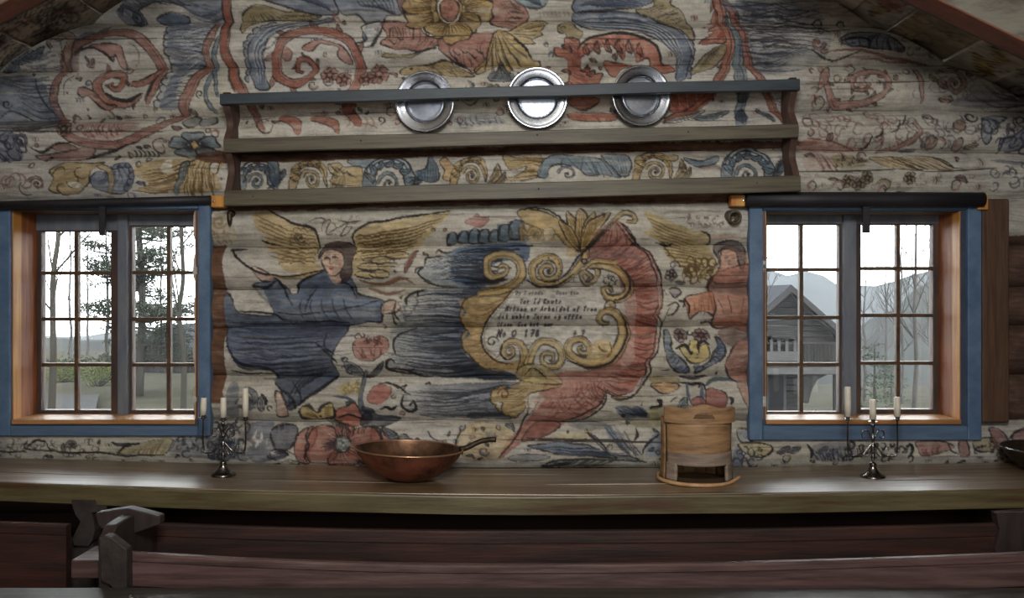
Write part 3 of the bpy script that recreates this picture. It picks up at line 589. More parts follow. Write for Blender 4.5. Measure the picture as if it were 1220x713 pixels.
    # -- blue shell
    BA, BB, BC = C(150, 158, 160), C(82, 108, 134), C(30, 34, 46)
    fl([(290, 220), (340, 232), (360, 205), (400, 192), (450, 190), (500, 185), (545, 192), (560, 165), (600, 160), (640, 142), (685, 150), (700, 250), (500, 260), (360, 250)], TB, .85, 0)
    for (x, y, r) in ((330, 225, 30), (385, 220, 30), (440, 215, 34), (490, 215, 34), (540, 215, 30), (595, 200, 40), (655, 185, 46)): fl([(x-r*.8, y+r), (x-r*.8, y-r*.2), (x-r*.2, y-r*.9), (x+r*.5, y-r*.8), (x+r*.8, y), (x+r*.6, y+r)], TB, .8, 1.7, grad=(C(70, 86, 104), x-r, y, x+r, y))
    fl([(155, 400), (165, 375), (200, 370), (200, 335), (280, 325), (320, 290), (420, 265), (690, 255), (712, 310), (690, 350), (600, 340), (520, 370), (505, 430), (560, 460), (380, 468), (250, 462), (190, 430)], BA, .9, 0, grad=(BB, 200, 380, 400, 340))
    fl([(360, 290), (500, 262), (690, 256), (712, 310), (690, 350), (600, 340), (520, 370), (505, 430), (560, 455), (420, 462), (330, 440), (330, 380)], C(84, 112, 146), .7, 0, grad=(C(44, 56, 80), 400, 300, 460, 440))
    hatch([(200, 340), (210, 380), (250, 440)], [(690, 270), (560, 340), (500, 440)], 30, 1.5, BC, .75, 2, -.05, 2, .15, 1)
    hatch([(230, 330), (230, 380), (280, 430)], [(640, 280), (520, 350), (490, 420)], 14, 1.2, LG, .4, 2, -.05, 3, 0, .6)
    for k in range(5): st([(310+k*8, 350+k*22), (400, 350+k*24), (510, 370+k*18)], 3.2, BC, .7, 2)
    for p in ([(150, 400), (160, 380), (190, 375), (165, 400), (190, 430), (230, 445)], [(200, 360), (205, 325), (280, 320)], [(250, 300), (265, 285), (290, 300), (330, 300)], [(190, 440), (250, 462), (350, 470)]): st(p, 1.8, K, .8)
    # second and third tiers
    fl([(100, 540), (150, 490), (380, 470), (470, 470), (460, 540), (420, 600), (430, 720), (410, 780), (385, 800), (80, 770), (20, 720), (60, 640)], C(146, 150, 148), .85, 0, grad=(C(62, 74, 96), 120, 600, 420, 620))
    hatch([(120, 500), (90, 600), (60, 700), (80, 790)], [(470, 480), (430, 600), (425, 700), (400, 790)], 36, 1.7, BC, .7, 2, -.02, 2, .05, 1)
    fl([(330, 660), (430, 650), (420, 720), (400, 790), (360, 700)], BC, .6); fl([(380, 480), (500, 470), (470, 560), (420, 600), (400, 540)], BC, .55)
    for p in ([(110, 560), (110, 520), (150, 495), (200, 485)], [(160, 520), (165, 495), (185, 490)]): st(p, 2., K, .8)
    V(460, 390, 4.196)
    fl([(80, -10), (400, -10), (380, 110), (450, 170), (620, 225), (640, 262), (240, 245), (130, 220), (20, 190), (18, 160), (50, 100)], C(142, 146, 146), .85, 0, grad=(C(54, 66, 92), 60, 100, 440, 180))
    hatch([(80, 0), (50, 90), (30, 160), (120, 220)], [(400, 0), (385, 100), (480, 180), (620, 250)], 36, 1.6, BC, .65, 2, .04, 2, .08, 1)
    fl([(330, 190), (450, 180), (630, 235), (630, 262), (400, 250)], BC, .6)
    for p in ([(160, 0), (60, 40), (40, 90), (60, 130)], [(20, 200), (12, 165), (35, 155), (50, 170)], [(30, 200), (110, 212), (150, 205)], [(125, 215), (170, 240), (240, 245)]): st(p, 2., K, .8)
    fl([(90, 330), (120, 300), (200, 285), (640, 270), (620, 300), (535, 300), (525, 350), (560, 410), (640, 440), (400, 445), (250, 450), (170, 430), (110, 400)], C(150, 152, 148), .85, 0, grad=(C(78, 90, 112), 120, 350, 560, 360))
    hatch([(120, 300), (110, 360), (180, 430)], [(600, 280), (525, 340), (600, 440)], 22, 1.5, BC, .6, 2, .04, 2, .05, 1)
    fl([(420, 425), (570, 418), (650, 445), (600, 460), (420, 450)], BC, .7)
    st([(90, 340), (85, 390), (120, 415), (150, 400), (140, 370), (120, 385)], 2.6, K, .85); st([(0, 270), (60, 290), (110, 330)], 1.4); st([(170, 430), (260, 455)], 1.8); st([(0, 390), (30, 405), (60, 390)], 3., K, .8)
    # ================= red ring and cartouche
    V()
    RING = [(700, 285), (716, 272), (732, 264), (744, 270), (755, 287), (770, 299), (779, 318), (784, 333), (785, 363), (780, 385), (781, 398), (778, 420), (769, 432), (769, 444), (757, 463), (740, 471), (721, 465), (715, 479), (699, 495), (680, 502), (668, 508), (648, 519), (626, 522), (610, 532), (596, 544), (605, 520), (628, 500), (640, 470), (660, 445), (700, 440), (735, 420), (742, 390), (740, 350), (725, 320), (700, 308)]
    fl(RING, C(152, 88, 74), .88, 0, True, .5)
    fl([(716, 300), (760, 310), (772, 340), (772, 430), (745, 460), (735, 430), (748, 390), (744, 350), (730, 322)], C(170, 88, 66), .45)
    IN = [(700, 300), (735, 325), (750, 350), (752, 400), (735, 440), (700, 455)]; OU = [(738, 270), (772, 305), (783, 350), (779, 400), (768, 440), (735, 470)]
    hatch(IN, OU, 60, 1.2, C(90, 44, 38), .65, 1.5, .06, 1, .1, .95)
    hatch([(660, 470), (690, 450), (715, 455)], [(690, 498), (710, 480), (720, 470)], 14, 1.2, C(90, 44, 38), .6, 1, .2)
    for k in range(5): hatch([(640+k*14, 480-k*6), (650+k*14, 500-k*6)], [(655+k*14, 470-k*6), (668+k*14, 492-k*6)], 6, 1., C(90, 44, 38), .55, 1, .25)
    for dx in (0, 5):
        st([(738-dx, 266), (748-dx, 280), (757-dx, 290), (771-dx, 300), (780-dx, 318), (786-dx, 333), (786-dx, 362), (780-dx, 375)], 1.6 if dx == 0 else 1.2, K, .85)
        st([(780-dx, 376), (786-dx, 384), (783-dx, 400), (781-dx, 418), (771-dx, 430), (773-dx, 442), (766-dx, 455), (756-dx, 466-dx*.3), (740-dx, 473-dx), (722, 465-dx*.5)], 1.8 if dx == 0 else 1.2, K, .85)
        st([(721, 467-dx), (717-dx, 480), (702-dx, 495-dx), (685, 502-dx), (668, 503)], 1.7, K, .85)
    st([(782, 335), (782, 362)], 2.6, LG, .6); st([(766, 447), (752, 465), (738, 470)], 2.2, LG, .6)
    fl([(640, 502), (668, 504), (655, 516), (640, 520), (620, 522)], C(120, 68, 58), .7, .9)
    V(560, 320, 5.091)
    fl([(330, 60), (200, 190), (120, 290), (75, 380), (85, 460), (130, 530), (220, 570), (330, 560), (560, 590), (800, 580), (900, 480), (930, 330), (880, 240), (840, 150), (760, 40), (640, -10), (480, 80)], C(172, 168, 158), .95, 0, True, .3)
    fl([(880, 170), (990, 110), (980, 540), (900, 600), (920, 500), (945, 340)], C(176, 160, 150), .6)
    # gold leaf mass on the left
    V()
    fl([(570, 352), (585, 341), (612, 343), (602, 357), (585, 377), (576, 395), (577, 410), (586, 423), (602, 431), (622, 428), (626, 440), (612, 443), (590, 438), (577, 436), (567, 430), (560, 422), (552, 417), (551, 406), (559, 397), (552, 388), (549, 379), (556, 371), (547, 361), (557, 355)], OC, .95, 0, True, .4, grad=(C(176, 140, 84), 600, 350, 560, 430))
    scal([(572, 352), (549, 361), (556, 371), (550, 380), (558, 396), (551, 408), (562, 424), (578, 436), (600, 441)], 9, 3.2, 1.3, C(60, 44, 26), .8, -1, OC)
    hatch([(560, 360), (558, 385), (560, 415), (590, 436)], [(600, 352), (582, 380), (577, 405), (600, 430)], 24, 1.1, C(108, 72, 32), .6, 1.5, .12)
    V(560, 320, 5.091)
    st([(330, 60), (200, 190), (120, 290), (78, 380), (72, 440), (100, 510), (170, 560), (260, 580)], 1.7, K, .85)
    st([(350, 70), (220, 190), (135, 300), (95, 385), (90, 440), (120, 500), (190, 540)], .8, K, .4)
    GO = dict(hi=C(206, 176, 112), line=C(110, 76, 34))
    bd([(60, 150), (160, 140), (260, 100), (310, 40), (300, -30), (250, -70), (180, -80), (110, -50), (100, 10), (140, 50), (200, 40), (220, 0), (190, -20), (160, 0)], [7, 9, 10, 11, 11, 10, 10, 10, 9, 8, 6, 5, 4, 3], OC, out=1.4, **GO)
    st([(90, 50), (130, 80), (220, 70)], 3.5, K, .8)
    vol(470, 10, 95, 180, 1.75, OC, 8.5, [(700, -120), (690, -60), (620, 30), (560, 75), (470, 100), (390, 70)], 1.5, C(206, 176, 112), C(110, 76, 34))
    for k in range(12): dot(470+math.cos(k*.52)*72, 10+math.sin(k*.52)*72, .8)
    st([(340, 70), (420, 115), (520, 100), (620, 40)], 2., K, .85)
    bd([(700, 70), (735, 50), (690, 20), (665, 45), (700, 85), (750, 70), (770, 20), (740, -20)], [2, 4, 4, 5, 5, 6, 6, 5], OC, out=1.5)
    bd([(720, -10), (800, -15), (880, 10), (940, 70), (965, 110), (940, 160), (880, 180), (820, 170), (800, 130), (835, 115), (850, 140)], [6, 9, 11, 12, 11, 10, 9, 7, 5, 4, 3], OC, out=1.6, **GO)
    st([(905, 0), (960, 60), (968, 120), (920, 175), (860, 188)], 2.2, K, .85); squig(810, 30, 80, 80, 6, 1.2)
    fl(sp(838, 222, 34, 34, 0, 1, 12)[:-1], C(172, 152, 110), .95, 1.4); dot(838, 222, 1.6, C(120, 80, 50))
    bd([(835, 330), (800, 330), (770, 300), (800, 262), (860, 262), (910, 310), (930, 380), (905, 460), (850, 540), (760, 570), (660, 555), (590, 500), (610, 440), (670, 425), (715, 460), (710, 500), (670, 505), (655, 480), (680, 470)], [3, 5, 7, 8, 10, 12, 14, 14, 13, 12, 11, 10, 8, 7, 6, 5, 4, 3], OC, out=1.5, **GO)
    fl([(740, 450), (800, 430), (860, 460), (840, 530), (770, 550), (700, 540)], C(184, 154, 92), .85); st([(770, 460), (790, 490), (830, 500)], 1.4, C(110, 76, 34)); st([(840, 440), (850, 500), (800, 550)], 1.2, C(110, 76, 34))
    st([(575, 550), (700, 588), (830, 575), (920, 470), (945, 350), (900, 265)], 2., K, .85)
    bd([(300, 620), (325, 560), (320, 480), (280, 440), (225, 445), (195, 490), (220, 530), (260, 515), (255, 480), (232, 485)], [8, 10, 9, 8, 7, 7, 6, 5, 4, 3], OC, out=1.5, **GO)
    st([(190, 460), (180, 510), (220, 545)], 2., K, .8)
    bd([(330, 680), (345, 600), (360, 520), (400, 460), (460, 440), (530, 470), (555, 530), (520, 585), (460, 590), (430, 550), (450, 510), (500, 515), (500, 550), (480, 560)], [10, 10, 9, 9, 9, 8, 8, 7, 6, 5, 4, 3, 2], C(184, 164, 104), out=1.5, **GO)
    hatch([(350, 560), (360, 600)], [(420, 600), (470, 690)], 8, 1.2, C(84, 58, 26), .6, 1)
    st(sp(135, 435, 34, 8, 0, -1.2), 1.2)
    for (x, y) in ((340, 455), (1000, 0), (620, 60)): st([(x-16, y), (x+16, y)], 1.4); st([(x, y), (x, y+22)], 1.2)
    # palmettes above
    V(460, 230, 4.196)
    fl([(660, 95), (700, 85), (770, 100), (850, 130), (910, 200), (960, 300), (900, 260), (850, 215), (800, 190), (760, 180), (700, 160), (665, 120)], OC, .92, 1.2)
    scal([(665, 95), (760, 90), (850, 125), (920, 210)], 10, 9, 1.5, K, .8, 1, OC)
    vol(745, 208, 34, 180, 1.3, OC, 4.5, [(680, 240), (672, 190)], 1.4); fl([(780, 185), (830, 180), (830, 225), (790, 235)], LG, .85, .6)
    fl([(690, 150), (680, 230), (750, 245), (860, 240), (900, 260), (900, 320), (960, 310), (860, 190)], OC, .6)
    V(660, 230, 4.196)
    for (a, b, w) in (((130, 285), (60, 95), 60), ((130, 285), (125, 80), 70), ((130, 285), (190, 100), 60), ((120, 290), (20, 140), 50)): leaf(a[0], a[1], b[0], b[1], w, OC, .04, 1.3, 3, .92, C(84, 58, 26))
    leaf(130, 290, 270, 100, 60, OC, -.08, 1.4, 4, .92, C(84, 58, 26)); fl([(225, 100), (250, 105), (240, 130)], K, .8)
    bd([(130, 300), (200, 240), (290, 145), (340, 105), (385, 115), (390, 150), (355, 150)], [2, 4, 5, 6, 6, 5, 3], OC, out=1.5)
    st([(0, 445), (60, 400), (130, 310), (210, 230), (290, 145)], 1.8, K, .85)
    bd([(150, 380), (200, 340), (300, 350)], [4, 7, 6], OC, out=1.2, **GO)
    st(sp(150, 340, 20, 8, 0, 1.2), 1.3); st([(110, 290), (115, 260)], 1.3)
    hatch([(250, 180), (300, 160), (350, 180)], [(230, 240), (300, 245), (385, 250)], 10, 1.1, C(90, 44, 38), .6, 1)
    fl([(160, 300), (260, 275), (380, 300), (440, 340), (300, 330), (200, 320)], C(116, 90, 92), .5)
    st([(335, 160), (370, 200), (400, 245), (375, 265)], 2.6, K, .85); st([(345, 175), (395, 220)], 1.4, LG, .7)
    V(460, 390, 4.196)
    fl([(530, 320), (560, 290), (600, 310), (640, 280), (720, 250), (870, 275), (800, 305), (710, 330), (690, 400), (650, 440), (600, 430), (570, 400), (580, 370), (535, 360)], OC, .92, 1.)
    scal([(600, 295), (530, 320), (545, 370), (600, 430), (660, 440)], 6, 12, 1.4, C(60, 44, 26), .8, -1, OC); st(sp(585, 330, 30, 10, 180, 1.1), 1.3, C(100, 40, 24)); hatch([(570, 330), (600, 410)], [(700, 290), (700, 380)], 9, 1.1, C(108, 72, 32), .6, 1, .1)
    fl([(640, 240), (700, 180), (800, 200), (880, 270), (780, 280), (700, 270)], C(180, 160, 108), .8, .8); for_ = [(690, 240), (730, 200), (800, 260)]; st(for_, 1.2)
    fl([(370, 500), (470, 475), (600, 500), (620, 560), (560, 640), (450, 660), (380, 630), (360, 560)], C(184, 152, 92), .6); st([(365, 620), (358, 560), (375, 505)], 1.6); hatch([(500, 515), (550, 510)], [(505, 545), (548, 540)], 6, 1.2, C(110, 110, 110), .8)
    squig(380, 530, 180, 40, 8, 1., C(120, 80, 60), .7)
    st([(712, 330), (705, 400), (680, 480), (620, 570), (560, 645)], 1.7, K, .85); st([(770, 350), (730, 410), (700, 440)], 1.3)
    fl([(700, 345), (760, 330), (790, 350), (730, 420), (700, 420)], C(186, 176, 160), .8)
    # little things between the shell tiers
    for p in ([(110, 580), (130, 550), (150, 570), (160, 545), (185, 570), (205, 565), (215, 590)], [(210, 515), (240, 550), (290, 560)], [(240, 600), (270, 610)], [(300, 590), (330, 580), (330, 600)]): st(p, 1.6, K, .75)
    # ================= lower left flowers (view of 255..420, 440..560)
    V(255, 440, 5.939)
    fl([(130, 90), (180, 90), (200, 200), (190, 330), (120, 320), (110, 200)], C(98, 106, 116), .75); bd([(250, 130), (300, 160), (310, 220), (260, 265), (200, 250)], [4, 7, 7, 5, 3], C(96, 104, 116), out=1.); vol(268, 210, 36, 0, 1.3, C(90, 98, 110), 4, [])
    st([(180, 230), (200, 200)], 2.5); leaf(370, 170, 360, 290, 60, C(100, 106, 116), .1, 1., 2); st([(355, 165), (390, 200), (395, 240)], 3.2); st(sp(420, 260, 22, 12, 90, .8), 1.3)
    fl([(440, 180), (520, 200), (480, 320), (450, 250)], GR, .3)
    fl([(620, 290), (640, 255), (690, 245), (730, 275), (755, 290), (790, 250), (850, 238), (860, 330), (800, 345), (700, 345), (640, 330)], C(184, 160, 92), .95, 2.2)
    hatch([(640, 300), (700, 260)], [(740, 340), (740, 320)], 6, 1., C(96, 72, 30), .6); hatch([(790, 330), (830, 330)], [(800, 260), (850, 260)], 6, 1., C(96, 72, 30), .6); dot(765, 325, 1.6)
    fl([(240, 390), (420, 370), (430, 470), (500, 550), (470, 620), (300, 650), (250, 560), (300, 520), (240, 470)], C(84, 92, 108), .8); fl([(430, 420), (470, 395), (590, 395), (600, 460), (560, 545), (470, 555), (430, 500)], C(58, 62, 76), .9, 1.8); squig(440, 400, 140, 140, 22, 1.3, C(120, 122, 128), .6)
    for p in ([(310, 430), (300, 480), (340, 500), (320, 540)], [(350, 440), (355, 490), (330, 510)], [(400, 480), (390, 520)]): st(p, 2.6, LG, .8)
    fl([(430, 560), (520, 560), (600, 600), (650, 640), (560, 630), (480, 640), (430, 610)], LG, .75, 1.); leaf(400, 600, 540, 580, 40, BL, .1); dot(610, 655, 1.6); st([(450, 570), (510, 570), (540, 600)], 2.4)
    fl([(0, 380), (110, 390), (230, 430), (220, 560), (100, 620), (0, 600)], C(120, 118, 120), .5); squig(0, 380, 230, 220, 34, 1.5, C(44, 44, 54), .7)
    # red flower
    RF = C(150, 84, 68)
    fl([(600, 470), (650, 415), (720, 400), (740, 470), (700, 560), (690, 650), (620, 640), (585, 570)], RF, .92, 1.3)
    fl([(1120, 415), (1200, 425), (1262, 490), (1268, 600), (1210, 655), (1150, 640), (1130, 540)], RF, .92, 1.3)
    fl([(680, 470), (720, 405), (810, 395), (880, 430), (900, 500), (880, 590), (800, 650), (700, 650), (670, 560)], RF, .92, 1.5)
    fl([(960, 440), (1020, 405), (1110, 405), (1180, 450), (1190, 560), (1150, 650), (1040, 650), (970, 590), (950, 500)], RF, .92, 1.5)
    fl([(860, 560), (930, 540), (1000, 570), (1040, 640), (980, 680), (850, 680), (810, 630)], RF, .92, 1.3); fl([(860, 400), (930, 385), (1000, 405), (970, 470), (890, 470)], RF, .92, 1.2)
    for k in range(26):
        an = k/26*6.283; st([(925+62*math.cos(an), 510+62*math.sin(an)), (925+prng.uniform(110, 190)*math.cos(an), 510+prng.uniform(90, 130)*math.sin(an))], 1., K, .6, 3)
    st([(680, 410), (665, 470), (690, 520), (660, 600), (670, 640)], 2., K, .8); st([(1180, 420), (1200, 500), (1180, 590)], 2., K, .8)
    hatch([(780, 500), (790, 560)], [(880, 490), (880, 540)], 12, 1.4, C(60, 40, 50), .7, 2)
    hatch([(800, 620), (980, 640), (1100, 600)], [(800, 670), (980, 680), (1120, 660)], 22, 1.1, C(90, 44, 38), .8, 1); hatch([(760, 330), (900, 360)], [(860, 400), (980, 420)], 10, 1.2, K, .5, 1)
    fl([(860, 330), (880, 280), (950, 250), (1000, 225), (1060, 280), (1110, 320), (1100, 370), (980, 395), (870, 370)], C(166, 84, 64), .92, 1.4); st([(880, 345), (940, 320), (1000, 320), (1070, 350)], 2.)
    hatch([(890, 380), (1090, 380)], [(890, 430), (1090, 430)], 14, 1.1, K, .6, 1)
    fl(sp(925, 510, 56, 56, 0, 1, 14)[:-1], C(150, 156, 150), .95, 1.8); squig(900, 480, 50, 60, 8, 1., C(70, 80, 84), .8); st(sp(925, 510, 44, 44, 0, 1, 12), .8, K, .5)
    # -- stem plant (view of 400..520, 400..560)
    V(400, 400, 4.458)
    bd([(170, 180), (150, 230), (140, 310), (150, 380), (170, 430)], [3, 5, 5, 6, 8], C(66, 78, 96), out=1.)
    leaf(165, 215, 265, 130, 30, C(72, 86, 100), .12, 1.4, 2); leaf(150, 200, 60, 130, 56, C(88, 104, 118), -.1, 1., 4); squig(50, 110, 60, 80, 7, 1.2, DB, .7)
    fl([(105, 60), (120, 20), (170, 10), (180, 35), (220, 0), (270, 10), (285, 70), (250, 100), (200, 130), (130, 120)], C(160, 100, 86), .85, .6); squig(110, 0, 160, 70, 14, 1.3, C(90, 52, 46), .8); hatch([(120, 60), (270, 60)], [(140, 110), (250, 100)], 8, 1.2, C(90, 44, 38), .6, 1)
    fl([(175, 320), (200, 270), (250, 252), (300, 270), (290, 320), (240, 355), (190, 345)], C(168, 88, 74), .92, .4)
    fl([(40, 250), (110, 240), (120, 290), (60, 300), (20, 280)], C(180, 160, 96), .75); squig(20, 240, 110, 60, 14, 1.4, OL, .8)
    fl([(140, 440), (170, 400), (240, 420), (320, 425), (345, 440), (280, 470), (180, 480), (140, 470)], C(42, 48, 58), .92, 1.); leaf(150, 370, 210, 400, 30, DB, .1, .9, 1); leaf(250, 480, 350, 530, 40, C(78, 92, 110), .1, 1.2, 2)
    st([(0, 315), (60, 315), (120, 350)], 2.2, C(60, 70, 84)); leaf(70, 365, 85, 335, 24, DB, 0, .8, 0)
    st([(240, 385), (280, 375), (300, 385), (328, 378)], 2.8, K, .8); st([(230, 250), (290, 245), (340, 275), (380, 260), (365, 290), (400, 310)], 1.5); squig(340, 190, 50, 50, 4, 1.2, OL)
    st([(290, 125), (280, 160), (320, 185), (400, 200)], 2.2); st([(395, 175), (400, 195), (460, 205)], 1.8)
    # ================= right of the ring: vase of leaves (view of 770..900, 380..500)
    V(770, 380, 5.938)
    fl([(110, 90), (150, 80), (165, 150), (160, 190), (190, 240), (260, 300), (300, 370), (220, 370), (150, 320), (118, 230)], C(80, 96, 122), .9, 1.4)
    hatch([(120, 180), (160, 320), (260, 380)], [(165, 190), (200, 280), (300, 350)], 14, 1.2, DB, .7, 1, .1)
    fl([(480, 120), (525, 150), (540, 210), (500, 290), (420, 340), (350, 380), (340, 350), (420, 300), (450, 230), (490, 180)], C(80, 96, 122), .9, 1.8)
    hatch([(530, 170), (510, 280), (380, 370)], [(490, 190), (450, 260), (360, 350)], 12, 1.2, DB, .7, 1, .1)
    fl([(220, 210), (240, 190), (290, 190), (300, 150), (350, 150), (360, 190), (410, 180), (425, 220), (410, 270), (350, 305), (280, 290)], C(196, 172, 96), .95, 1.2)
    st([(190, 205), (230, 185), (270, 190), (290, 235), (305, 225)], 2.8); st([(350, 230), (355, 180), (390, 160), (430, 180)], 2.8); dot(335, 268, 1.2); dot(335, 240, .9)
    rosette(235, 115, 50, C(110, 76, 80), 5, .3, WINE, .3, 1., 3); rosette(380, 112, 62, C(112, 78, 84), 6, .1, WINE, .3, 1., 3, .85, .8); st(sp(300, 95, 20, 10, 0, .8), 1.4)
    fl([(320, 320), (350, 300), (365, 330), (330, 350)], DB, .8); st([(230, 400), (330, 415), (430, 405)], 3., C(60, 50, 60), .9); st([(210, 440), (300, 450), (390, 460), (400, 500)], 2.); st([(410, 470), (460, 430), (560, 420), (620, 440)], 3.2, C(70, 84, 92), .9)
    st([(280, 440), (275, 500), (300, 580)], 2.4, C(76, 90, 106)); st([(380, 460), (375, 560), (370, 620)], 3.4, C(76, 88, 110)); st(sp(350, 470, 30, 12, 180, .7), 1.4)
    fl([(30, 450), (200, 450), (200, 490), (120, 520), (50, 500)], C(190, 138, 84), .85, 1.); fl([(30, 400), (200, 405), (205, 440), (30, 440)], C(140, 118, 72), .7); leaf(90, 360, 150, 345, 10, K, .1, 0, 0)
    fl([(400, 560), (410, 500), (460, 480), (530, 510), (545, 570), (510, 620), (420, 625)], C(142, 68, 62), .92, 1.); fl([(300, 570), (340, 540), (390, 560), (400, 620), (330, 625)], C(142, 72, 66), .85, .8)
    leaf(200, 630, 270, 540, 50, C(120, 140, 146), .1, 1.2, 3); st([(160, 575), (200, 545)], 3.); st([(10, 610), (70, 605), (85, 580), (60, 560)], 3.4); st([(560, 545), (580, 560), (570, 590)], 3.); fl([(20, 640), (110, 620), (110, 690), (20, 690)], C(160, 152, 104), .6)
    # saint figure at the right
    fl([(560, 250), (600, 190), (650, 150), (740, 140), (740, 420), (600, 430), (550, 350), (545, 290)], C(150, 94, 78), .92, 1.3); fl([(460, -10), (740, -20), (740, 50), (700, 70), (460, 30)], C(150, 94, 76), .9, 1.); fl([(540, 60), (740, 60), (740, 150), (640, 160), (580, 190), (500, 110)], C(112, 84, 76), .75)
    fl([(620, 450), (740, 440), (740, 620), (690, 620), (650, 540)], C(158, 110, 90), .85, .6); hatch([(560, 280), (600, 400)], [(730, 230), (730, 400)], 10, 1.3, C(96, 54, 46), .5, 2)
    V(780, 235, 4.325)
    fl([(-60, 100), (-40, 80), (80, 130), (180, 170), (230, 170), (270, 195), (275, 240), (290, 320), (310, 380), (260, 430), (170, 420), (130, 370), (90, 340), (50, 300), (20, 230), (-60, 190), (-20, 160)], C(174, 150, 92), .82)
    for k in range(12): st([(-50+k*12, 110+k*22), (60+k*10, 160+k*18), (180+k*6, 190+k*17)], 1.3, C(96, 72, 36), .65)
    scal([(20, 230), (60, 310), (120, 370), (170, 420)], 6, 16, 1.3, C(80, 58, 30), .8, 1); squig(150, 320, 140, 110, 34, 1.4, C(90, 68, 36), .8)
    st([(225, 175), (265, 195), (278, 230), (260, 240)], 1.8); st([(0, 230), (60, 250), (90, 240)], 2.2)
    squig(150, 100, 200, 60, 20, 1.1, C(110, 84, 84), .7); st([(100, 105), (170, 115)], 1.5, C(90, 60, 50))
    for p in ([(60, 480), (100, 470), (125, 490), (90, 515), (65, 490)], [(50, 560), (90, 540), (105, 560), (80, 600), (50, 610)], [(30, 640), (60, 570)], [(110, 530), (140, 540), (130, 570)], [(40, 480), (45, 500)]): st(p, 1.9, K, .75)
    rosette(70, 400, 30, C(130, 104, 104), 5, 0, C(150, 120, 120), .3, 1.2, 2); fl([(90, 440), (110, 425), (150, 440), (130, 455)], C(40, 40, 44), .8); fl([(66, 480), (110, 475), (110, 505), (75, 505)], C(120, 110, 124), .7)
    # halo, hood, face, robe
    fl([(345, 260), (300, 400), (290, 420), (270, 470), (285, 560), (295, 660), (400, 670), (490, 665), (490, 330), (450, 280)], C(164, 100, 78), .9, 1.2)
    fl([(320, 350), (330, 290), (380, 270), (420, 290), (420, 370), (390, 420), (350, 420), (325, 390)], SK, .75)
    fl([(295, 275), (310, 240), (360, 228), (430, 235), (455, 270), (450, 340), (435, 380), (415, 340), (410, 290), (360, 268), (320, 280), (312, 320)], C(92, 78, 78), .92, 1.4)
    fl([(450, 300), (490, 290), (490, 350), (455, 350)], C(180, 150, 124), .7); fl([(320, 380), (480, 350), (490, 430), (440, 440), (300, 445), (300, 400)], C(160, 96, 80), .75, .8)
    st([(345, 318), (362, 314)], 1.2); st([(380, 316), (398, 318)], 1.2); st([(370, 325), (362, 345), (374, 350)], .9, C(110, 76, 66)); st([(355, 366), (385, 364)], 1.3, C(130, 60, 54))
    fl([(265, 455), (490, 450), (490, 495), (285, 500)], C(106, 88, 82), .6); st([(300, 400), (265, 450), (280, 540), (292, 660)], 2.4, C(60, 44, 42), .8)
    fl([(145, 520), (200, 500), (285, 490), (290, 600), (230, 590), (200, 600), (165, 620), (145, 570)], C(184, 112, 78), .92, 1.2); st([(145, 525), (160, 560), (158, 600)], 2.); hatch([(190, 510), (270, 500)], [(190, 590), (270, 595)], 5, 1.2, C(110, 60, 44), .6, 1)
    st([(365, 510), (375, 590)], 2.2, C(96, 54, 46)); st([(310, 520), (340, 600)], 1.4, C(96, 54, 46)); st([(440, 510), (430, 590)], 1.4, C(96, 54, 46))
    fl([(280, 190), (420, 195), (450, 215), (300, 215)], C(176, 140, 112), .6); st([(440, 215), (480, 205)], 2.4, OL)
    # ================= bottom band, centre (view of 560..800, 470..560)
    V(560, 470, 5.083)
    fl([(580, 150), (780, 155), (830, 200), (640, 205)], C(108, 108, 108), .7); fl([(640, 225), (700, 215), (740, 250), (480, 255), (560, 225)], C(180, 166, 116), .7)
    fl([(340, 295), (450, 285), (560, 275), (680, 290), (800, 330), (880, 370), (700, 355), (560, 350), (420, 320)], C(92, 108, 128), .88, 1.1); hatch([(380, 300), (500, 345)], [(780, 310), (870, 368)], 12, 1.3, DB, .6, 2)
    fl([(700, 220), (760, 250), (830, 330), (1000, 380), (1060, 400), (900, 370), (800, 320)], C(112, 120, 134), .8, .8); st([(690, 215), (760, 265), (830, 330)], 1.7)
    fl([(820, 170), (900, 240), (1000, 350), (1050, 380), (930, 320), (840, 260)], C(104, 116, 134), .8, 0); hatch([(800, 190), (880, 200), (960, 240)], [(900, 320), (980, 350), (1040, 370)], 9, 1.4, DB, .6, 1)
    fl([(400, 430), (520, 390), (700, 380), (1060, 395), (1050, 430)], C(128, 130, 116), .7); hatch([(420, 430), (560, 430), (700, 430)], [(520, 385), (720, 380), (900, 385)], 12, 1.8, C(60, 66, 66), .7, 1, .1)
    st([(420, 425), (520, 385), (700, 378), (1060, 395)], 2.2, C(56, 60, 60)); fl([(230, 370), (300, 345), (480, 360), (420, 385), (300, 390)], C(120, 130, 136), .7, .7); leaf(430, 420, 600, 400, 22, BL, .05)
    st([(340, 250), (480, 262), (700, 262), (900, 265), (1140, 278)], 1.8, C(40, 36, 34)); fl([(1060, 320), (1080, 250), (1140, 215), (1150, 350), (1060, 360)], C(116, 128, 152), .8, 0); st([(1035, 350), (1060, 290), (1140, 220)], 2.2); dot(990, 308, 2., C(140, 66, 60)); st([(1000, 200), (1005, 240), (990, 260)], 2.4)
    fl([(870, 70), (920, 55), (960, 75), (1000, 60), (1060, 100), (1080, 140), (980, 135), (920, 140)], C(80, 96, 116), .9, 0); hatch([(880, 70), (960, 60), (1010, 70)], [(1060, 130), (1060, 120), (1060, 110)], 9, 2., DB, .8, 1, .08); dot(915, 120, 2.6); st([(1070, 75), (1130, 60), (1140, 30), (1120, 15)], 3.2); st([(1020, 55), (1035, 35)], 2.)
    fl([(1060, 90), (1140, 70), (1150, 150), (1080, 150)], C(168, 158, 112), .7); fl([(960, 150), (1140, 155), (1130, 190), (1000, 190)], C(128, 118, 84), .7); dot(945, 165, 2.6)
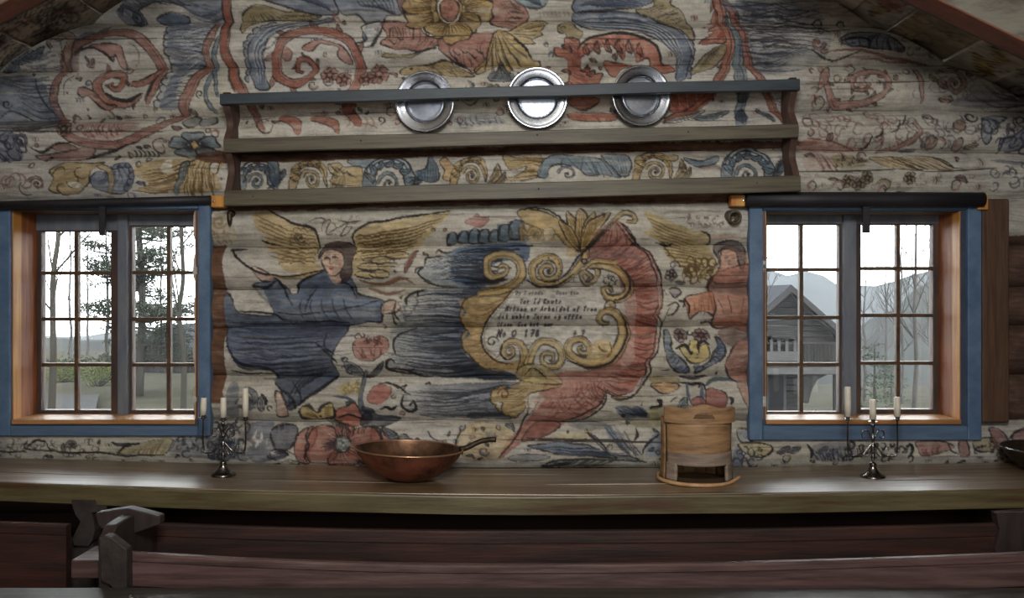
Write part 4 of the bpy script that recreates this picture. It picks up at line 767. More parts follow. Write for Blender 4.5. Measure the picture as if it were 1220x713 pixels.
    fl([(845, 0), (950, 0), (900, 20)], C(180, 150, 92), .6, 1.4)
    # -- bottom band left (view of 0..300, 500..560)
    V(0, 500, 4.067)
    squig(0, 88, 500, 80, 44, 1.1, K, .5); vol(378, 112, 24, 180, 1.3, C(150, 144, 130), 3., [(340, 140), (335, 110)], 1.2)
    st([(165, 88), (165, 130), (320, 145), (500, 150), (640, 165), (820, 165)], 2., K, .8); st([(165, 120), (200, 90), (250, 95)], 1.8); st([(250, 100), (270, 130), (300, 135)], 1.4); st([(512, 85), (500, 150)], 1.6)
    fl([(590, 150), (640, 120), (700, 100), (860, 90), (820, 158), (700, 160)], C(160, 146, 100), .8, .6); hatch([(700, 110), (780, 95), (860, 90)], [(660, 155), (740, 160), (820, 160)], 12, 1.2, C(90, 72, 40), .6, 1)
    st([(560, 100), (600, 112), (700, 105)], 2.8); st([(600, 150), (630, 120), (700, 100)], 2.4); fl([(840, 150), (870, 90), (960, 80), (1150, 90), (1200, 180), (900, 170)], C(96, 104, 116), .65); squig(860, 80, 330, 90, 30, 1.5, DB, .7)
    st([(860, 90), (830, 155)], 2., C(50, 60, 80)); fl([(0, 85), (60, 85), (60, 170), (0, 170)], C(112, 112, 116), .4); st([(0, 130), (80, 145), (160, 140)], 1.6)
    # -- bottom band right (view of 860..1220, 500..560)
    V(860, 500, 3.389)
    fl([(50, 40), (90, 35), (120, 60), (100, 80), (60, 80)], C(140, 146, 150), .8, 1.); hatch([(50, 60), (90, 40)], [(110, 80), (115, 60)], 6, 1.2, DB)
    fl([(50, 95), (100, 85), (180, 95), (190, 115), (150, 145), (90, 130)], C(176, 160, 104), .85, 1.4); st([(185, 95), (190, 118), (150, 150)], 2.)
    fl([(40, 100), (70, 130), (75, 180), (30, 180)], C(84, 98, 124), .7); squig(40, 100, 120, 80, 14, 1.5, DB, .7)
    for (x, y) in ((210, 110), (250, 110), (360, 110), (400, 120)): leaf(x, y+15, x+50, y-12, 26, C(98, 108, 130), .1, 1., 3)
    fl([(350, 90), (500, 90), (510, 155), (360, 160)], C(92, 98, 116), .55); hatch([(350, 110), (480, 95)], [(370, 155), (500, 150)], 12, 1.6, DB, .7, 1, .1); st([(325, 90), (345, 120), (345, 150)], 2.4)
    fl([(540, 95), (640, 90), (720, 95), (740, 150), (560, 155)], C(128, 124, 120), .5); squig(480, 90, 270, 65, 30, 1.8, C(40, 40, 46), .8)
    fl([(760, 80), (850, 75), (910, 100), (860, 125), (790, 135), (770, 110)], C(146, 92, 84), .9, 1.); hatch([(770, 100), (880, 90)], [(790, 130), (860, 125)], 9, 1.4, WINE, .8, 1, .2); st([(730, 80), (750, 110), (735, 150)], 2.4)
    fl([(930, 80), (960, 75), (970, 130), (935, 135)], C(140, 84, 78), .8, 1.); fl([(990, 80), (1060, 65), (1085, 95), (1060, 120), (1000, 115)], C(150, 138, 100), .85, 1.2); squig(990, 70, 90, 50, 9, 1.5, K, .7)
    fl([(1060, 30), (1110, 40), (1130, 100), (1080, 110)], C(130, 76, 76), .85, 1.); fl([(1150, 50), (1230, 30), (1230, 110), (1160, 100)], C(120, 66, 66), .85, 1.); st([(1130, 70), (1160, 45), (1200, 35)], 2.); st([(880, 80), (900, 120), (930, 130)], 1.4)
    V()
    # raw brown timber where the painting stops beside the windows
    def raw(x0, y0, x1, y1, c=BRN, a=.96):
        fl([(x0, y0), (x1, y0+1), (x1+1, (y0+y1)/2), (x1, y1), (x0, y1), (x0, (y0+y1)/2)], c, a, 0, False, .15)
    raw(240, 291, 270, 478, C(98, 60, 38)); raw(1150, 280, 1240, 500, C(84, 52, 38))
    fl([(255, 292), (262, 292), (262, 478), (255, 478)], C(120, 72, 40), .4, 0, False)
    # ---- small curls and leaves that fill the ground between the big motifs
    def filler(x0, y0, x1, y1, n, cols, r0=3, r1=8):
        for _ in range(n):
            x, y = prng.uniform(x0, x1), prng.uniform(y0, y1)
            X_, Y_ = int((x-PX0)*RS), int((y-PY0)*RS)
            pt = cv[max(Y_-8, 0):Y_+9, max(X_-8, 0):X_+9].reshape(-1, 3)
            if (np.abs(pt-GR*.9).max(1) > .17).mean() > .12: continue
            r = prng.uniform(r0, r1); an = prng.uniform(0, 360)
            q = prng.randint(3); c_ = cols[prng.randint(len(cols))]
            if q == 0: st(sp(x, y, r*.9, r*.3, an, prng.choice([-1, 1])*prng.uniform(.6, 1.1), 10), 1.1, K, .7); st(sp(x, y, r*.7, r*.3, an, .5, 8), 2., c_, .6)
            elif q == 1: leaf(x-r*math.cos(math.radians(an)), y-r*.5*math.sin(math.radians(an)), x+r*math.cos(math.radians(an)), y+r*.5*math.sin(math.radians(an)), r*.7, c_, prng.uniform(-.2, .2), .9, 1, .7)
            else:
                for k in range(3): st([(x+k*3, y), (x+k*3+2, y+r*.4), (x+k*3+1, y+r*.8)], 1.2, K if k % 2 else c_, .65)
    filler(280, 60, 950, 150, 260, [RD, C(110, 120, 124), OL], 3, 8); filler(0, 60, 265, 235, 240, [WINE, BL, OL], 3, 8); filler(955, 30, 1220, 232, 150, [WINE, OL, PK, PK], 5, 12)
    filler(0, 524, 240, 552, 80, [OL, BL], 2.5, 6); filler(300, 505, 890, 552, 150, [OL, BL, C(120, 124, 112)], 3, 8); filler(890, 528, 1220, 552, 90, [WINE, BL, OL], 3, 7); filler(420, 250, 540, 500, 60, [PK, BL, OL], 2.5, 5); filler(775, 300, 870, 500, 40, [PK, BL], 2.5, 5); filler(280, 0, 960, 60, 90, [BL, OL, RD], 3, 7)
    # ---- wear: paint lost along the grain, grime, drying cracks
    ax = np.arange(PW)/RS+PX0
    wear = np.clip((N_STREAK*.6+N_BLOT*.4-.60)*5, 0, 1)*.27
    cv[:] = cv*(1-wear[..., None])+(GR*.86)[None, None]*wear[..., None]
    wd = np.clip((vnoise(PH, PW, 90, 3, 21)-.72)*6, 0, 1)*.35
    cv[:] = cv*(1-wd[..., None])+C(96, 82, 68)[None, None]*wd[..., None]
    # the outer parts of the mural are greyer and darker than its middle
    xx = np.abs(ax-600)/620; dull = np.clip((xx-.45)*1.5, 0, 1)[None, :]*.22*np.ones((PH, 1))
    g = cv.mean(2, keepdims=True)
    cv[:] = cv*.84+g*.16
    # brush edges wander a little: sample the picture through a slight warp
    wx = (vnoise(PH, PW, 34, 26, 41)-.5)*6.+(vnoise(PH, PW, 5, 5, 43)-.5)*1.6; wy = (vnoise(PH, PW, 34, 26, 42)-.5)*5.+(vnoise(PH, PW, 5, 5, 44)-.5)*1.4
    iy = np.clip(np.arange(PH)[:, None]+wy, 0, PH-1).astype(int); ix = np.clip(np.arange(PW)[None, :]+wx, 0, PW-1).astype(int)
    cv[:] = cv[iy, ix]; g = cv.mean(2, keepdims=True)
    r0 = int((556.5-PY0)*RS); cv[r0:] = C(70, 52, 42)*(.8+.3*N_STREAK[r0:])[..., None]  # bare wood below the table top, coloured dark to stand for its shade
    cv[:] = cv*(1-dull[..., None])+(g*.86*C(252, 250, 255))*dull[..., None]
    cv[:] *= (.93+.12*N_FINE)[..., None]
    for k in range(130):
        x = prng.uniform(0, 1220); y = prng.uniform(0, 556); l = prng.uniform(15, 90)
        st([(x, y), (x+l*.5, y+prng.uniform(-1, 1)), (x+l, y+prng.uniform(-1.5, 1.5))], .7, C(60, 50, 44), .5)
    for (x, y, x2, y2, w) in ((940, 207, 1060, 204, 1.6), (1092, 207, 1180, 202, 1.2), (0, 51, 260, 50, .8), (330, 49, 560, 47, .9), (660, 50, 900, 52, .7), (950, 43, 1010, 38, 1.2), (960, 101, 1100, 101, 1.), (870, 34, 990, 36, 1.2), (0, 158, 200, 160, 1.), (590, 521, 800, 525, 1.)):
        st([(x, y), ((x+x2)/2, (y+y2)/2+.8), (x2, y2)], w, C(40, 32, 28), .8)
    # ---- text in the cartouche
    V(560, 320, 5.091)
    def word(s, x, y, h, w=.95, a=.9, slant=.22):
        a = min(a*1.2, 1)
        for ch in s:
            if ch in GLY:
                for pl in GLY[ch]:
                    st([(x+px*h*.62+(-py)*slant*h, y+py*h) for px, py in pl], w, C(48, 44, 46), a*prng.uniform(.7, 1.1), 0, len(pl) > 2, .5)
            x += h*.62*(1.12 if ch != ' ' else .8)
    word('Og J vinds', 275, 158, 26, .9, .5); word('Oger ten', 520, 158, 26, .9, .5)
    word('Tor Id Knuts', 300, 212, 32, 1.1, .72); word('Nilson er Arbeidet af Tron', 215, 256, 32, 1.1, .8)
    word('det umble Jarun og uffte', 170, 302, 32, 1.1, .75); word('Olsen  Kom but  aar', 165, 350, 28, 1.1, .75)
    word('No O  178', 165, 410, 46, 1.5, .85); word('+ 7', 620, 410, 40, 1.4, .6)

GLY = {
 'O': [[(.5, -.8), (.1, -.6), (0, -.3), (.2, 0), (.6, -.1), (.75, -.45), (.5, -.8)]], 'g': [[(.6, -.4), (.3, -.5), (.1, -.25), (.4, -.1), (.6, -.4), (.55, .1), (.2, .25)]],
 'J': [[(.2, -.8), (.7, -.8)], [(.5, -.8), (.45, -.1), (.1, 0)]], 'v': [[(0, -.45), (.25, 0), (.6, -.5)]], 'i': [[(.2, -.4), (.2, 0)], [(.2, -.65), (.25, -.6)]], 'n': [[(.05, -.4), (.05, 0)], [(.05, -.3), (.4, -.45), (.5, 0)]],
 'd': [[(.55, -.8), (.5, 0), (.15, 0), (.05, -.25), (.4, -.4)]], 's': [[(.5, -.45), (.15, -.35), (.45, -.12), (.1, 0)]], 'e': [[(.1, -.2), (.5, -.3), (.3, -.48), (.08, -.2), (.3, 0), (.55, -.1)]], 'r': [[(.1, -.45), (.1, 0)], [(.1, -.3), (.45, -.45)]],
 't': [[(.3, -.75), (.25, 0), (.5, -.05)], [(.05, -.45), (.5, -.48)]], 'T': [[(0, -.75), (.8, -.8)], [(.4, -.8), (.35, 0)]], 'o': [[(.3, -.45), (.05, -.2), (.25, 0), (.5, -.2), (.3, -.45)]], 'I': [[(.3, -.85), (.25, 0)], [(.1, -.85), (.5, -.85)], [(.1, 0), (.45, 0)]],
 'K': [[(.1, -.85), (.1, 0)], [(.65, -.85), (.12, -.4), (.65, 0)]], 'u': [[(.05, -.45), (.1, -.05), (.4, -.05), (.5, -.45)], [(.5, -.45), (.5, 0)]], 'N': [[(0, 0), (.1, -.8)], [(.1, -.8), (.6, 0)], [(.6, 0), (.7, -.85)]], 'l': [[(.25, -.8), (.2, 0)]],
 'A': [[(0, 0), (.4, -.85)], [(.4, -.85), (.65, 0)], [(.15, -.3), (.6, -.3)]], 'b': [[(.1, -.8), (.1, 0), (.45, -.1), (.45, -.4), (.1, -.35)]], 'a': [[(.5, -.42), (.15, -.42), (.1, -.05), (.45, -.1)], [(.5, -.45), (.5, 0)]], 'f': [[(.5, -.8), (.25, -.65), (.2, .2)], [(.05, -.42), (.45, -.45)]],
 'm': [[(0, -.4), (0, 0)], [(0, -.35), (.25, -.42), (.28, 0)], [(.28, -.35), (.52, -.42), (.56, 0)]], 'k': [[(.1, -.8), (.1, 0)], [(.5, -.45), (.12, -.2), (.5, 0)]],
 '1': [[(.25, -.85), (.2, 0)], [(.05, -.65), (.25, -.85)]], '7': [[(.05, -.8), (.6, -.8), (.3, 0)], [(.15, -.4), (.55, -.42)]], '8': [[(.55, -.7), (.2, -.8), (.15, -.5), (.55, -.3), (.4, 0), (.1, -.1), (.2, -.4), (.55, -.7)]], '+': [[(.05, -.4), (.7, -.4)], [(.4, -.75), (.35, 0)]],
}
# ---------------------------------------------------------------- helpers
def P(px, py, y=0.):
    d = (y-CAMY)/FPX
    return Vector(((px-610)*d, y, CAMZ-(py-356.5)*d))
def link(o, parent=None):
    COL.objects.link(o)
    if parent is not None: o.parent = parent
    return o
def obj(name, bm, mat=None, parent=None, smooth=False):
    me = bpy.data.meshes.new(name)
    bmesh.ops.recalc_face_normals(bm, faces=bm.faces)
    bm.to_mesh(me); bm.free()
    if smooth is True: me.polygons.foreach_set('use_smooth', [True]*len(me.polygons))
    elif smooth: me.shade_auto_smooth(angle=smooth) if hasattr(me, 'shade_auto_smooth') else me.polygons.foreach_set('use_smooth', [True]*len(me.polygons))
    if mat: me.materials.append(mat)
    return link(bpy.data.objects.new(name, me), parent)
def empty(name, loc=(0, 0, 0)):
    o = bpy.data.objects.new(name, None); o.empty_display_size = .1; o.location = loc; return link(o)
def tag(o, label=None, cat=None, group=None, kind=None):
    for k, v in (('label', label), ('category', cat), ('group', group), ('kind', kind)):
        if v: o[k] = v
    return o
def loc0(o, root):
    """parent o to an empty that stands at root.location, keeping o in place"""
    o.parent = root; o.matrix_parent_inverse = Matrix.Translation(-Vector(root.location)); return o
def box(bm, lo, hi, bev=0., seg=1):
    lo = Vector(lo); hi = Vector(hi)
    r = bmesh.ops.create_cube(bm, size=1)
    vs = r['verts']; c = (lo+hi)/2; s = hi-lo
    for v in vs: v.co = Vector((v.co.x*s.x, v.co.y*s.y, v.co.z*s.z))+c
    if bev:
        es = list({e for v in vs for e in v.link_edges})
        bmesh.ops.bevel(bm, geom=es, offset=bev, segments=seg, affect='EDGES', profile=.5)
    return vs
def beam(bm, a, b, w, h, bev=0.):
    """square bar from a to b, w across, h high"""
    a = Vector(a); b = Vector(b); d = b-a
    n0 = len(bm.verts); vs = box(bm, (-w/2, -h/2, 0), (w/2, h/2, d.length), bev)
    q = d.to_track_quat('Z', 'Y')
    bm.verts.ensure_lookup_table()
    for v in bm.verts[n0:] if bev else vs: v.co = q @ v.co + a
def pboard(bm, x0, y0, x1, y1, yf, th, bev=.002):
    """board whose front face spans the wall area x0..x1, y0..y1 at depth yf"""
    a = P(x0, y1, yf); b = P(x1, y0, yf)
    return box(bm, (a.x, yf, a.z), (b.x, yf+th, b.z), bev)
def prism(bm, pts, y0, y1):
    """xz outline extruded along y"""
    f = [bm.verts.new((p[0], y0, p[1])) for p in pts]; g = [bm.verts.new((p[0], y1, p[1])) for p in pts]
    n = len(pts)
    bm.faces.new(f); bm.faces.new(list(reversed(g)))
    for i in range(n): bm.faces.new((f[i], g[i], g[(i+1) % n], f[(i+1) % n]))
def lathe(bm, prof, n=32, c=(0, 0, 0), M=None):
    rings = []
    for r, z in prof:
        if r < 1e-5: rings.append([bm.verts.new((c[0], c[1], c[2]+z))])
        else: rings.append([bm.verts.new((c[0]+r*math.cos(2*math.pi*k/n), c[1]+r*math.sin(2*math.pi*k/n), c[2]+z)) for k in range(n)])
    for A, B in zip(rings, rings[1:]):
        if len(A) == 1 and len(B) == 1: continue
        for k in range(n):
            k2 = (k+1) % n
            if len(A) == 1: bm.faces.new((A[0], B[k], B[k2]))
            elif len(B) == 1: bm.faces.new((A[k], B[0], A[k2]))
            else: bm.faces.new((A[k], B[k], B[k2], A[k2]))
    if M is not None:
        vs = [v for r in rings for v in r]
        for v in vs: v.co = M @ v.co
def tube(bm, pts, rad, n=8, sm=True):
    P_ = [Vector(p) for p in pts]
    if sm:
        a = cr(np.array([tuple(p) for p in P_], np.float32), False, 5) if len(P_) > 2 else np.array([tuple(p) for p in P_])
        Q = [Vector([float(c) for c in p]) for p in a]
    else: Q = P_
    R = [rad]*len(Q) if np.ndim(rad) == 0 else list(np.interp(np.linspace(0, 1, len(Q)), np.linspace(0, 1, len(rad)), rad))
    up = Vector((0, 1, 0)); rings = []
    for i, p in enumerate(Q):
        t = (Q[min(i+1, len(Q)-1)]-Q[max(i-1, 0)]).normalized()
        s = t.cross(up)
        if s.length < 1e-3: s = t.cross(Vector((1, 0, 0)))
        s.normalize(); u = s.cross(t).normalized()
        rings.append([bm.verts.new(p+(s*math.cos(2*math.pi*k/n)+u*math.sin(2*math.pi*k/n))*R[i]) for k in range(n)])
    for A, B in zip(rings, rings[1:]):
        for k in range(n): bm.faces.new((A[k], B[k], B[(k+1) % n], A[(k+1) % n]))
    bm.faces.new(rings[0]); bm.faces.new(list(reversed(rings[-1])))

# ---------------------------------------------------------------- materials
def srgb(r, g, b):
    f = lambda c: c/255/12.92 if c/255 <= .04045 else ((c/255+.055)/1.055)**2.4
    return (f(r), f(g), f(b), 1)
def mat(name, col, rough=.6, metal=0., c2=None, scale=(8, 8, 8), bump=0., spec=.5, detail=4, pos=(.35, .65), c3=None, coat=0., rvar=0.):
    m = bpy.data.materials.new(name); m.use_nodes = True; t = m.node_tree; b = t.nodes['Principled BSDF']
    b.inputs['Base Color'].default_value = col; b.inputs['Roughness'].default_value = rough; b.inputs['Metallic'].default_value = metal
    b.inputs['Specular IOR Level'].default_value = spec; b.inputs['Coat Weight'].default_value = coat; b.inputs['Coat Roughness'].default_value = .38
    if c2 is not None or bump or rvar:
        tc = t.nodes.new('ShaderNodeTexCoord'); mp = t.nodes.new('ShaderNodeMapping'); n = t.nodes.new('ShaderNodeTexNoise')
        mp.inputs['Scale'].default_value = scale; n.inputs['Scale'].default_value = 1; n.inputs['Detail'].default_value = detail; n.inputs['Roughness'].default_value = .65
        oi = t.nodes.new('ShaderNodeObjectInfo'); ad = t.nodes.new('ShaderNodeVectorMath'); ad.operation = 'ADD'; sc_ = t.nodes.new('ShaderNodeVectorMath'); sc_.operation = 'SCALE'
        sc_.inputs[3].default_value = 40; cb = t.nodes.new('ShaderNodeCombineXYZ')
        for i in range(3): t.links.new(oi.outputs['Random'], cb.inputs[i])
        t.links.new(cb.outputs[0], sc_.inputs[0])
        t.links.new(tc.outputs['Object'], mp.inputs['Vector']); t.links.new(mp.outputs[0], ad.inputs[0]); t.links.new(sc_.outputs[0], ad.inputs[1]); t.links.new(ad.outputs[0], n.inputs['Vector'])
        if c2 is not None:
            r = t.nodes.new('ShaderNodeValToRGB'); r.color_ramp.elements[0].position = pos[0]; r.color_ramp.elements[1].position = pos[1]
            r.color_ramp.elements[0].color = col; r.color_ramp.elements[1].color = c2
            if c3 is not None:
                e = r.color_ramp.elements.new((pos[0]+pos[1])/2); e.color = c3
            t.links.new(n.outputs['Fac'], r.inputs['Fac']); t.links.new(r.outputs['Color'], b.inputs['Base Color'])
        if rvar:
            mr = t.nodes.new('ShaderNodeMapRange'); mr.inputs['From Min'].default_value = .3; mr.inputs['From Max'].default_value = .7
            mr.inputs['To Min'].default_value = rough-rvar; mr.inputs['To Max'].default_value = rough+rvar
            t.links.new(n.outputs['Fac'], mr.inputs['Value']); t.links.new(mr.outputs['Result'], b.inputs['Roughness'])
        if bump:
            bp = t.nodes.new('ShaderNodeBump'); bp.inputs['Strength'].default_value = bump; bp.inputs['Distance'].default_value = .01
            t.links.new(n.outputs['Fac'], bp.inputs['Height']); t.links.new(bp.outputs['Normal'], b.inputs['Normal'])
    return m
def vmat(name, rough=.75, bump=.25, scale=(14, 14, 130)):
    m = mat(name, (1, 1, 1, 1), rough, bump=bump, scale=scale, spec=.3)
    t = m.node_tree; a = t.nodes.new('ShaderNodeAttribute'); a.attribute_name = 'paint'
    t.links.new(a.outputs['Color'], t.nodes['Principled BSDF'].inputs['Base Color']); return m
M_LOG = vmat('painted_log_wood', .72, .35, (3, 60, 60))
M_CEIL = vmat('painted_ceiling_board', .8, .3, (60, 4, 60))
M_BLUE = mat('blue_window_paint', srgb(72, 96, 124), .5, c2=srgb(98, 120, 146), scale=(9, 9, 9), bump=.15, c3=srgb(84, 108, 136))
M_BLUEH = mat('blue_window_paint_along', srgb(74, 96, 122), .5, c2=srgb(90, 112, 138), scale=(4, 30, 30), bump=.15)
M_DKBLUE = mat('dark_blue_paint', srgb(46, 56, 74), .55, c2=srgb(64, 76, 96), scale=(6, 6, 6), bump=.1)
M_PINE = mat('yellow_pine', srgb(206, 150, 72), .5, c2=srgb(176, 112, 48), scale=(40, 40, 3), bump=.1, detail=3)
M_REVEAL = mat('orange_pine', srgb(164, 96, 48), .6, c2=srgb(112, 62, 34), scale=(40, 40, 3), bump=.1)
M_SILL = mat('pine_sill', srgb(186, 140, 92), .5, c2=srgb(150, 104, 62), scale=(3, 40, 40), bump=.1)
M_HEAD = mat('head_board', srgb(126, 104, 70), .6, c2=srgb(104, 96, 84), scale=(3, 40, 40), bump=.1)
M_SASH = mat('weathered_sash_wood', srgb(58, 46, 44), .55, c2=srgb(84, 64, 52), scale=(20, 20, 5), bump=.2)
M_SASHB = mat('blue_grey_sash_paint', srgb(96, 104, 116), .55, c2=srgb(118, 122, 128), scale=(20, 20, 5), bump=.2)
M_BAR = mat('glazing_bar_wood', srgb(96, 72, 48), .5, c2=srgb(60, 46, 38), scale=(20, 20, 20), bump=.1)
M_BLACK = mat('black_blind_cloth', srgb(26, 25, 28), .6, c2=srgb(34, 33, 36), scale=(60, 60, 60), bump=.1)
M_POST = mat('brown_post_wood', srgb(92, 66, 46), .6, c2=srgb(66, 46, 34), scale=(40, 40, 3), bump=.3)
M_TABLE = mat('waxed_table_wood', srgb(146, 126, 96), .45, c2=srgb(80, 64, 46), scale=(1.6, 36, 36), bump=.1, spec=1.0, coat=1.0, c3=srgb(108, 88, 62), rvar=.08)
M_TEDGE = mat('table_edge_wood', srgb(104, 94, 66), .45, c2=srgb(76, 54, 36), scale=(2.2, 26, 26), bump=.25, c3=srgb(88, 80, 54), spec=.5)
M_RACK = mat('olive_rack_wood', srgb(92, 84, 64), .5, c2=srgb(62, 52, 40), scale=(3, 60, 60), bump=.3, c3=srgb(80, 74, 57))
M_RACKB = mat('blue_rack_paint', srgb(50, 62, 70), .5, c2=srgb(36, 44, 52), scale=(4, 30, 30), bump=.2)
M_RACKS = mat('brown_rack_side', srgb(92, 68, 58), .6, c2=srgb(62, 44, 38), scale=(30, 30, 4), bump=.25)
M_PURP = mat('dark_purple_bench_paint', srgb(102, 80, 77), .5, c2=srgb(56, 38, 36), scale=(2.4, 34, 34), bump=.3, c3=srgb(84, 62, 60), detail=7, rvar=.08)
M_PURV = mat('dark_purple_end_paint', srgb(58, 46, 44), .6, c2=srgb(38, 29, 27), scale=(20, 20, 5), bump=.3)
M_DKRED = mat('dark_red_board', srgb(68, 40, 34), .5, c2=srgb(36, 26, 24), scale=(2, 26, 26), bump=.3, c3=srgb(52, 34, 30))
M_GREY = mat('dark_grey_board', srgb(60, 56, 50), .5, c2=srgb(40, 36, 33), scale=(2, 26, 26), bump=.3)
M_CARVE = mat('grey_carved_wood', srgb(60, 52, 49), .6, c2=srgb(40, 33, 30), scale=(20, 20, 20), bump=.3)
M_PEWTER = mat('polished_pewter', srgb(196, 200, 208), .26, 1., c2=srgb(160, 166, 176), scale=(9, 9, 9), bump=.12, rvar=.05)
M_PEWTERW = mat('dulled_pewter_well', srgb(186, 192, 204), .34, 1., c2=srgb(140, 148, 162), scale=(14, 14, 14), bump=.2, rvar=.05)
M_SILVER = mat('tarnished_silver', srgb(150, 146, 142), .2, 1., c2=srgb(84, 80, 80), scale=(60, 60, 60), bump=.1)
M_WAX = mat('candle_wax', srgb(226, 220, 204), .45, c2=srgb(214, 206, 188), scale=(30, 30, 30))
M_WICK = mat('black_wick', srgb(30, 28, 26), .9)
M_COPPER = mat('aged_copper', srgb(176, 112, 92), .42, .8, c2=srgb(96, 66, 54), scale=(9, 9, 9), bump=.25, c3=srgb(150, 96, 78), rvar=.08)
M_COPIN = mat('dark_copper_inside', srgb(132, 98, 76), .38, .8, c2=srgb(70, 54, 46), scale=(12, 12, 12), bump=.2)
M_RIM = mat('worn_copper_rim', srgb(190, 150, 120), .3, .8)
M_IRON = mat('wrought_iron', srgb(52, 46, 42), .5, .7, c2=srgb(84, 70, 52), scale=(40, 40, 40), bump=.3)
M_BOX = mat('honey_wood', srgb(172, 138, 100), .6, c2=srgb(122, 94, 66), scale=(5, 5, 34), bump=.3, c3=srgb(156, 122, 86))
M_BOXG = mat('worn_grey_wood', srgb(150, 134, 118), .65, c2=srgb(112, 96, 84), scale=(8, 8, 60), bump=.3)
M_HOOP = mat('pale_hoop_wood', srgb(196, 160, 120), .5, c2=srgb(170, 128, 88), scale=(20, 20, 20), bump=.1)
M_ROOM = mat('dark_room_timber', srgb(92, 70, 54), .8, c2=srgb(64, 48, 38), scale=(2, 2, 14), bump=.3)
M_RAFT = mat('painted_rafter_face', srgb(124, 120, 108), .7, c2=srgb(86, 78, 70), scale=(5, 5, 20), bump=.3, c3=srgb(112, 108, 98))
M_RAFTR = mat('red_brown_rafter_edge', srgb(122, 72, 54), .6, c2=srgb(92, 54, 42), scale=(4, 20, 20), bump=.3)
def glass():
    m = bpy.data.materials.new('old_window_glass'); m.use_nodes = True; t = m.node_tree; t.nodes.clear()
    o = t.nodes.new('ShaderNodeOutputMaterial'); mx = t.nodes.new('ShaderNodeMixShader'); tr = t.nodes.new('ShaderNodeBsdfTransparent'); g = t.nodes.new('ShaderNodeBsdfGlossy')
    tr.inputs['Color'].default_value = (.94, .96, .95, 1); g.inputs['Roughness'].default_value = .03
    lw = t.nodes.new('ShaderNodeFresnel'); lw.inputs['IOR'].default_value = 1.45
    nz = t.nodes.new('ShaderNodeTexNoise'); nz.inputs['Scale'].default_value = 6; bp = t.nodes.new('ShaderNodeBump'); bp.inputs['Strength'].default_value = .1
    t.links.new(nz.outputs['Fac'], bp.inputs['Height']); t.links.new(bp.outputs[0], g.inputs['Normal'])
    t.links.new(lw.outputs[0], mx.inputs[0]); t.links.new(tr.outputs[0], mx.inputs[1]); t.links.new(g.outputs[0], mx.inputs[2]); t.links.new(mx.outputs[0], o.inputs[0]); return m
M_GLASS = glass()

# ---------------------------------------------------------------- the painted log wall
paint()
def lin(a):
    a = np.clip(a, 0, 1); return np.where(a <= .04045, a/12.92, ((a+.055)/1.055)**2.4)
def sample(px, py):
    x = np.clip((px-PX0)*RS, 1, PW-2).astype(int); y = np.clip((py-PY0)*RS, 1, PH-2).astype(int)
    return (cv[y, x]*2+cv[y, x+1]+cv[y+1, x])/4
SEAMS = [(-290, -290, -290), (-235, -240, -232), (-182, -188, -180), (-128, -134, -126), (-76, -82, -74), (-22, -28, -18), (31, 26, 36), (86, 79, 79), (145, 134, 133), (192, 180, 183), (244, 240, 238), (297, 294, 292),
         (345, 343, 341), (392, 389, 388), (447, 449, 447), (500, 502, 500), (560, 560, 560), (612, 612, 612), (668, 668, 668), (744, 744, 744)]
def seam(i, x):
    l, c, r = SEAMS[i]; u = (x-610)/610
    u = np.clip(u, -1.15, 1.15)
    return c+(r-l)/2*u+((r+l)/2-c)*u*u+.9*np.sin(x*.021+i*1.7)+.5*np.sin(x*.057+i*2.9)
def roofx(py):
    """left and right edge of the gable at a given height"""
    return (84-py)/.52, 1054+(py-39)/.52
OPEN = [(13., 236., 252., 510.), (908., 1150., 252., 512.)]   # window openings (wall units)
wall = empty('wall_back'); tag(wall, kind='structure')
RELIEF = vnoise(PH, PW, 90, 12, 31)
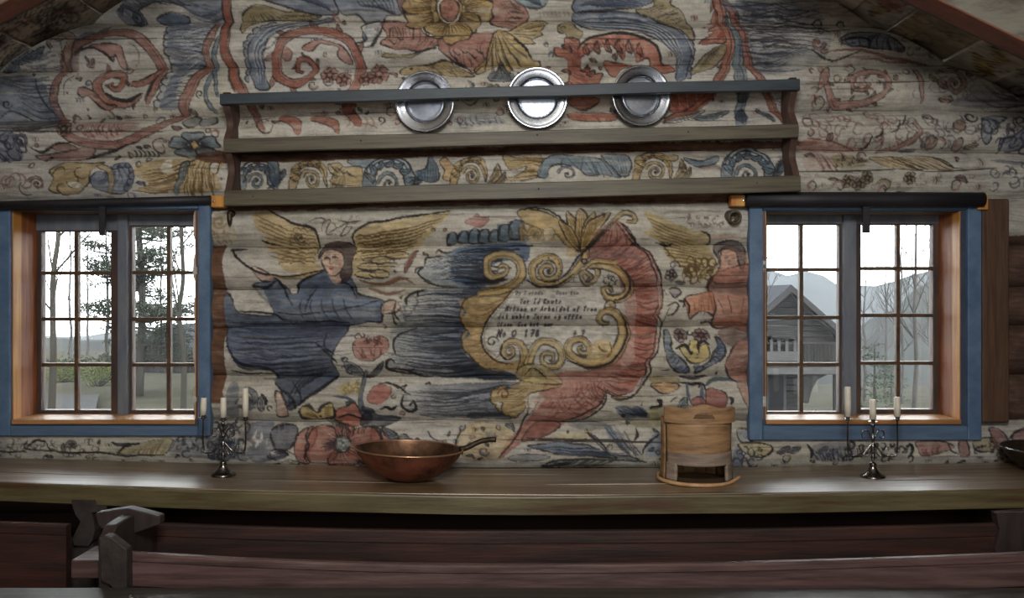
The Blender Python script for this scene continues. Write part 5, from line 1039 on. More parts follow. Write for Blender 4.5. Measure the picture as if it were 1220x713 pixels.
def make_log(i, xa, xb, hide=None):
    """one log between seam i and seam i+1, from xa to xb"""
    cols = np.concatenate([np.arange(xa, -14, 8.), np.arange(max(xa, -14.), min(xb, 1236.), 1.12), np.arange(max(1236., xa), xb, 8.), [xb]])
    h = abs(SEAMS[i+1][1]-SEAMS[i][1])
    vis = SEAMS[i+1][1] > -10 and SEAMS[i][1] < 560
    if not vis: cols = np.linspace(xa, xb, 40)
    nr = int(h/1.12) if vis else 8
    t = np.linspace(0, 1, nr+1)
    t = np.concatenate([[0], t, [1]])             # extra rows that turn back into the seam
    s0 = seam(i, cols); s1 = seam(i+1, cols)
    PYv = s0[None, :]+(s1-s0)[None, :]*t[:, None]
    PXv = np.repeat(cols[None, :], len(t), 0)
    # clip to the roof slope by squeezing columns inwards
    l, r = roofx(PYv); l = l+4; r = r-4
    lx = np.maximum(l, PXv.min()); rx = np.minimum(r, PXv.max())
    PXv = np.where(rx > lx, np.clip(PXv, lx, rx), (l+r)/2)
    u = np.abs(2*t-1)[:, None]
    b = .060+.006*np.sin(cols*.008+i*2.3)[None, :]
    rel = RELIEF[np.clip(((PYv-PY0)*RS), 0, PH-1).astype(int), np.clip(((PXv-PX0)*RS), 0, PW-1).astype(int)]
    Y = -b*(1-u**2.5)-.007*(rel-.5)*(1-u**4)
    Y[0, :] = .05; Y[-1, :] = .05
    X = (PXv-610)*.004; Z = CAMZ-(PYv-356.5)*.004
    co = np.stack([X, Y, Z], -1).reshape(-1, 3).astype(np.float32)
    R_, C_ = PXv.shape
    a = np.arange(R_*C_).reshape(R_, C_)
    q = np.stack([a[:-1, :-1], a[:-1, 1:], a[1:, 1:], a[1:, :-1]], -1).reshape(-1, 4)
    cx = (PXv[:-1, :-1]+PXv[:-1, 1:])/2; cy = (PYv[:-1, :-1]+PYv[1:, :-1])/2; wd = PXv[:-1, 1:]-PXv[:-1, :-1]
    keep = (wd > 1e-3)
    for (x0, x1, y0, y1) in OPEN: keep &= ~((cx > x0) & (cx < x1) & (cy > y0) & (cy < y1))
    q = q[keep.reshape(-1)]
    if not len(q): return
    used = np.unique(q); mp = np.zeros(R_*C_, np.int64); mp[used] = np.arange(len(used)); q = mp[q]
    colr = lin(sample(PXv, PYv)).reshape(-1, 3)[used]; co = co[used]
    me = bpy.data.meshes.new('log')
    me.vertices.add(len(co)); me.vertices.foreach_set('co', co.ravel())
    me.loops.add(len(q)*4); me.loops.foreach_set('vertex_index', q.ravel().astype(np.int32))
    me.polygons.add(len(q)); me.polygons.foreach_set('loop_start', (np.arange(len(q))*4).astype(np.int32)); me.polygons.foreach_set('loop_total', np.full(len(q), 4, np.int32))
    me.polygons.foreach_set('use_smooth', np.ones(len(q), bool))
    me.update(calc_edges=True)
    at = me.color_attributes.new('paint', 'FLOAT_COLOR', 'POINT')
    at.data.foreach_set('color', np.concatenate([colr, np.ones((len(colr), 1))], 1).astype(np.float32).ravel())
    me.materials.append(M_LOG)
    return link(bpy.data.objects.new('log', me), wall)
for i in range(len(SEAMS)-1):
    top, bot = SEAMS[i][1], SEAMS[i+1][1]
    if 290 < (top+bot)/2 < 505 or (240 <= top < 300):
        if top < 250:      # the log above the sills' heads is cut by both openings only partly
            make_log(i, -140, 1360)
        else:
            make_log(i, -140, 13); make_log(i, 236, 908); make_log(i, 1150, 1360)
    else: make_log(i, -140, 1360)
# outer skin of the wall behind the logs
bm = bmesh.new()
def wseg(x0, x1, z0, z1): box(bm, (x0, .10, z0), (x1, .20, z1))
ox = [((a-610)*.004-.012, (b-610)*.004+.012, CAMZ-(d-356.5)*.004-.012, CAMZ-(c-356.5)*.004+.012) for a, b, c, d in OPEN]
for x0, x1 in ((-3.1, ox[0][0]), (ox[0][1], ox[1][0]), (ox[1][1], 3.1)): wseg(x0, x1, ox[0][2], ox[0][3])
for x0, x1 in ((-3.1, 3.1),): wseg(x0, x1, 0, ox[0][2]); wseg(x0, x1, ox[0][3], 2.25)
zr = lambda x: CAMZ-((84-.52*(x/.004+610) if x < -.16 else 39+.52*(x/.004+610-1054))-356.5)*.004
prism(bm, [(-3.1, 2.25), (3.1, 2.25), (3.1, zr(3.1)), (-.16, zr(-.16)), (-3.1, zr(-3.1))], .10, .20)
ws = obj('outer_cladding', bm, M_ROOM, wall)

# ---------------------------------------------------------------- ceiling: planks along the room, painted
def paint_ceiling():
    cv[:] = C(205, 196, 178); cv[:] *= (.74+.30*N_BLOT+.14*N_STREAK)[..., None]
    V()
    prg = C(120, 104, 70)
    # left slope, x = wall units along the slope foot, y = distance from the wall
    for (x, y, r) in ((100, 55, 26), (70, 30, 12), (60, 90, 20), (104, 110, 22), (30, 60, 16)):
        rosette(x, y, r, C(150, 142, 134), 7, .3, C(126, 90, 80), .22, .9, 4, .7); st(sp(x, y, r*1.15, r*1.2, 0, .9, 14), 1., K, .4)
    squig(0, 0, 150, 140, 40, 1., C(70, 62, 60), .5); fl([(46, 0), (80, 0), (80, 26), (50, 34)], C(118, 92, 84), .4)
    for k in range(8): leaf(prng.uniform(0, 120), prng.uniform(10, 120), prng.uniform(0, 120), prng.uniform(10, 120), 9, C(150, 146, 140), .15, .8, 2, .5)
    # right slope
    fl([(1055, -5), (1122, -5), (1122, 200), (1055, 200)], C(104, 92, 66), .8, 0, False)
    squig(1055, 0, 66, 160, 26, 1.5, C(64, 54, 36), .5)
    fl([(1010, -5), (1054, -5), (1054, 160), (1010, 160)], C(146, 138, 126), .8, 0, False); squig(1010, 0, 42, 150, 16, 1.3, WINE, .6); leaf(1030, 20, 1040, 70, 14, OL, .1); fl([(1020, 60), (1045, 50), (1040, 90)], RD, .6, .8)
    fl([(1124, -5), (1174, -5), (1174, 200), (1124, 200)], C(150, 144, 128), .85, 0, False); st([(1126, 0), (1150, 20), (1172, 60)], 1.6)
    leaf(1130, 60, 1160, 18, 18, C(150, 130, 70), .15, 1., 4); leaf(1150, 60, 1168, 26, 14, C(160, 138, 76), -.1, 1., 4); leaf(1134, 90, 1160, 60, 14, C(150, 130, 70), .1, .8, 3)
    fl([(1176, -5), (1236, -5), (1236, 200), (1176, 200)], C(112, 108, 106), .8, 0, False); squig(1176, 0, 60, 150, 30, 1.8, K, .7)
paint_ceiling()
ceil = empty('ceiling'); tag(ceil, kind='structure')
def plank(xw0, xw1, side, off):
    """ceiling board whose foot on the wall spans xw0..xw1 (wall units)"""
    f = (lambda x: 84-.52*x) if side < 0 else (lambda x: 39+.52*(x-1054))
    n = 14; ys = np.concatenate([np.arange(0, 1.4, .012), [1.6, 2.4, 3.6, 5., 6.6]])
    g = .003
    ts = np.linspace(0, 1, n)
    xs = xw0+.8+(xw1-xw0-1.6)*ts
    nrm = Vector((.52*side, 0, 1)).normalized()    # outwards is up
    vs = []; cols = []
    for yy in ys:
        for x in xs:
            p = Vector(((x-610)*.004, .02-yy, CAMZ-(f(x)-356.5)*.004))+nrm*off
            vs.append(p); cols.append((x, min(yy*250, 540)))
    m = len(xs); faces = [(j*m+k, j*m+k+1, (j+1)*m+k+1, (j+1)*m+k) for j in range(len(ys)-1) for k in range(m-1)]
    base = len(vs)
    for (j, k) in ((0, 0), (0, m-1), (len(ys)-1, 0), (len(ys)-1, m-1)): vs.append(vs[j*m+k]+nrm*.03); cols.append(cols[j*m+k])
    A, B, D, E = base, base+1, base+2, base+3
    faces += [tuple(range(m))+(B, A), tuple(j*m for j in range(len(ys)))+(D, A), tuple(j*m+m-1 for j in range(len(ys)))+(E, B), tuple((len(ys)-1)*m+k for k in range(m))+(E, D), (A, B, E, D)]
    me = bpy.data.meshes.new('plank'); me.from_pydata([tuple(v) for v in vs], [], faces); me.update()
    bm_ = bmesh.new(); bm_.from_mesh(me); bmesh.ops.recalc_face_normals(bm_, faces=bm_.faces); bm_.to_mesh(me); bm_.free()
    c = np.array(cols); colr = lin(sample(c[:, 0], c[:, 1]))
    at = me.color_attributes.new('paint', 'FLOAT_COLOR', 'POINT'); at.data.foreach_set('color', np.concatenate([colr, np.ones((len(colr), 1))], 1).astype(np.float32).ravel())
    me.materials.append(M_CEIL); link(bpy.data.objects.new('plank', me), ceil)
bl = [-160, -116, -76, -36, 4, 44, 84, 124, 166, 208, 250, 292, 334, 376, 418, 460, 502, 540, 570]
br = [570, 600, 640, 682, 724, 766, 808, 850, 892, 934, 972, 1012, 1054, 1080, 1122, 1175, 1222, 1264, 1306, 1380]
for k in range(len(bl)-1): plank(bl[k], bl[k+1], -1, .012 if k % 2 else 0)
for k in range(len(br)-1): plank(br[k], br[k+1], 1, .012 if k % 2 else 0)
# weather roof over the planks
bm = bmesh.new(); zt = lambda x: zr(x)+.07
prism(bm, [(-3.4, zr(-3.1)-.12), (-.16, zt(-.16)), (3.4, zr(3.1)-.12), (3.4, zr(3.1)-.04), (-.16, zt(-.16)+.08), (-3.4, zr(-3.1)-.04)], -6.7, .5)
obj('roof_board', bm, M_ROOM, ceil)
# a rafter on each slope
def rafter(side, p0, p1, y1=-.9, dep=.10, h=.25):
    a = P(p0[0], p0[1], y1); b = P(p1[0], p1[1], y1)
    d = (b-a).normalized(); a = a-d*1.2*(1 if side < 0 else 1); b = b+d*2.2
    n = Vector((-d.z, 0, d.x));  n = n if n.z > 0 else -n
    q = [(a.x, a.z), (b.x, b.z), (b.x+n.x*h, b.z+n.z*h), (a.x+n.x*h, a.z+n.z*h)]
    bm = bmesh.new(); prism(bm, q, y1-dep, y1); r = obj('rafter', bm, M_RAFT, ceil)
    bm = bmesh.new(); o = -.006
    prism(bm, [(a.x+n.x*o, a.z+n.z*o), (b.x+n.x*o, b.z+n.z*o), (b.x, b.z), (a.x, a.z)], y1-dep-.004, y1+.0); e = obj('rafter_edge', bm, M_RAFTR, r)
    bm = bmesh.new(); prism(bm, [(a.x+n.x*o, a.z+n.z*o), (b.x+n.x*o, b.z+n.z*o), (b.x+n.x*.03, b.z+n.z*.03), (a.x+n.x*.03, a.z+n.z*.03)], y1, y1+.012); obj('rafter_bead', bm, M_GREY, r)
rafter(1, (1080, 0), (1220, 68)); rafter(-1, (-60, 57), (50, 0))

# ---------------------------------------------------------------- rest of the room (behind and beside the viewer)
bm = bmesh.new(); box(bm, (-3.1, -6.6, -.1), (3.1, .2, 0)); tag(obj('floor', bm, M_ROOM), kind='structure')
for nm, x0, x1 in (('wall_left', -3.16, -3.06), ('wall_right', 3.06, 3.16)):
    bm = bmesh.new(); box(bm, (x0, -6.6, 0), (x1, .15, zr(3.06)-.03)); tag(obj(nm, bm, M_ROOM), kind='structure')
bm = bmesh.new(); prism(bm, [(-3.06, 0), (3.06, 0), (3.06, zr(3.06)-.04), (-.16, zr(-.16)-.04), (-3.06, zr(-3.06)-.04)], -6.6, -6.5); tag(obj('wall_front', bm, M_ROOM), kind='structure')

# ---------------------------------------------------------------- windows
def window(name, outer, inner, rev, sashes, post, srect):
    """outer, inner, rev: px rectangles (x0,y0,x1,y1) of casing, inner strip and reveal at the wall face; srect: sash zone"""
    root = empty(name, P((outer[0]+outer[2])/2, outer[3], 0)); tag(root, kind='structure')
    def part(n, build, m, parent=root, sm=False):
        bm = bmesh.new(); build(bm); o = obj(n, bm, m, None, sm)
        if parent is root: loc0(o, root)
        else: o.parent = parent
        return o
    yf = -.082
    x0, y0, x1, y1 = outer; a0, b0, a1, b1 = inner; r0, s0, r1, s1 = rev
    part('casing_board', lambda b: pboard(b, x0, y0, a0, y1, yf, .05, .004), M_BLUE)
    part('casing_board', lambda b: pboard(b, a1, y0, x1, y1, yf, .05, .004), M_BLUE)
    part('casing_board', lambda b: pboard(b, a0, y0, a1, b0, yf+.002, .046, .004), M_BLUEH)
    part('casing_board', lambda b: pboard(b, a0+.3, b1, a1-.3, y1, yf+.002, .046, .004), M_BLUEH)
    ys = -.064
    for (q0, q1, q2, q3) in ((a0, b0, r0, b1), (r1, b0, a1, b1), (r0, b0, r1, s0), (r0, s1, r1, b1)): part('inner_strip', lambda b: pboard(b, q0, q1, q2, q3, ys, .03, .002), M_DKBLUE)
    # reveal boards from the strip back to the sashes
    A = P(r0, s1, ys); B = P(r1, s0, ys); yb = .13
    for sx, m in ((A.x, -1), (B.x, 1)):
        part('reveal_board', lambda b: box(b, (min(sx-m*.003, sx+m*.02), ys+.0008, A.z), (max(sx-m*.003, sx+m*.02), .002, B.z)), M_PINE)
        part('reveal_board', lambda b: box(b, (min(sx-m*.003, sx+m*.02), .0025, A.z), (max(sx-m*.003, sx+m*.02), yb+.05, B.z)), M_REVEAL)
    part('head_board', lambda b: box(b, (A.x, ys+.01, B.z), (B.x, yb+.05, B.z+.02)), M_HEAD)
    part('window_sill', lambda b: box(b, (A.x-.0, ys-.012, A.z-.022), (B.x, yb+.05, A.z), .003), M_SILL)
    # sashes
    yg = yb+.02
    for (gx, gy) in sashes:
        fx0, fx1 = gx[0], gx[-1]; fy0, fy1 = gy[0], gy[-1]
        L, T, R, Bt = srect[sashes.index((gx, gy))]
        def frame(b):
            for (q0, q1, q2, q3) in ((L, T, fx0, Bt), (fx1, T, R, Bt), (fx0, T, fx1, fy0), (fx0, fy1, fx1, Bt)): pboard(b, q0, q1, q2, q3, yb, .045, .003)
        s = part('sash', frame, M_SASH)
        tr_ = part('sash_top', lambda b: pboard(b, L+.4, T-.4, R-.4, fy0-1.2, yb-.002, .02, .002), M_SASHB, s)
        ycen = gx[1:-1]
        for gxx in gx[1:-1]: part('glazing_bar', lambda b: pboard(b, gxx-2.2, fy0, gxx+2.2, fy1, yb+.004, .03, .002), M_BAR, s)
        for gyy in gy[1:-1]: part('glazing_bar', lambda b: pboard(b, fx0, gyy-2.1, fx1, gyy+2.1, yb+.006, .028, .002), M_BAR, s)
        for i in range(len(gx)-1):
            for j in range(len(gy)-1):
                part('pane', lambda b: pboard(b, gx[i]+(1.5 if i else -.5), gy[j]+(1.5 if j else -.5), gx[i+1]-(1.5 if i < len(gx)-2 else -.5), gy[j+1]-(1.5 if j < len(gy)-2 else -.5), yg, .003, 0), M_GLASS, s)
    part('mullion', lambda b: pboard(b, post[0], post[1], post[2], post[3], yb-.03, .09, .004), M_SASHB)
    return root
window('window_1', (-6, 240, 250, 520), (11.5, 249, 236, 508), (15, 251, 233, 500),
       [([49, 90.5, 132], [276, 325.5, 380.5, 435, 489]), ([157, 200.5, 232], [270, 325, 380.5, 435, 489])],
       (139.5, 254, 151, 496), [(34, 254, 141, 497), (150, 254, 243, 497)])
window('window_2', (893, 236, 1170, 525), (909, 250, 1153.5, 508), (912, 252, 1144, 500),
       [([914, 955, 1000], [268, 321.5, 378.5, 434.5, 491]), ([1026, 1070.5, 1112], [268, 320, 376, 433, 488])],
       (1005.5, 254, 1021, 497), [(900, 254, 1007, 497), (1019.5, 254, 1134, 497)])

# ---------------------------------------------------------------- log post beside the right window
bm = bmesh.new(); pboard(bm, 1171, 237, 1203, 504, -.085, .08, .006); root = tag(obj('upright_plank', bm, M_POST), 'tall brown upright plank on the wall, right of the right window', 'plank')

# ---------------------------------------------------------------- roller blinds
def blind(xa, ya, xb, yb_, r, strap, blocks, lab):
    y = -.115; a = P(xa, ya, y); b = P(xb, yb_, y); root = empty('roller_blind', (a+b)/2)
    def part(n, bm, m, sm=False): return loc0(obj(n, bm, m, None, sm), root)
    bm = bmesh.new(); tube(bm, [a, a*.67+b*.33, a*.33+b*.67, b], r, 16, False); part('cloth_roll', bm, M_BLACK, math.radians(40))
    bm = bmesh.new(); s0 = P(strap[0], strap[1], y+.01); s1 = P(strap[2], strap[3], y+.012); box(bm, (s0.x, y-.004, s1.z), (s1.x, y+.014, s0.z), .002); part('pull_strap', bm, M_BLACK)
    for (q0, q1, q2, q3) in blocks:
        bm = bmesh.new(); pboard(bm, q0, q1, q2, q3, -.105, .055, .004); part('bracket_block', bm, M_PINE)
    for (x, yy) in lab[1]:
        bm = bmesh.new(); c = P(x, yy, -.106); lathe(bm, [(0, .006), (.005, .005), (.007, 0), (.007, -.01)], 10, M=Matrix.Translation(c) @ Matrix.Rotation(math.pi/2, 4, 'X')); part('screw', bm, M_PEWTER)
    tag(root, lab[0], 'blind')
blind(-8, 245, 251, 238, .0195, (119.5, 246, 126.5, 281), [(251, 233, 267, 247)], ('black rolled blind above the left window with a short hanging strap', [(255, 240)]))
blind(889, 237.5, 1171, 238, .034, (1027, 240, 1035, 278), [(871, 232, 888, 246), (1166, 232, 1178, 250)], ('thick black rolled blind above the right window with a short hanging strap', [(886, 239), (1169, 238)]))

# pegs in the wall
def peg(px, py, r, m, lab):
    c = P(px, py, -.05); bm = bmesh.new(); M = Matrix.Translation(c) @ Matrix.Rotation(math.radians(100), 4, 'X') @ Matrix.Rotation(math.radians(8), 4, 'Y')
    lathe(bm, [(r*.85, -.01), (r*.9, .04), (r, .052), (r*.95, .06), (r*.72, .06), (r*.66, .055), (r*.62, .01), (0, .008)], 18, M=M)
    o = obj('wall_peg', bm, m, None, math.radians(40)); tag(o, lab, 'peg')
peg(870, 258, .034, M_RACK, 'hollow turned wooden peg in the wall left of the right window')
bm = bmesh.new(); c = P(278, 256, -.04); tube(bm, [c, c+Vector((0, -.03, .004)), c+Vector((.002, -.055, .0))], [.014, .018, .012], 10); tube(bm, [c+Vector((0, -.05, 0)), c+Vector((0, -.052, -.03)), c+Vector((.001, -.05, -.055))], [.013, .012, .005], 8)
tag(obj('wall_peg', bm, M_IRON, None, True), 'small dark hooked peg under the left end of the plate rack', 'peg')

# ---------------------------------------------------------------- plate rack
RY = -.19; rs = (RY-CAMY)/FPX
rc = P(609, 164, RY); rack = empty('plate_rack', rc); rack.rotation_euler = (0, -math.radians(1.5), 0)
def lx(px): return (px-609)*rs
def lz(py): return (164-py)*rs
def rpart(n, bm, m, sm=False): o = obj(n, bm, m, None, sm); o.parent = rack; return o
def wavybar(bm, x0, x1, z0, z1, y0, y1, amp=.0015, seed=0):
    n = 48; rnd = random.Random(seed); ph = [rnd.uniform(0, 6) for _ in range(4)]; rings = []
    for k in range(n+1):
        t = k/n; x = x0+(x1-x0)*t; d0 = amp*math.sin(t*17+ph[0]); d1 = amp*math.sin(t*13+ph[1]); e = amp*math.sin(t*9+ph[2]); c = .003
        rings.append([bm.verts.new(p) for p in ((x, y0+e+c, z0+d0), (x, y0+e, z0+d0+c), (x, y0+e, z1+d1-c), (x, y0+e+c, z1+d1), (x, y1, z1+d1), (x, y1, z0+d0))])
    for A, B in zip(rings, rings[1:]):
        for k in range(6): bm.faces.new((A[k], B[k], B[(k+1) % 6], A[(k+1) % 6]))
    bm.faces.new(rings[0]); bm.faces.new(list(reversed(rings[-1])))
bm = bmesh.new(); wavybar(bm, lx(265), lx(953), lz(117), lz(103.8), -.02, .008, .0015, 1); o = rpart('top_rail', bm, M_RACKB); o['label'] = 'blue painted top rail'
bm = bmesh.new(); wavybar(bm, lx(267), lx(951), lz(173), lz(156.5), -.004, .018, .0012, 2); rpart('middle_rail', bm, M_RACK)
bm = bmesh.new(); wavybar(bm, lx(266), lx(952), lz(237), lz(218), -.004, .018, .0012, 3); rpart('bottom_rail', bm, M_RACK)
bm = bmesh.new(); box(bm, (lx(275), .018, lz(167)), (lx(944), .145, lz(162)), .002); rpart('shelf_board', bm, M_RACK)
bm = bmesh.new(); box(bm, (lx(275), .018, lz(231)), (lx(944), .145, lz(226)), .002); rpart('shelf_board', bm, M_RACK)
for sx, nm in ((lx(266), 1), (lx(952), -1)):
    prof = []
    for k in range(41):
        t = k/40; z = lz(100)+(lz(233)-lz(100))*t
        py = 100+136*t
        d = .0
        for c in (110, 164, 227): d = max(d, math.exp(-((py-c)/15)**2))
        prof.append((.045-.045*d-.012*math.sin((py-100)*.12)*(1-d), z))
    bm = bmesh.new(); th = .03
    L = [bm.verts.new((sx, p[0], p[1])) for p in prof]+[bm.verts.new((sx, .150, lz(233))), bm.verts.new((sx, .150, lz(100)))]
    R = [bm.verts.new((v.co.x+nm*th, v.co.y, v.co.z)) for v in L]
    bm.faces.new(L); bm.faces.new(list(reversed(R)))
    for k in range(len(L)): bm.faces.new((L[k], R[k], R[(k+1) % len(L)], L[(k+1) % len(L)]))
    rpart('side_board', bm, M_RACKS)
for (x, py) in ((640, 226), (640, 162), (300, 226), (900, 226), (430, 163), (820, 163)):
    bm = bmesh.new(); lathe(bm, [(0, .004), (.004, .003), (.006, -.004)], 8, M=Matrix.Translation(Vector((lx(x), -.003, lz(py)))) @ Matrix.Rotation(math.pi/2, 4, 'X')); rpart('nail', bm, M_IRON)
tag(rack, 'long wooden plate rack with blue top rail hung across the painted wall', 'rack')

# ---------------------------------------------------------------- pewter plates
def plate(px, py, rx, rz, lab):
    c = P(px, py, -.105); r = 36*(c.y-CAMY)/FPX
    root = empty('pewter_plate', c); root.rotation_euler = (math.radians(90+rx), 0, math.radians(rz))
    bm = bmesh.new(); lathe(bm, [(r*.62, .004), (r*.655, .014), (r*.70, .0165), (r*.86, .020), (r*.93, .0215), (r*.97, .024), (r, .022), (r, .018), (r*.9, .015), (r*.66, .009), (r*.60, -.004)], 64)
    o = obj('plate_rim', bm, M_PEWTER, None, True); o.parent = root
    bm = bmesh.new(); lathe(bm, [(0, .0035), (r*.3, .003), (r*.5, .0025), (r*.58, .002), (r*.62, .004), (r*.60, -.004), (0, -.004)], 64)
    o = obj('plate_well', bm, M_PEWTERW, None, True); o.parent = root
    tag(root, lab, 'plate', 'pewter plates in the rack')
plate(507, 122, 3.5, -9, 'dull pewter plate, leftmost of the three in the rack')
plate(640, 117.5, 5, 1.5, 'brightly gleaming pewter plate in the middle of the rack')
plate(763, 115, 3.5, 9, 'dull pewter plate, rightmost of the three in the rack')

# ---------------------------------------------------------------- long table
BK = [(-100, 541), (0, 542), (330, 549.5), (610, 555), (930, 552), (1180, 547), (1320, 545)]
def drop(x):      # table surface below the eye, from the line where it meets the wall
    px = x/.004+610
    return (np.interp(px, [p[0] for p in BK], [p[1] for p in BK])-356.5)*.004
_kx = np.linspace(-3.0, 3.0, 61); _kd = np.convolve(np.pad([drop(x) for x in _kx], 4, 'edge'), np.ones(9)/9, 'valid')
def tz(x): return CAMZ-float(np.interp(x, _kx, _kd))
table = empty('long_table', (0, -.35, 0))
TL, TR = -2.95, 2.95
_fx = [(-120, .84), (0, .878), (150, .93), (300, .966), (610, .965), (900, .962), (1220, .947), (1340, .94)]
def fsc(x): return float(np.interp(x/.0034+610, [p[0] for p in _fx], [p[1] for p in _fx]))
def tplank(y0, y1, z_off=0., front=False, name='tabletop_plank'):
    bm = bmesh.new(); n = 90; rings = []; rnd = random.Random(int(y0*1000))
    ph = rnd.uniform(0, 6)
    for k in range(n+1):
        x = TL+(TR-TL)*k/n; q_ = fsc(x); z = tz(x)+z_off+.0012*math.sin(x*5+ph); th = .078 if front else .05
        c = .008 if front else .0025
        rings.append([bm.verts.new((p[0], p[1]*q_, p[2])) for p in ((x, y1, z-c*.2), (x, y0+c, z), (x, y0+c*.3, z-c*.3), (x, y0, z-c), (x, y0+.002*math.sin(x*7), z-th+.004), (x, y0+.006, z-th), (x, y1, z-th))])
    for A, B in zip(rings, rings[1:]):
        for k in range(7): bm.faces.new((A[k], B[k], B[(k+1) % 7], A[(k+1) % 7]))
    bm.faces.new(rings[0]); bm.faces.new(list(reversed(rings[-1])))
    return bm
for (y0, y1, zo) in ((-.215, -.084, -.001), (-.435, -.219, .0), (-.632, -.438, .0005)):
    o = loc0(obj('tabletop_plank', tplank(y0, y1, zo), M_TABLE), table)
bm = tplank(-.655, -.634, -.001, True)
for f in bm.faces: pass
o = loc0(obj('front_edge_board', bm, M_TEDGE), table)
# carved trestle at the left, plain legs elsewhere
def tleg(px, carved):
    bm = bmesh.new()
    x = (px-610)*.00335
    zt_ = tz(x)-.052
    if carved:
        y = -.60; q = [(85, 596), (127, 596), (127, 606), (121, 610), (109, 611), (111, 618), (113, 632), (110, 645), (105, 651), (88, 650), (86, 643), (91, 632), (96, 622), (90, 614), (87, 606)]
        pts = [(P(a, b, y).x, min(P(a, b, y).z, zt_+.0)) for a, b in q]
        prism(bm, pts, y, y+.06); o = loc0(obj('carved_bracket', bm, M_CARVE), table)
        bm = bmesh.new(); a = P(92, 640, y+.06); box(bm, (a.x-.02, y+.03, 0), (a.x+.08, y+.11, a.z), .004); 
        box(bm, (a.x-.02, -.60, 0), (a.x+.08, -.12, .09), .004)
        loc0(obj('leg', bm, M_CARVE), table); bm = bmesh.new(); box(bm, (a.x-.0, -.18, .09), (a.x+.06, -.12, zt_+.0), .004); loc0(obj('leg', bm, M_CARVE), table)
    else:
        for yy in (-.56, -.14):
            bm = bmesh.new(); box(bm, (x-.04, yy-.04, 0), (x+.04, yy+.04, zt_), .005); loc0(obj('leg', bm, M_CARVE), table)
tleg(106, True); tleg(1420, False)
tag(table, 'long heavy wooden table with polished top running under both windows', 'table')

# ---------------------------------------------------------------- settle seen from behind (two long boards and carved ends)
settle = empty('long_settle', (.3, -.95, 0))
def spart(n, bm, m, sm=False): return loc0(obj(n, bm, m, None, sm), settle)
def longboard(x0, x1, y0, y1, ztop, zbot, sag=.04, bev=.006, n=50, groove=0):
    bm = bmesh.new(); rings = []
    for k in range(n+1):
        x = x0+(x1-x0)*k/n; s = sag*(x/2.0)**2*(1.9 if x < 0 else 1); w_ = .0015*math.sin(x*6)
        zt_ = ztop+s; zb = zbot+s*.8
        pr = [(x, y0+bev+w_, zt_), (x, y0+w_, zt_-bev)]
        if groove: g = zt_-groove; pr += [(x, y0+w_, g+.004), (x, y0+w_+.006, g), (x, y0+w_, g-.004)]
        pr += [(x, y0, zb), (x, y1, zb), (x, y1, zt_-bev), (x, y1-bev, zt_)]
        rings.append([bm.verts.new(p) for p in pr])
    m = len(rings[0])
    for A, B in zip(rings, rings[1:]):
        for k in range(m): bm.faces.new((A[k], B[k], B[(k+1) % m], A[(k+1) % m]))
    bm.faces.new(rings[0]); bm.faces.new(list(reversed(rings[-1])))
    return bm
yN, yF = -1.08, -.70
zN = P(610, 674.5, yN).z; zF = P(610, 632, yF).z
xl = P(150, 660, yN).x
spart('near_board', longboard(xl, 2.2, yN, yN+.035, zN, zN-.105, .052, .007, 50, .03), M_PURP)
spart('lower_board', longboard(xl, 2.2, yN+.01, yN+.035, zN-.107, .16, .052, .004), M_DKRED)
spart('far_board', longboard(P(190, 0, yF).x, P(1189, 0, yF).x, yF-.02, yF+.012, zF, .2, .033, .006, 50, .05), M_DKRED)
# left end: shaped panel running from near post to far board
bm = bmesh.new(); th = .045
xa = P(190, 0, yF).x-.0
prof = [(yF+.02, P(189, 616, yF).z), (yF+.05, .05), (yN-.02, .05), (yN-.02, P(0, 640, yN).z), (yN+.03, P(0, 628, yN).z), (yN+.16, P(0, 622, yN+.16).z+.03), (yN+.27, P(189, 611, yF).z+.02)]
L = [bm.verts.new((xa, p[0], p[1])) for p in prof]; R = [bm.verts.new((xa-th, p[0], p[1])) for p in prof]
bm.faces.new(L); bm.faces.new(list(reversed(R)))
for k in range(len(L)): bm.faces.new((L[k], R[k], R[(k+1) % len(L)], L[(k+1) % len(L)]))
bmesh.ops.bevel(bm, geom=bm.edges[:], offset=.005, segments=1, affect='EDGES'); spart('end_panel', bm, M_PURV)
bm = bmesh.new(); y = yN-.045
q = [(151, 664), (151, 712), (151, 760), (136, 760), (136, 702), (132, 696), (120, 693), (119, 664), (121, 650), (119, 642), (125, 638), (132, 641), (140, 648), (150, 655)]
prism(bm, [(P(a, b, y).x, max(P(a, b, y).z, .05)) for a, b in q], y, y+.045); bmesh.ops.bevel(bm, geom=[e for e in bm.edges], offset=.003, segments=1, affect='EDGES'); spart('carved_post', bm, M_CARVE)
bm = bmesh.new(); y = -.92
q = [(113, 612), (152, 606), (190, 616), (190, 626), (150, 640), (134, 640), (122, 630), (116, 626)]
prism(bm, [(P(a, b, y).x, P(a, b, y).z) for a, b in q], y, y+.05); bmesh.ops.bevel(bm, geom=[e for e in bm.edges], offset=.004, segments=1, affect='EDGES'); spart('arm_rest', bm, M_PURV)
bm = bmesh.new(); a = P(84, 668, -1.0); b = P(121, 690, -1.0); box(bm, (a.x, -1.0, b.z), (b.x+.05, -.82, a.z), .004); spart('tenon_beam', bm, M_PURP)
bm = bmesh.new(); q = [(1187, 612), (1200, 611), (1245, 609), (1245, 700), (1192, 700), (1189, 680), (1186, 655), (1191, 632)]; y = -.74
prism(bm, [(P(a, b, y).x, P(a, b, y).z) for a, b in q], y, y+.04); x0 = P(1205, 0, y).x; box(bm, (x0, y, .0), (x0+.1, y+.04, P(0, 699, y).z)); spart('end_panel', bm, M_PURV)
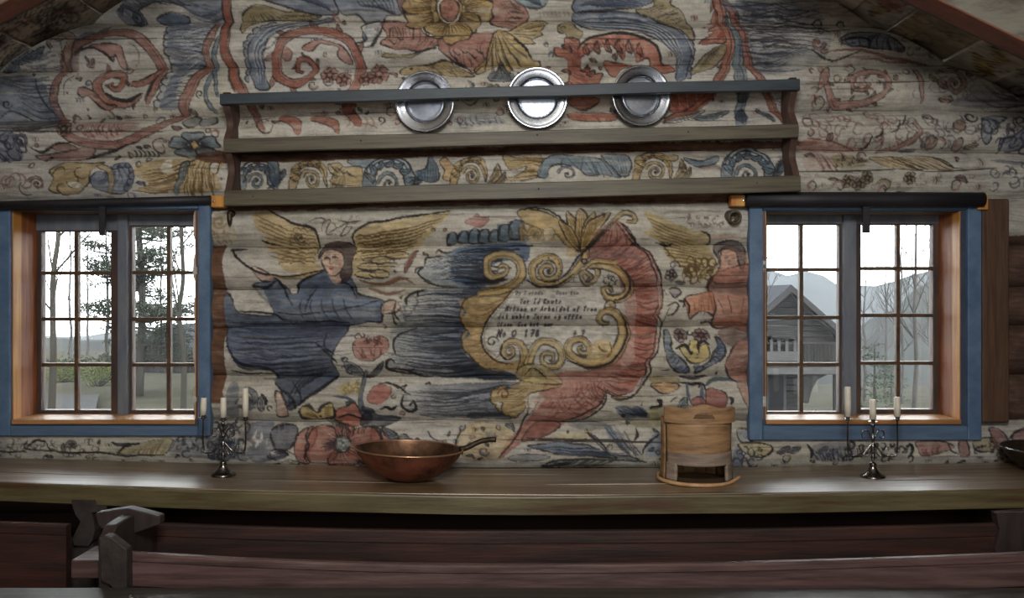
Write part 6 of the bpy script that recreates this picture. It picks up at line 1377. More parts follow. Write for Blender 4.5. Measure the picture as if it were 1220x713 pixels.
for x in (-1.30, 0., 1.9):
    bm = bmesh.new(); box(bm, (x, yN+.04, 0), (x+.06, yN+.1, .3), .004); spart('leg', bm, M_DKRED)
tag(settle, 'dark purple-brown wooden settle with carved end standing in front of the long table', 'settle')
# neighbouring bench end on the left
bm = longboard(-2.6, P(85, 0, -.72).x, -.76, -.72, P(40, 620, -.76).z-.05, .0, .02, .006, 20, .04)
tag(obj('bench_panel', bm, M_DKRED), 'dark red-brown bench panel under the left end of the table', 'bench')
# low plank bench nearest the viewer
bench = empty('plank_bench', (0, -1.3, 0))
bm = bmesh.new(); z0 = P(0, 700, -1.14).z
for (a, b) in ((-2.6, 2.6),): box(bm, (a, -1.42, z0-.05), (b, -1.14, z0), .008, 2)
loc0(obj('seat', bm, M_GREY), bench)
for x in (-2.2, 0, 2.2):
    bm = bmesh.new(); box(bm, (x-.03, -1.40, 0), (x+.03, -1.16, z0-.05), .004); loc0(obj('leg', bm, M_GREY), bench)
tag(bench, 'low dark grey plank bench along the bottom edge, nearest the viewer', 'bench')

# ---------------------------------------------------------------- candelabra and candles
def candelabrum(px, pybase, hs, side, lab, curl):
    d = 1.0
    y = -.345; c = P(px, pybase, y); c.z = tz(c.x)+.0005; s = (y-CAMY)/FPX
    root = empty('candelabrum', c)
    def part(n, bm, m=M_SILVER, sm=True): o = obj(n, bm, m, None, sm); o.parent = root; return o
    bm = bmesh.new(); r = 14.2*s
    lathe(bm, [(0, 0), (r, 0), (r, .004), (r*.96, .008), (r*.72, .013), (r*.62, .018), (r*.40, .030), (r*.30, .042), (r*.26, .052), (r*.30, .056), (r*.16, .064), (.0, .066)], 28); part('base', bm)
    H = 65*s
    bm = bmesh.new(); lathe(bm, [(.004, .06), (.006, .075), (.010, .085), (.006, .095), (.005, .115), (.011, .128), (.012, .136), (.006, .146), (.005, .16), (.009, .168), (.005, .176), (.0045, H-.025), (.009, H-.018), (.006, H-.008), (.005, H-.002)], 14); part('stem', bm)
    ends = []
    for sg, (dx, dz) in zip((-1, 1), hs[:2]):
        bm = bmesh.new(); ex = dx*s*sg; ez = dz*s; low = curl*s
        tube(bm, [(sg*.003, 0, 40*s), (sg*7*s, 0, 33*s), (sg*13*s, 0, low), (abs(ex)*sg-sg*3*s, 0, low-1*s), (ex, 0, low+9*s), (ex, 0, ez-6*s), (ex, 0, ez-1*s)], [.003, .0032, .0038, .0045, .004, .0032, .004], 8)
        tube(bm, [(sg*2*s, 0, 46*s), (sg*6*s, 0, 55*s), (sg*12*s, 0, 55*s), (sg*13*s, 0, 48*s), (sg*9*s, 0, 46*s), (sg*8*s, 0, 50*s)], [.0025, .003, .0028, .0025, .002, .0018], 6)
        tube(bm, [(sg*13*s, 0, low+1*s), (sg*16*s, 0, low+8*s), (sg*19*s, 0, low+9*s), (sg*18*s, 0, low+4*s)], [.0025, .0026, .0022, .0016], 6)
        tube(bm, [(sg*3*s, 0, 34*s), (sg*6*s, 0, 26*s), (sg*11*s, 0, 25*s), (sg*10*s, 0, 30*s)], [.0022, .0026, .0022, .0016], 6)
        part('arm', bm); ends.append((ex, ez))
    ends.insert(1, (0, H))
    for ex, ez in ends:
        bm = bmesh.new(); lathe(bm, [(0, -.004), (.006, -.004), (.0075, 0), (.0165, .002), (.019, .005), (.017, .0045), (.0095, .004), (.0095, .014), (.0075, .014), (.0075, .006), (0, .006)], 20, (ex, 0, ez)); part('drip_pan', bm)
    tag(root, lab, 'candelabrum')
    return root, ends, c
def candle(c, e, h, lab, lean=0):
    root = empty('candle', (c.x+e[0], c.y, c.z+e[1]+.0062)); root.rotation_euler = (0, math.radians(lean), 0)
    bm = bmesh.new(); r = .0107 if h > .1 else .0115; r = .0135
    lathe(bm, [(0, .0), (.0072, 0), (.0072, .0085), (r, .0088), (r, h*.5), (r*.93, h*.96), (r*.8, h), (0, h-.002)], 20); o = obj('wax', bm, M_WAX, None, math.radians(50)); o.parent = root
    bm = bmesh.new(); tube(bm, [(0, 0, h-.003), (.0005, 0, h+.004), (.002, 0, h+.008)], .0008, 6); o = obj('wick', bm, M_WICK); o.parent = root
    tag(root, lab, 'candle', 'white candles on the long table')
r, e, c = candelabrum(266, 564.5, [(24, 68), (26.5, 66)], 0, 'silver three-armed candelabrum by the left window, on the long table', 28)
candle(c, e[0], .084, 'short white candle slightly leaning on the left arm of the left candelabrum', 2.5)
candle(c, e[1], .096, 'white candle in the centre of the left candelabrum', .6); candle(c, e[2], .134, 'tall white candle on the right arm of the left candelabrum')
r, e, c = candelabrum(1040, 569, [(30, 68), (29, 68)], 1, 'silver three-armed candelabrum in front of the right window', 26)
candle(c, e[0], .138, 'tall white candle on the left arm of the right candelabrum, before the mullion')
candle(c, e[1], .094, 'white candle in the centre of the right candelabrum', -.6); candle(c, e[2], .094, 'white candle on the right arm of the right candelabrum')

# ---------------------------------------------------------------- copper pan
c = P(486, 541, -.36); R = .232
root = empty('copper_pan', (c.x, -.36, tz(c.x)))
hp = .135
prof_o = [(0, 0), (.05, .001), (.09, .008), (.14, .030), (.19, .072), (.22, .110), (R, hp)]
prof_i = [(R-.004, hp), (.215, .110), (.185, .074), (.135, .034), (.088, .013), (.05, .006), (0, .005)]
TM = Matrix.Rotation(math.radians(2.2), 4, 'Y') @ Matrix.Diagonal((1, .86, 1, 1))
bm = bmesh.new(); lathe(bm, prof_o, 56, M=TM); o = obj('pan_body', bm, M_COPPER, None, True); o.parent = root
bm = bmesh.new(); lathe(bm, prof_i, 56, M=TM @ Matrix.Translation((0, 0, .001))); o = obj('pan_inside', bm, M_COPIN, None, True); o.parent = root; o['label'] = 'dark inside of the pan'
bm = bmesh.new()
ring = [TM @ Vector(((R+.001)*math.cos(a), (R+.001)*math.sin(a), hp+.002)) for a in np.linspace(0, 2*math.pi, 65)]
tube(bm, ring, .0042, 8, False); o = obj('pan_rim', bm, M_RIM, None, True); o.parent = root
bm = bmesh.new(); h0 = TM @ Vector((R-.012, .02, hp+.004))
tube(bm, [h0, h0+Vector((.03, .012, .005)), h0+Vector((.085, .03, .028)), h0+Vector((.13, .045, .034)), h0+Vector((.155, .05, .033))], [.013, .012, .0115, .0115, .0125], 10)
o = obj('handle', bm, M_IRON, None, True); o.parent = root; o['label'] = 'dark iron handle'
for da in (-.1, .02): 
    bm = bmesh.new(); q = TM @ Vector((R*.985, da*.3+.02, hp-.012)); lathe(bm, [(0, .005), (.005, .004), (.006, 0)], 8, M=Matrix.Translation(q) @ Matrix.Rotation(math.pi/2, 4, 'Y')); o = obj('rivet', bm, M_IRON); o.parent = root
tag(root, 'shallow round copper pan with dark iron handle in the middle of the table', 'pan')

# ---------------------------------------------------------------- staved wooden tub with a hand-hole board
c = P(829, 570, -.335); c.z = tz(c.x)
root = empty('wooden_tub', c); r0 = .155
def tpart(n, bm, m, sm=False): o = obj(n, bm, m, None, sm); o.parent = root; return o
def rad(h): return r0*(1.0-.03*math.sin(h/.3*math.pi))
def stave(a0, a1, h0, h1, m, n=4, inset=0., name='stave'):
    bm = bmesh.new(); th = .013; na = n; nh = 8; g = []
    for k in range(nh+1):
        h = h0+(h1-h0)*k/nh
        row = []
        for j in range(na+1):
            a = a0+(a1-a0)*j/na
            row.append((bm.verts.new(((rad(h)-inset)*math.cos(a), (rad(h)-inset)*math.sin(a), h)), bm.verts.new(((rad(h)-inset-th)*math.cos(a), (rad(h)-inset-th)*math.sin(a), h))))
        g.append(row)
    for k in range(nh):
        for j in range(na):
            bm.faces.new((g[k][j][0], g[k][j+1][0], g[k+1][j+1][0], g[k+1][j][0])); bm.faces.new((g[k][j][1], g[k+1][j][1], g[k+1][j+1][1], g[k][j+1][1]))
        for j in (0, na): bm.faces.new((g[k][j][0], g[k+1][j][0], g[k+1][j][1], g[k][j][1]))
    for k in (0, nh):
        for j in range(na): bm.faces.new((g[k][j][0], g[k][j][1], g[k][j+1][1], g[k][j+1][0]))
    return tpart(name, bm, m, math.radians(40))
NS = 18
for k in range(NS):
    a0 = 2*math.pi*k/NS+.0007; a1 = 2*math.pi*(k+1)/NS-.0007; am = math.degrees((a0+a1)/2)
    front = 212 < am < 328
    rr = random.Random(k)
    top = .268+rr.uniform(-.002, .002)
    if front: continue
    else: stave(a0, a1, .002, top+.0, M_BOX, 3, rr.uniform(0, .0003))
stave(math.radians(202), math.radians(338), .092, .268, M_BOX, 30, 0, 'front_panel')
# lower worn band with the slot below it
stave(math.radians(205), math.radians(335), .083, .135, M_BOXG, 22, -.004, 'worn_band')
stave(math.radians(203), math.radians(227), .014, .09, M_BOXG, 5, -.004, 'foot'); stave(math.radians(313), math.radians(337), .014, .09, M_BOXG, 5, -.004, 'foot')
bm = bmesh.new(); lathe(bm, [(0, .100), (r0-.018, .100), (r0-.018, .112), (0, .112)], 32); tpart('floor_disc', bm, M_BOX)
bm = bmesh.new(); lathe(bm, [(0, .252), (r0-.020, .252), (r0-.020, .264), (0, .264)], 32); tpart('lid', bm, M_BOX)
# base hoop with its free end flaring out at the right
bm = bmesh.new(); pts = []
for k in range(41):
    a = math.radians(-20-k*200/40); rr = r0+.010+(.022*(1-k/5)**2 if k < 5 else 0)
    pts.append((rr*math.cos(a), rr*math.sin(a), .008+(.016*(1-k/6)**2 if k < 6 else 0)))
tube(bm, pts, [.0075]*3+[.0085]*8, 8, False); tpart('base_hoop', bm, M_HOOP, True)
# raised hand-hole board across the front
bm = bmesh.new(); yb = -r0-.002
W = .152; top = [(-W, .268), (-W, .325), (-W*.9, .331), (-W*.45, .326), (-.045, .334), (-.012, .344), (.012, .344), (.045, .334), (W*.5, .326), (W*.88, .330), (W*.98, .322), (W*.98, .268)]
hole = [(.045*math.cos(a), .288+.024*math.sin(a)) for a in np.linspace(math.pi, 0, 11)]
def curv(x): return yb+.155*(1-math.sqrt(max(1-(x/.175)**2, 0)))
outer_ = [(-W, .268)]+[(x, z) for x, z in top[1:-1]]+[(W*.98, .268)]
# upper part above hole and strips each side, built from columns
xs = sorted(set([round(v, 4) for v in list(np.linspace(-W, W*.98, 41))+[-.045, .045]]))
def topz(x): return float(np.interp(x, [p[0] for p in top[1:-1]], [p[1] for p in top[1:-1]]))
def holez(x): return .284+.027*math.sqrt(max(0, 1-(x/.045)**2)) if abs(x) < .045 else None
vc = {}
def vv(x, z, b):
    k = (round(x, 5), round(z, 5), b)
    if k not in vc: vc[k] = bm.verts.new((x, curv(x)+(.014 if b else 0), z))
    return vc[k]
def quad(x0, x1, z00, z01, z10, z11):
    for b in (0, 1):
        v = [vv(x0, z00, b), vv(x1, z10, b), vv(x1, z11, b), vv(x0, z01, b)]
        v = [a for i, a in enumerate(v) if a not in v[:i]]
        if len(v) > 2: bm.faces.new(v if b == 0 else list(reversed(v)))
for x0, x1 in zip(xs, xs[1:]):
    xm = (x0+x1)/2
    if abs(xm) < .045:
        h0 = holez(x0) or .284; h1 = holez(x1) or .284
        quad(x0, x1, .262, .284, .262, .284); quad(x0, x1, h0, topz(x0), h1, topz(x1))
    else: quad(x0, x1, .262, .284, .262, .284); quad(x0, x1, .284, topz(x0), .284, topz(x1))
bnd = [e for e in bm.edges if len(e.link_faces) == 1 and abs(e.verts[0].co.y-curv(e.verts[0].co.x)) < 1e-5 and abs(e.verts[1].co.y-curv(e.verts[1].co.x)) < 1e-5]
inv = {v: k for k, v in vc.items()}
for e in bnd:
    a, b = e.verts; ka, kb = inv[a], inv[b]
    try: bm.faces.new((a, b, vc[(kb[0], kb[1], 1)], vc[(ka[0], ka[1], 1)]))
    except ValueError: pass
tpart('hand_hole_board', bm, M_BOX)
tag(root, 'small light brown staved wooden tub with a hand hole and low slot, right of the pan', 'tub')

# ---------------------------------------------------------------- dark pan at the right edge
c = P(1254, 545, -.30); root = empty('iron_bowl', (c.x, -.30, tz(c.x)))
bm = bmesh.new(); R2 = .205; lathe(bm, [(0, 0), (.08, 0), (.12, .012), (.165, .045), (.195, .088), (R2, .098), (R2, .103), (.192, .094), (.16, .05), (.115, .02), (.07, .008), (0, .008)], 48); o = obj('bowl_body', bm, M_IRON, None, True); o.parent = root
bm = bmesh.new(); tube(bm, [(R2*math.cos(a), R2*math.sin(a), .103) for a in np.linspace(0, 2*math.pi, 49)], .004, 8, False); o = obj('bowl_rim', bm, M_PEWTER, None, True); o.parent = root
tag(root, 'dark iron bowl with pale rim cut off by the right edge of the picture', 'bowl')
# ================================================================ outdoors, seen through the panes
M_GRASS = mat('autumn_grass', srgb(50, 49, 41), .9, c2=srgb(38, 37, 33), scale=(.5, .5, .5), bump=.3, detail=6, spec=0)
M_HILL = mat('far_forest_hill', srgb(50, 52, 55), .95, c2=srgb(43, 47, 48), scale=(.08, .08, .08), detail=8, spec=0)
M_HILL2 = mat('near_forest_hill', srgb(45, 48, 46), .95, c2=srgb(36, 36, 36), scale=(.3, .3, .3), detail=8, spec=0)
M_BARK = mat('grey_birch_bark', srgb(62, 59, 57), .9, c2=srgb(44, 42, 40), scale=(6, 6, 3), spec=0)
M_BARKD = mat('dark_bark', srgb(44, 42, 38), .9, spec=0)
M_NEED = mat('pine_needles', srgb(37, 42, 35), .9, c2=srgb(51, 54, 47), scale=(.8, .8, .8), spec=0)
M_SPR = mat('spruce_needles', srgb(35, 44, 35), .9, c2=srgb(51, 56, 40), scale=(.8, .8, .8), spec=0)
M_BUSH = mat('yellow_green_leaves', srgb(66, 70, 34), .9, c2=srgb(48, 54, 28), scale=(1, 1, 1), spec=0)
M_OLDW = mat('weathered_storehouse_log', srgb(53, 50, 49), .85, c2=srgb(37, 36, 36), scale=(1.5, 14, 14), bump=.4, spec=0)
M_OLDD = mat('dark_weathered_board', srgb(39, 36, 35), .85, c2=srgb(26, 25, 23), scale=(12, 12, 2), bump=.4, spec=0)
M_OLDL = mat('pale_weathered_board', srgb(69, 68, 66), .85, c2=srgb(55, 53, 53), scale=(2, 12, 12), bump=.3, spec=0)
M_DARK = mat('shadowy_interior', srgb(12, 11, 11), .9, spec=0)
M_ROOFG = mat('grey_slate_roof', srgb(49, 50, 54), .8, c2=srgb(40, 41, 44), scale=(3, 3, 12), bump=.3, spec=0)
def gz(x, y):
    k = min(max((x-0)/8, 0), 1); k = k*k*(3-2*k)
    z = -.9-.035*y-.050*min(y, 60)*k
    return z
bm = bmesh.new(); GX = np.linspace(-60, 90, 61); GY = np.concatenate([np.linspace(.8, 60, 40), np.linspace(64, 160, 14)])
gv = [[bm.verts.new((x, y, gz(x, y)+.08*math.sin(x*.9+y*.7)+.05*math.sin(x*2.1-y*1.3))) for x in GX] for y in GY]
for A, B in zip(gv, gv[1:]):
    for k in range(len(GX)-1): bm.faces.new((A[k], A[k+1], B[k+1], B[k]))
tag(obj('ground', bm, M_GRASS, None, True), kind='structure')
# hills
def hill(name, y, pts, m, dep, seed):
    rnd = random.Random(seed); bm = bmesh.new(); n = 120; xs = np.linspace(pts[0][0], pts[-1][0], n); rows = []
    for j, (dy, f) in enumerate(((-dep, 0), (-dep*.7, .35), (-dep*.4, .68), (-dep*.15, .92), (0, 1), (dep*.4, .7), (dep, 0))):
        row = []
        for x in xs:
            t = P(x, np.interp(x, [p[0] for p in pts], [p[1] for p in pts]), y); X, Z = t.x, t.z; base = -14
            jit = rnd.uniform(-.006, .006)*y if 0 < f else 0
            row.append(bm.verts.new((X, y+dy, base+(Z-base)*f+jit)))
        rows.append(row)
    for A, B in zip(rows, rows[1:]):
        for k in range(n-1): bm.faces.new((A[k], A[k+1], B[k+1], B[k]))
    tag(obj(name, bm, m, None, True), kind='structure')
hill('far_hill', 230, [(-700, 350), (0, 405), (120, 400), (240, 395), (500, 372), (800, 330), (900, 322), (960, 328), (1010, 342), (1040, 346), (1120, 318), (1250, 290), (1800, 260)], M_HILL, 90, 1)
hill('wooded_ridge', 85, [(-700, 395), (30, 408), (120, 402), (180, 410), (260, 398), (500, 410), (900, 415), (1020, 395), (1060, 372), (1095, 342), (1125, 330), (1300, 310), (1800, 300)], M_HILL2, 24, 2)

def branchy(bm, p, d, L, r, depth, rnd, up=.15, split=3, spread=.6):
    """bare tree limbs as tapering four-sided prisms"""
    q = p; dirv = d.normalized(); segs = 3
    for s in range(segs):
        nd = (dirv+Vector((rnd.uniform(-.14, .14), rnd.uniform(-.14, .14), up*.3))).normalized(); e = q+nd*L/segs
        r1 = r*(1-.25*(s+1)/segs*1.2)
        a = nd.cross(Vector((.3, .9, .1))).normalized(); b = nd.cross(a)
        A = [bm.verts.new(q+(a*math.cos(t)+b*math.sin(t))*r) for t in (0, 2.09, 4.19)]; B = [bm.verts.new(e+(a*math.cos(t)+b*math.sin(t))*r1) for t in (0, 2.09, 4.19)]
        for k in range(3): bm.faces.new((A[k], A[(k+1) % 3], B[(k+1) % 3], B[k]))
        q = e; dirv = nd; r = r1
        if depth > 0 and s > 0 or (depth > 0 and depth < 3):
            for _ in range(1 if s < segs-1 else split):
                sd = (dirv+Vector((rnd.uniform(-1, 1), rnd.uniform(-1, 1), rnd.uniform(-.1, .6)))*spread).normalized()
                branchy(bm, q, sd, L*rnd.uniform(.5, .75), r*.62, depth-1, rnd, up, split, spread)
def bare_tree(px, ybase, h, lab, seed, r=.09, depth=4, m=M_BARK, spread=.5, lean=0, name='bare_tree', group='bare trees outside'):
    rnd = random.Random(seed); x = P(px, 0, ybase).x; root = empty(name, (x, ybase, gz(x, ybase)))
    bm = bmesh.new(); q = Vector((0, 0, -.2)); n = 9; limbs = bmesh.new(); pr = None
    pts = [Vector((lean*h*(k/n)+rnd.uniform(-.03, .03)*h*.25, rnd.uniform(-.05, .05), -.2+(h+.2)*k/n)) for k in range(n+1)]
    tube(bm, pts, [r, r*.25], 7); o = obj('trunk', bm, m, None, True); o.parent = root
    for k in range(3, n+1):
        for _ in range(2):
            a = rnd.uniform(0, 6.28); branchy(limbs, pts[k], Vector((math.cos(a)*spread*1.3, math.sin(a)*spread*1.3, .8)), h*.17*(1.25-k/n*.6), r*.38*(1.1-k/n*.6), depth-2, rnd, .15, 3, spread+.2)
    o = obj('branches', limbs, m); o.parent = root; o['kind'] = 'stuff'
    tag(root, lab, 'tree', group)
# left window: birch, birch, and the big pine
bare_tree(62, 18, 8.6, 'thin leafless birch in the leftmost panes of the left window', 3, .10, 4, M_BARKD, .5, .02)
bare_tree(217, 20, 8.6, 'thin leafless birch in the rightmost panes of the left window', 5, .09, 4, M_BARKD, .4, -.01)
bare_tree(128, 46, 9, 'distant leafless tree between the birch and the pine', 8, .12, 4, M_BARKD, .6)
bare_tree(84, 58, 10, 'far grey leafless tree just right of the left birch in the left window', 71, .12, 4, M_BARK, .6)
bare_tree(104, 66, 10, 'far grey leafless tree behind the third row of panes, left sash of the left window', 72, .12, 4, M_BARK, .6)
bare_tree(192, 62, 12, 'far grey leafless tree right of the pine trunk in the left window', 73, .12, 4, M_BARK, .6)
def tuft(bm, c, r, n, rnd, flat=.5):
    for _ in range(n):
        d = Vector((rnd.gauss(0, 1), rnd.gauss(0, 1), rnd.gauss(0, 1)*flat)); d = d.normalized()*rnd.random()**.5*r; d.z *= flat
        p = c+d; s = rnd.uniform(.07, .15)*max(r, .6); u = Vector((rnd.uniform(-1, 1), rnd.uniform(-1, 1), rnd.uniform(-.6, 1))).normalized()*s; v = u.cross(Vector((rnd.uniform(-1, 1), rnd.uniform(-1, 1), rnd.uniform(-1, 1)))).normalized()*s*.28
        bm.faces.new([bm.verts.new(p-u), bm.verts.new(p+v), bm.verts.new(p+u), bm.verts.new(p-v)])
def pine(px, yb, lab, seed=2):
    rnd = random.Random(seed); x = P(px, 0, yb).x; g = gz(x, yb); root = empty('pine_tree', (x, yb, g)); h = 9.5
    bm = bmesh.new(); tube(bm, [(0, 0, -.2), (.1, 0, h*.4), (-.1, 0, h*.7), (0, 0, h)], [.15, .11, .04], 8); o = obj('trunk', bm, M_BARKD, None, True); o.parent = root
    bl_ = bmesh.new(); fo = bmesh.new()
    for k in range(105):
        t = rnd.uniform(.12, 1); z = h*t; a = rnd.uniform(0, 6.28); L = (2.0*(1-t)**.4+.55)*rnd.uniform(.5, 1.05)
        d = Vector((math.cos(a), math.sin(a)*.8, rnd.uniform(-.15, .35))); e = Vector((0, 0, z))+d*L
        tube(bl_, [(0, 0, z), Vector((0, 0, z))+d*L*.5+Vector((0, 0, -.1)), e], [.05, .012], 5)
        for q in range(5): tuft(fo, Vector((0, 0, z))+d*L*(.35+.16*q)+Vector((rnd.uniform(-.25, .25), rnd.uniform(-.25, .25), .1)), rnd.uniform(.34, .62), 70, rnd, .5)
    o = obj('branches', bl_, M_BARKD); o.parent = root; o['kind'] = 'stuff'
    o = obj('foliage', fo, M_NEED); o.parent = root; o['kind'] = 'stuff'
    tag(root, lab, 'tree')
pine(166, 25, 'large dark pine behind the middle of the left window')
def bush(px, yb, w_, h, m, lab, seed, n=900, name='bush', py=None):
    rnd = random.Random(seed); x = P(px, 0, yb).x; root = empty(name, (x, yb, gz(x, yb))); fo = bmesh.new(); st_ = bmesh.new()
    for k in range(14):
        a = rnd.uniform(0, 6.28); d = Vector((math.cos(a)*w_*rnd.random(), math.sin(a)*w_*.6*rnd.random(), h*rnd.uniform(.3, 1)*.8))
        tube(st_, [(0, 0, -.1), d*.6, d], [.04, .01], 4); tuft(fo, d, max(w_*.35, .3), n//14, rnd, .8)
    o = obj('stems', st_, M_BARK); o.parent = root; o['kind'] = 'stuff'; o = obj('foliage', fo, m); o.parent = root; o['kind'] = 'stuff'
    tag(root, lab, 'bush')
bush(70, 33, 1.9, .7, M_BUSH, 'yellow-green shrub low in the left panes of the left window', 4, 1600)
bush(118, 30, 1.6, .9, M_BUSH, 'olive shrub below the pine in the left window', 6, 1600)
bush(985, 20.5, .8, 1.1, M_BUSH, 'yellow-green shrub beside the storehouse post in the right window', 7, 1800)
# spruce in the right window
def spruce(px, yb, pyt, lab, seed, w_=1.):
    rnd = random.Random(seed); x = P(px, 0, yb).x; g = gz(x, yb); top = P(px, pyt, yb).z; h = top-g; root = empty('spruce_tree', (x, yb, g))
    bm = bmesh.new(); tube(bm, [(0, 0, -.2), (0, 0, h*.5), (0, 0, h)], [.1, .02], 6); o = obj('trunk', bm, M_BARKD, None, True); o.parent = root; fo = bmesh.new()
    for k in range(60):
        t = rnd.uniform(.08, 1); a = rnd.uniform(0, 6.28); L = w_*(1-t)**.8*rnd.uniform(.5, 1)+.1; tuft(fo, Vector((math.cos(a)*L, math.sin(a)*L, h*t-.15*L)), .3, 30, rnd, .5)
    o = obj('foliage', fo, M_SPR); o.parent = root; o['kind'] = 'stuff'; tag(root, lab, 'tree')
spruce(1042, 34, 408, 'small green spruce right of the mullion in the right window', 12, 1.5)
spruce(1062, 50, 436, 'low spruce behind the small green one in the right window', 13, 2.2)
labs = ['leafless grey tree, leftmost of those in the right sash of the right window', 'leafless grey tree behind the spruces in the right window', 'leafless grey tree at the middle of the right sash', 'tall leafless grey tree right of the glazing bar in the right sash', 'leafless grey tree nearest the right jamb of the right window', 'farther leafless tree above the spruce in the right window', 'farther leafless tree high on the slope in the right window', 'leafless tree low on the slope near the right jamb']
for k, (px, yy, h) in enumerate(((1030, 52, 9), (1055, 60, 11), (1074, 47, 10), (1091, 36, 11), (1114, 54, 13), (1058, 104, 14), (1106, 78, 13), (1134, 31, 7))):
    bare_tree(px, yy, h, labs[k], 40+k, .12, 4, M_BARK, .55)
bare_tree(905, 27, 9.0, 'leafless tree whose twigs show in the upper left panes of the right window', 61, .1, 4, M_BARKD, .5)

# ---- storehouse in the right window
SY = 34.
def S(px, py, y=SY): return P(px, py, y)
sh = empty('log_storehouse', (S(935, 0).x, SY, gz(S(935, 0).x, SY)))
def hp_(n, bm, m, sm=False, parent=None):
    o = obj(n, bm, m, None, sm); loc0(o, sh)
    return o
gx0, gx1 = S(868, 0).x, S(1000, 0).x; cx = S(934, 0).x
zt_ = S(0, 346).z; zeave = S(0, 404).z; zg = sh.location.z-.4
# upper storey logs, each its own part
zf = S(0, 437).z; nl = 13; lh = (zt_-zf)/nl
def halfw(z): return (gx1-gx0)/2 if z < zeave else (gx1-gx0)/2*max(0., (zt_-z)/(zt_-zeave))
for k in range(nl):
    z0 = zf+k*lh; z1 = z0+lh*.94; w0 = min(halfw(z0), (gx1-gx0)/2-.25); w1 = min(halfw(z1), (gx1-gx0)/2-.25)
    if w1 < .1: continue
    bm = bmesh.new(); prism(bm, [(cx-w0, z0), (cx+w0, z0), (cx+w1, z1), (cx-w1, z1)], SY, SY+.25); bmesh.ops.bevel(bm, geom=[e for e in bm.edges if abs(e.verts[0].co.z-e.verts[1].co.z) < 1e-4], offset=.03, segments=1, affect='EDGES'); hp_('log', bm, M_OLDW)
# lower storey, set back
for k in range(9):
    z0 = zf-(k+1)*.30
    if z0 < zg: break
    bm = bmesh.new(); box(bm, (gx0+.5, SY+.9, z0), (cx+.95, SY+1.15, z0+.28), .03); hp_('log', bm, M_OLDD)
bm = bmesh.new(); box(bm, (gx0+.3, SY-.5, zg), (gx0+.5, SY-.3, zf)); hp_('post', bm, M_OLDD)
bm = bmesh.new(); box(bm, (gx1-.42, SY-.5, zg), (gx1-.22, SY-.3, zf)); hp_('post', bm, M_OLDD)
# arched brace right of the wall
bm = bmesh.new(); ar = [(cx+.95+(.0), zf), (gx1-.2, zf), (gx1-.2, zf-.9)]+[(gx1-.25-1.0*math.sin(a), zf-1.0+.85*math.cos(a)*1.0) for a in np.linspace(.0, 1.3, 6)]
prism(bm, [(cx+.6, zf), (gx1-.2, zf), (gx1-.2, zf-.28), (gx1-.7, zf-.32), (cx+1.35, zf-.55), (cx+1.1, zf-1.0), (cx+.95, zf-1.6), (cx+.6, zf-1.6)], SY-.45, SY-.32); hp_('arched_brace', bm, M_OLDD)
# gallery floor beam and rail boards
bm = bmesh.new(); box(bm, (gx0-.2, SY-.7, zf-.30), (gx1-.1, SY+.9, zf+.02), .02); hp_('gallery_beam', bm, M_OLDL)
nb = 26; bx = np.linspace(cx+.35, gx1-.3, 13)
for k in range(12):
    bm = bmesh.new(); box(bm, (bx[k]+.01, SY-.62, zf+.02), (bx[k+1]-.01, SY-.58, zf+1.05)); hp_('gallery_board', bm, M_OLDD)
bm = bmesh.new(); box(bm, (gx0-.1, SY-.68, zf+1.05), (gx1-.2, SY-.5, zf+1.13)); hp_('gallery_rail', bm, M_OLDW)
# arcade with round openings
za0, za1 = S(0, 418).z, S(0, 401).z
bm = bmesh.new(); box(bm, (S(905, 0).x, SY-.60, za0-.02), (S(946, 0).x, SY-.57, za1)); hp_('arcade_void', bm, M_DARK)
for k, px in enumerate((913.5, 922.5, 931.5, 941.)):
    a, b = S(px-1.6, 0).x, S(px+1.6, 0).x
    bm = bmesh.new(); box(bm, (a, SY-.72, za0), (b, SY-.60, za1-.12)); hp_('arcade_pillar', bm, M_OLDL)
for px in (918, 927, 936.5):
    c0 = S(px, 0).x; r = (S(px+4.2, 0).x-c0); bm = bmesh.new(); out = [(c0-r*1.15, za1-.02-r*1.0), (c0-r*1.15, za1+.06), (c0+r*1.15, za1+.06), (c0+r*1.15, za1-.02-r*1.0)]
    inn = [(c0+r*.78*math.cos(a), za1-.02-r*.95+r*.85*math.sin(a)) for a in np.linspace(0, math.pi, 8)]
    prism(bm, out+list(reversed([(x, z) for x, z in inn]))[::1], SY-.72, SY-.61); hp_('arch', bm, M_OLDW)
bm = bmesh.new(); box(bm, (S(903, 0).x, SY-.74, S(0, 429).z), (S(946, 0).x, SY-.6, za0)); hp_('arcade_panel', bm, M_OLDL)
bm = bmesh.new(); box(bm, (S(903, 0).x, SY-.70, zf), (S(946, 0).x, SY-.62, S(0, 429).z)); hp_('arcade_panel', bm, M_OLDD)
# door and dark doorway below
bm = bmesh.new(); box(bm, (S(922, 0).x, SY+.84, zg), (S(941, 0).x, SY+.92, zf-.45)); hp_('doorway', bm, M_DARK)
for px in (920, 942): bm = bmesh.new(); box(bm, (S(px-1.5, 0).x, SY+.78, zg), (S(px+1.5, 0).x, SY+.9, zf-.35)); hp_('door_frame', bm, M_OLDL)
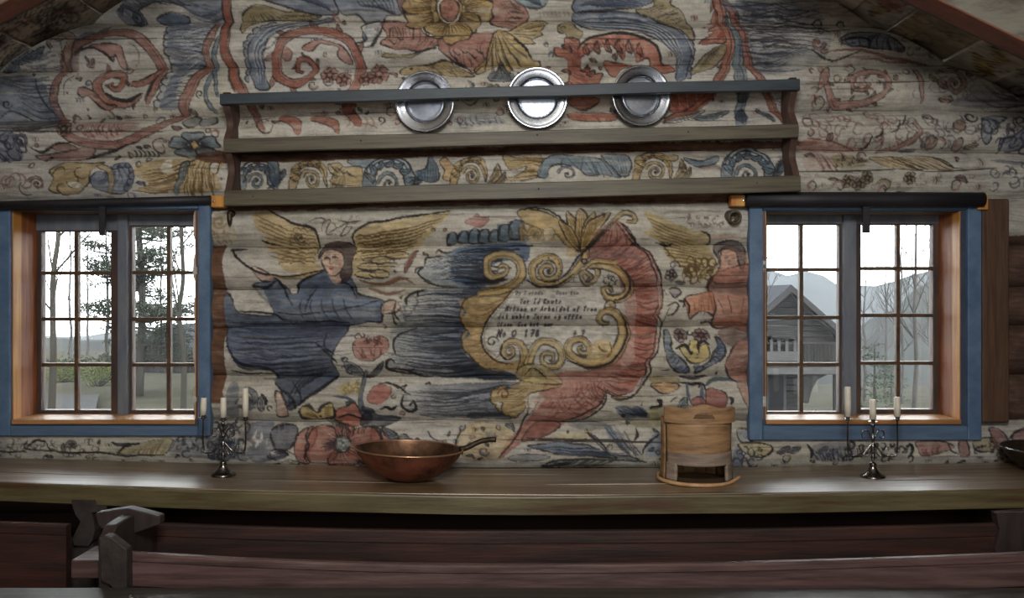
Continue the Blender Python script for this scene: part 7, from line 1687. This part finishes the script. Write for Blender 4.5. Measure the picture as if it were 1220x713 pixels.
# roof slabs and barge boards
def slab(sg, off, th, m, n, y0, y1, ext=.5):
    e = (gx1-gx0)/2+ext; sl = (zt_-zeave)/((gx1-gx0)/2)
    a = (cx, zt_+off); b = (cx+sg*e, zt_+off-sl*e); bm = bmesh.new()
    prism(bm, [a, b, (b[0], b[1]+th), (a[0], a[1]+th)], y0, y1); hp_(n, bm, m)
for sg in (-1, 1):
    slab(sg, .10, .14, M_ROOFG, 'roof_slope', SY-1.0, SY+6); slab(sg, -.08, .20, M_OLDW, 'barge_board', SY-1.08, SY-1.0); slab(sg, -.26, .09, M_OLDD, 'barge_board', SY-.9, SY-.82)
for (x, s_) in ((gx0+.28, 1), (gx1-.3, 1)):
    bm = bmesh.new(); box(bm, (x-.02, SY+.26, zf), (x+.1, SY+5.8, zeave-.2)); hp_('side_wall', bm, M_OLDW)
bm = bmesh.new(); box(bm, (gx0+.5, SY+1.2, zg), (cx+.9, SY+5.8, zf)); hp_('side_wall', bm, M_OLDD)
tag(sh, 'grey weathered log storehouse with gabled roof and arcaded gallery in the right window', 'building')
# ---- barn in the left window
BY = 40.; def_ = None
bn = empty('timber_barn', (P(205, 0, BY).x, BY, gz(P(205, 0, BY).x, BY)))
zr0, ze0 = P(0, 392, BY).z, P(0, 440, BY).z; bx0, bx1, bcx = P(148, 0, BY).x, P(262, 0, BY).x, P(200, 0, BY).x; zg2 = bn.location.z-.3
bm = bmesh.new(); prism(bm, [(bx0+.3, zg2), (bx1-.3, zg2), (bx1-.3, ze0), (bcx, zr0), (bx0+.3, ze0)], BY+.1, BY+7); loc0(obj('barn_wall', bm, M_DARK), bn)
bxs = np.linspace(bx0+.3, bx1-.3, 26)
for k in range(25):
    xm = (bxs[k]+bxs[k+1])/2; zz = zr0-(zr0-ze0)*abs(xm-bcx)/((bx1-bx0)/2)-.05
    bm = bmesh.new(); box(bm, (bxs[k]+.02, BY, zg2), (bxs[k+1]-.03, BY+.08, zz)); loc0(obj('wall_board', bm, M_OLDD), bn)
for sg in (-1, 1):
    e = (bx1-bx0)/2+.3; bm = bmesh.new(); sl = (zr0-ze0)/((bx1-bx0)/2); prism(bm, [(bcx, zr0), (bcx+sg*e, zr0-sl*e), (bcx+sg*e, zr0-sl*e+.2), (bcx, zr0+.2)], BY-.6, BY+7.2); loc0(obj('roof_slope', bm, M_ROOFG), bn)
tag(bn, 'dim grey timber barn with low gable behind the pine in the left window', 'building')
# gravel path at lower left
bm = bmesh.new(); pv = []
for k in range(13):
    y = 9+k*1.2; x = P(58+k*2.6, 0, y).x; z = gz(x, y)+.16; pv.append((bm.verts.new((x-.8, y, z)), bm.verts.new((x+.8, y, z)), bm.verts.new((x+.8, y, z-.3)), bm.verts.new((x-.8, y, z-.3))))
for A, B in zip(pv, pv[1:]):
    for k in range(4): bm.faces.new((A[k], A[(k+1) % 4], B[(k+1) % 4], B[k]))
tag(obj('gravel_path', bm, mat('pale_gravel', srgb(56, 56, 56), .9, c2=srgb(46, 46, 46), scale=(6, 6, 6), spec=0)), kind='structure')

# damp autumn haze over the valley
hm = bpy.data.materials.new('valley_haze'); hm.use_nodes = True; t = hm.node_tree; t.nodes.clear(); oo = t.nodes.new('ShaderNodeOutputMaterial'); vs_ = t.nodes.new('ShaderNodeVolumeScatter')
vs_.inputs['Color'].default_value = (.93, .96, 1, 1); vs_.inputs['Density'].default_value = .00045; t.links.new(vs_.outputs[0], oo.inputs['Volume'])
bm = bmesh.new(); box(bm, (-150, 6, -14), (170, 330, 34)); hz = obj('haze', bm, hm); tag(hz, kind='stuff'); hz['label'] = 'pale haze over the valley outside the windows'; hz['category'] = 'haze'
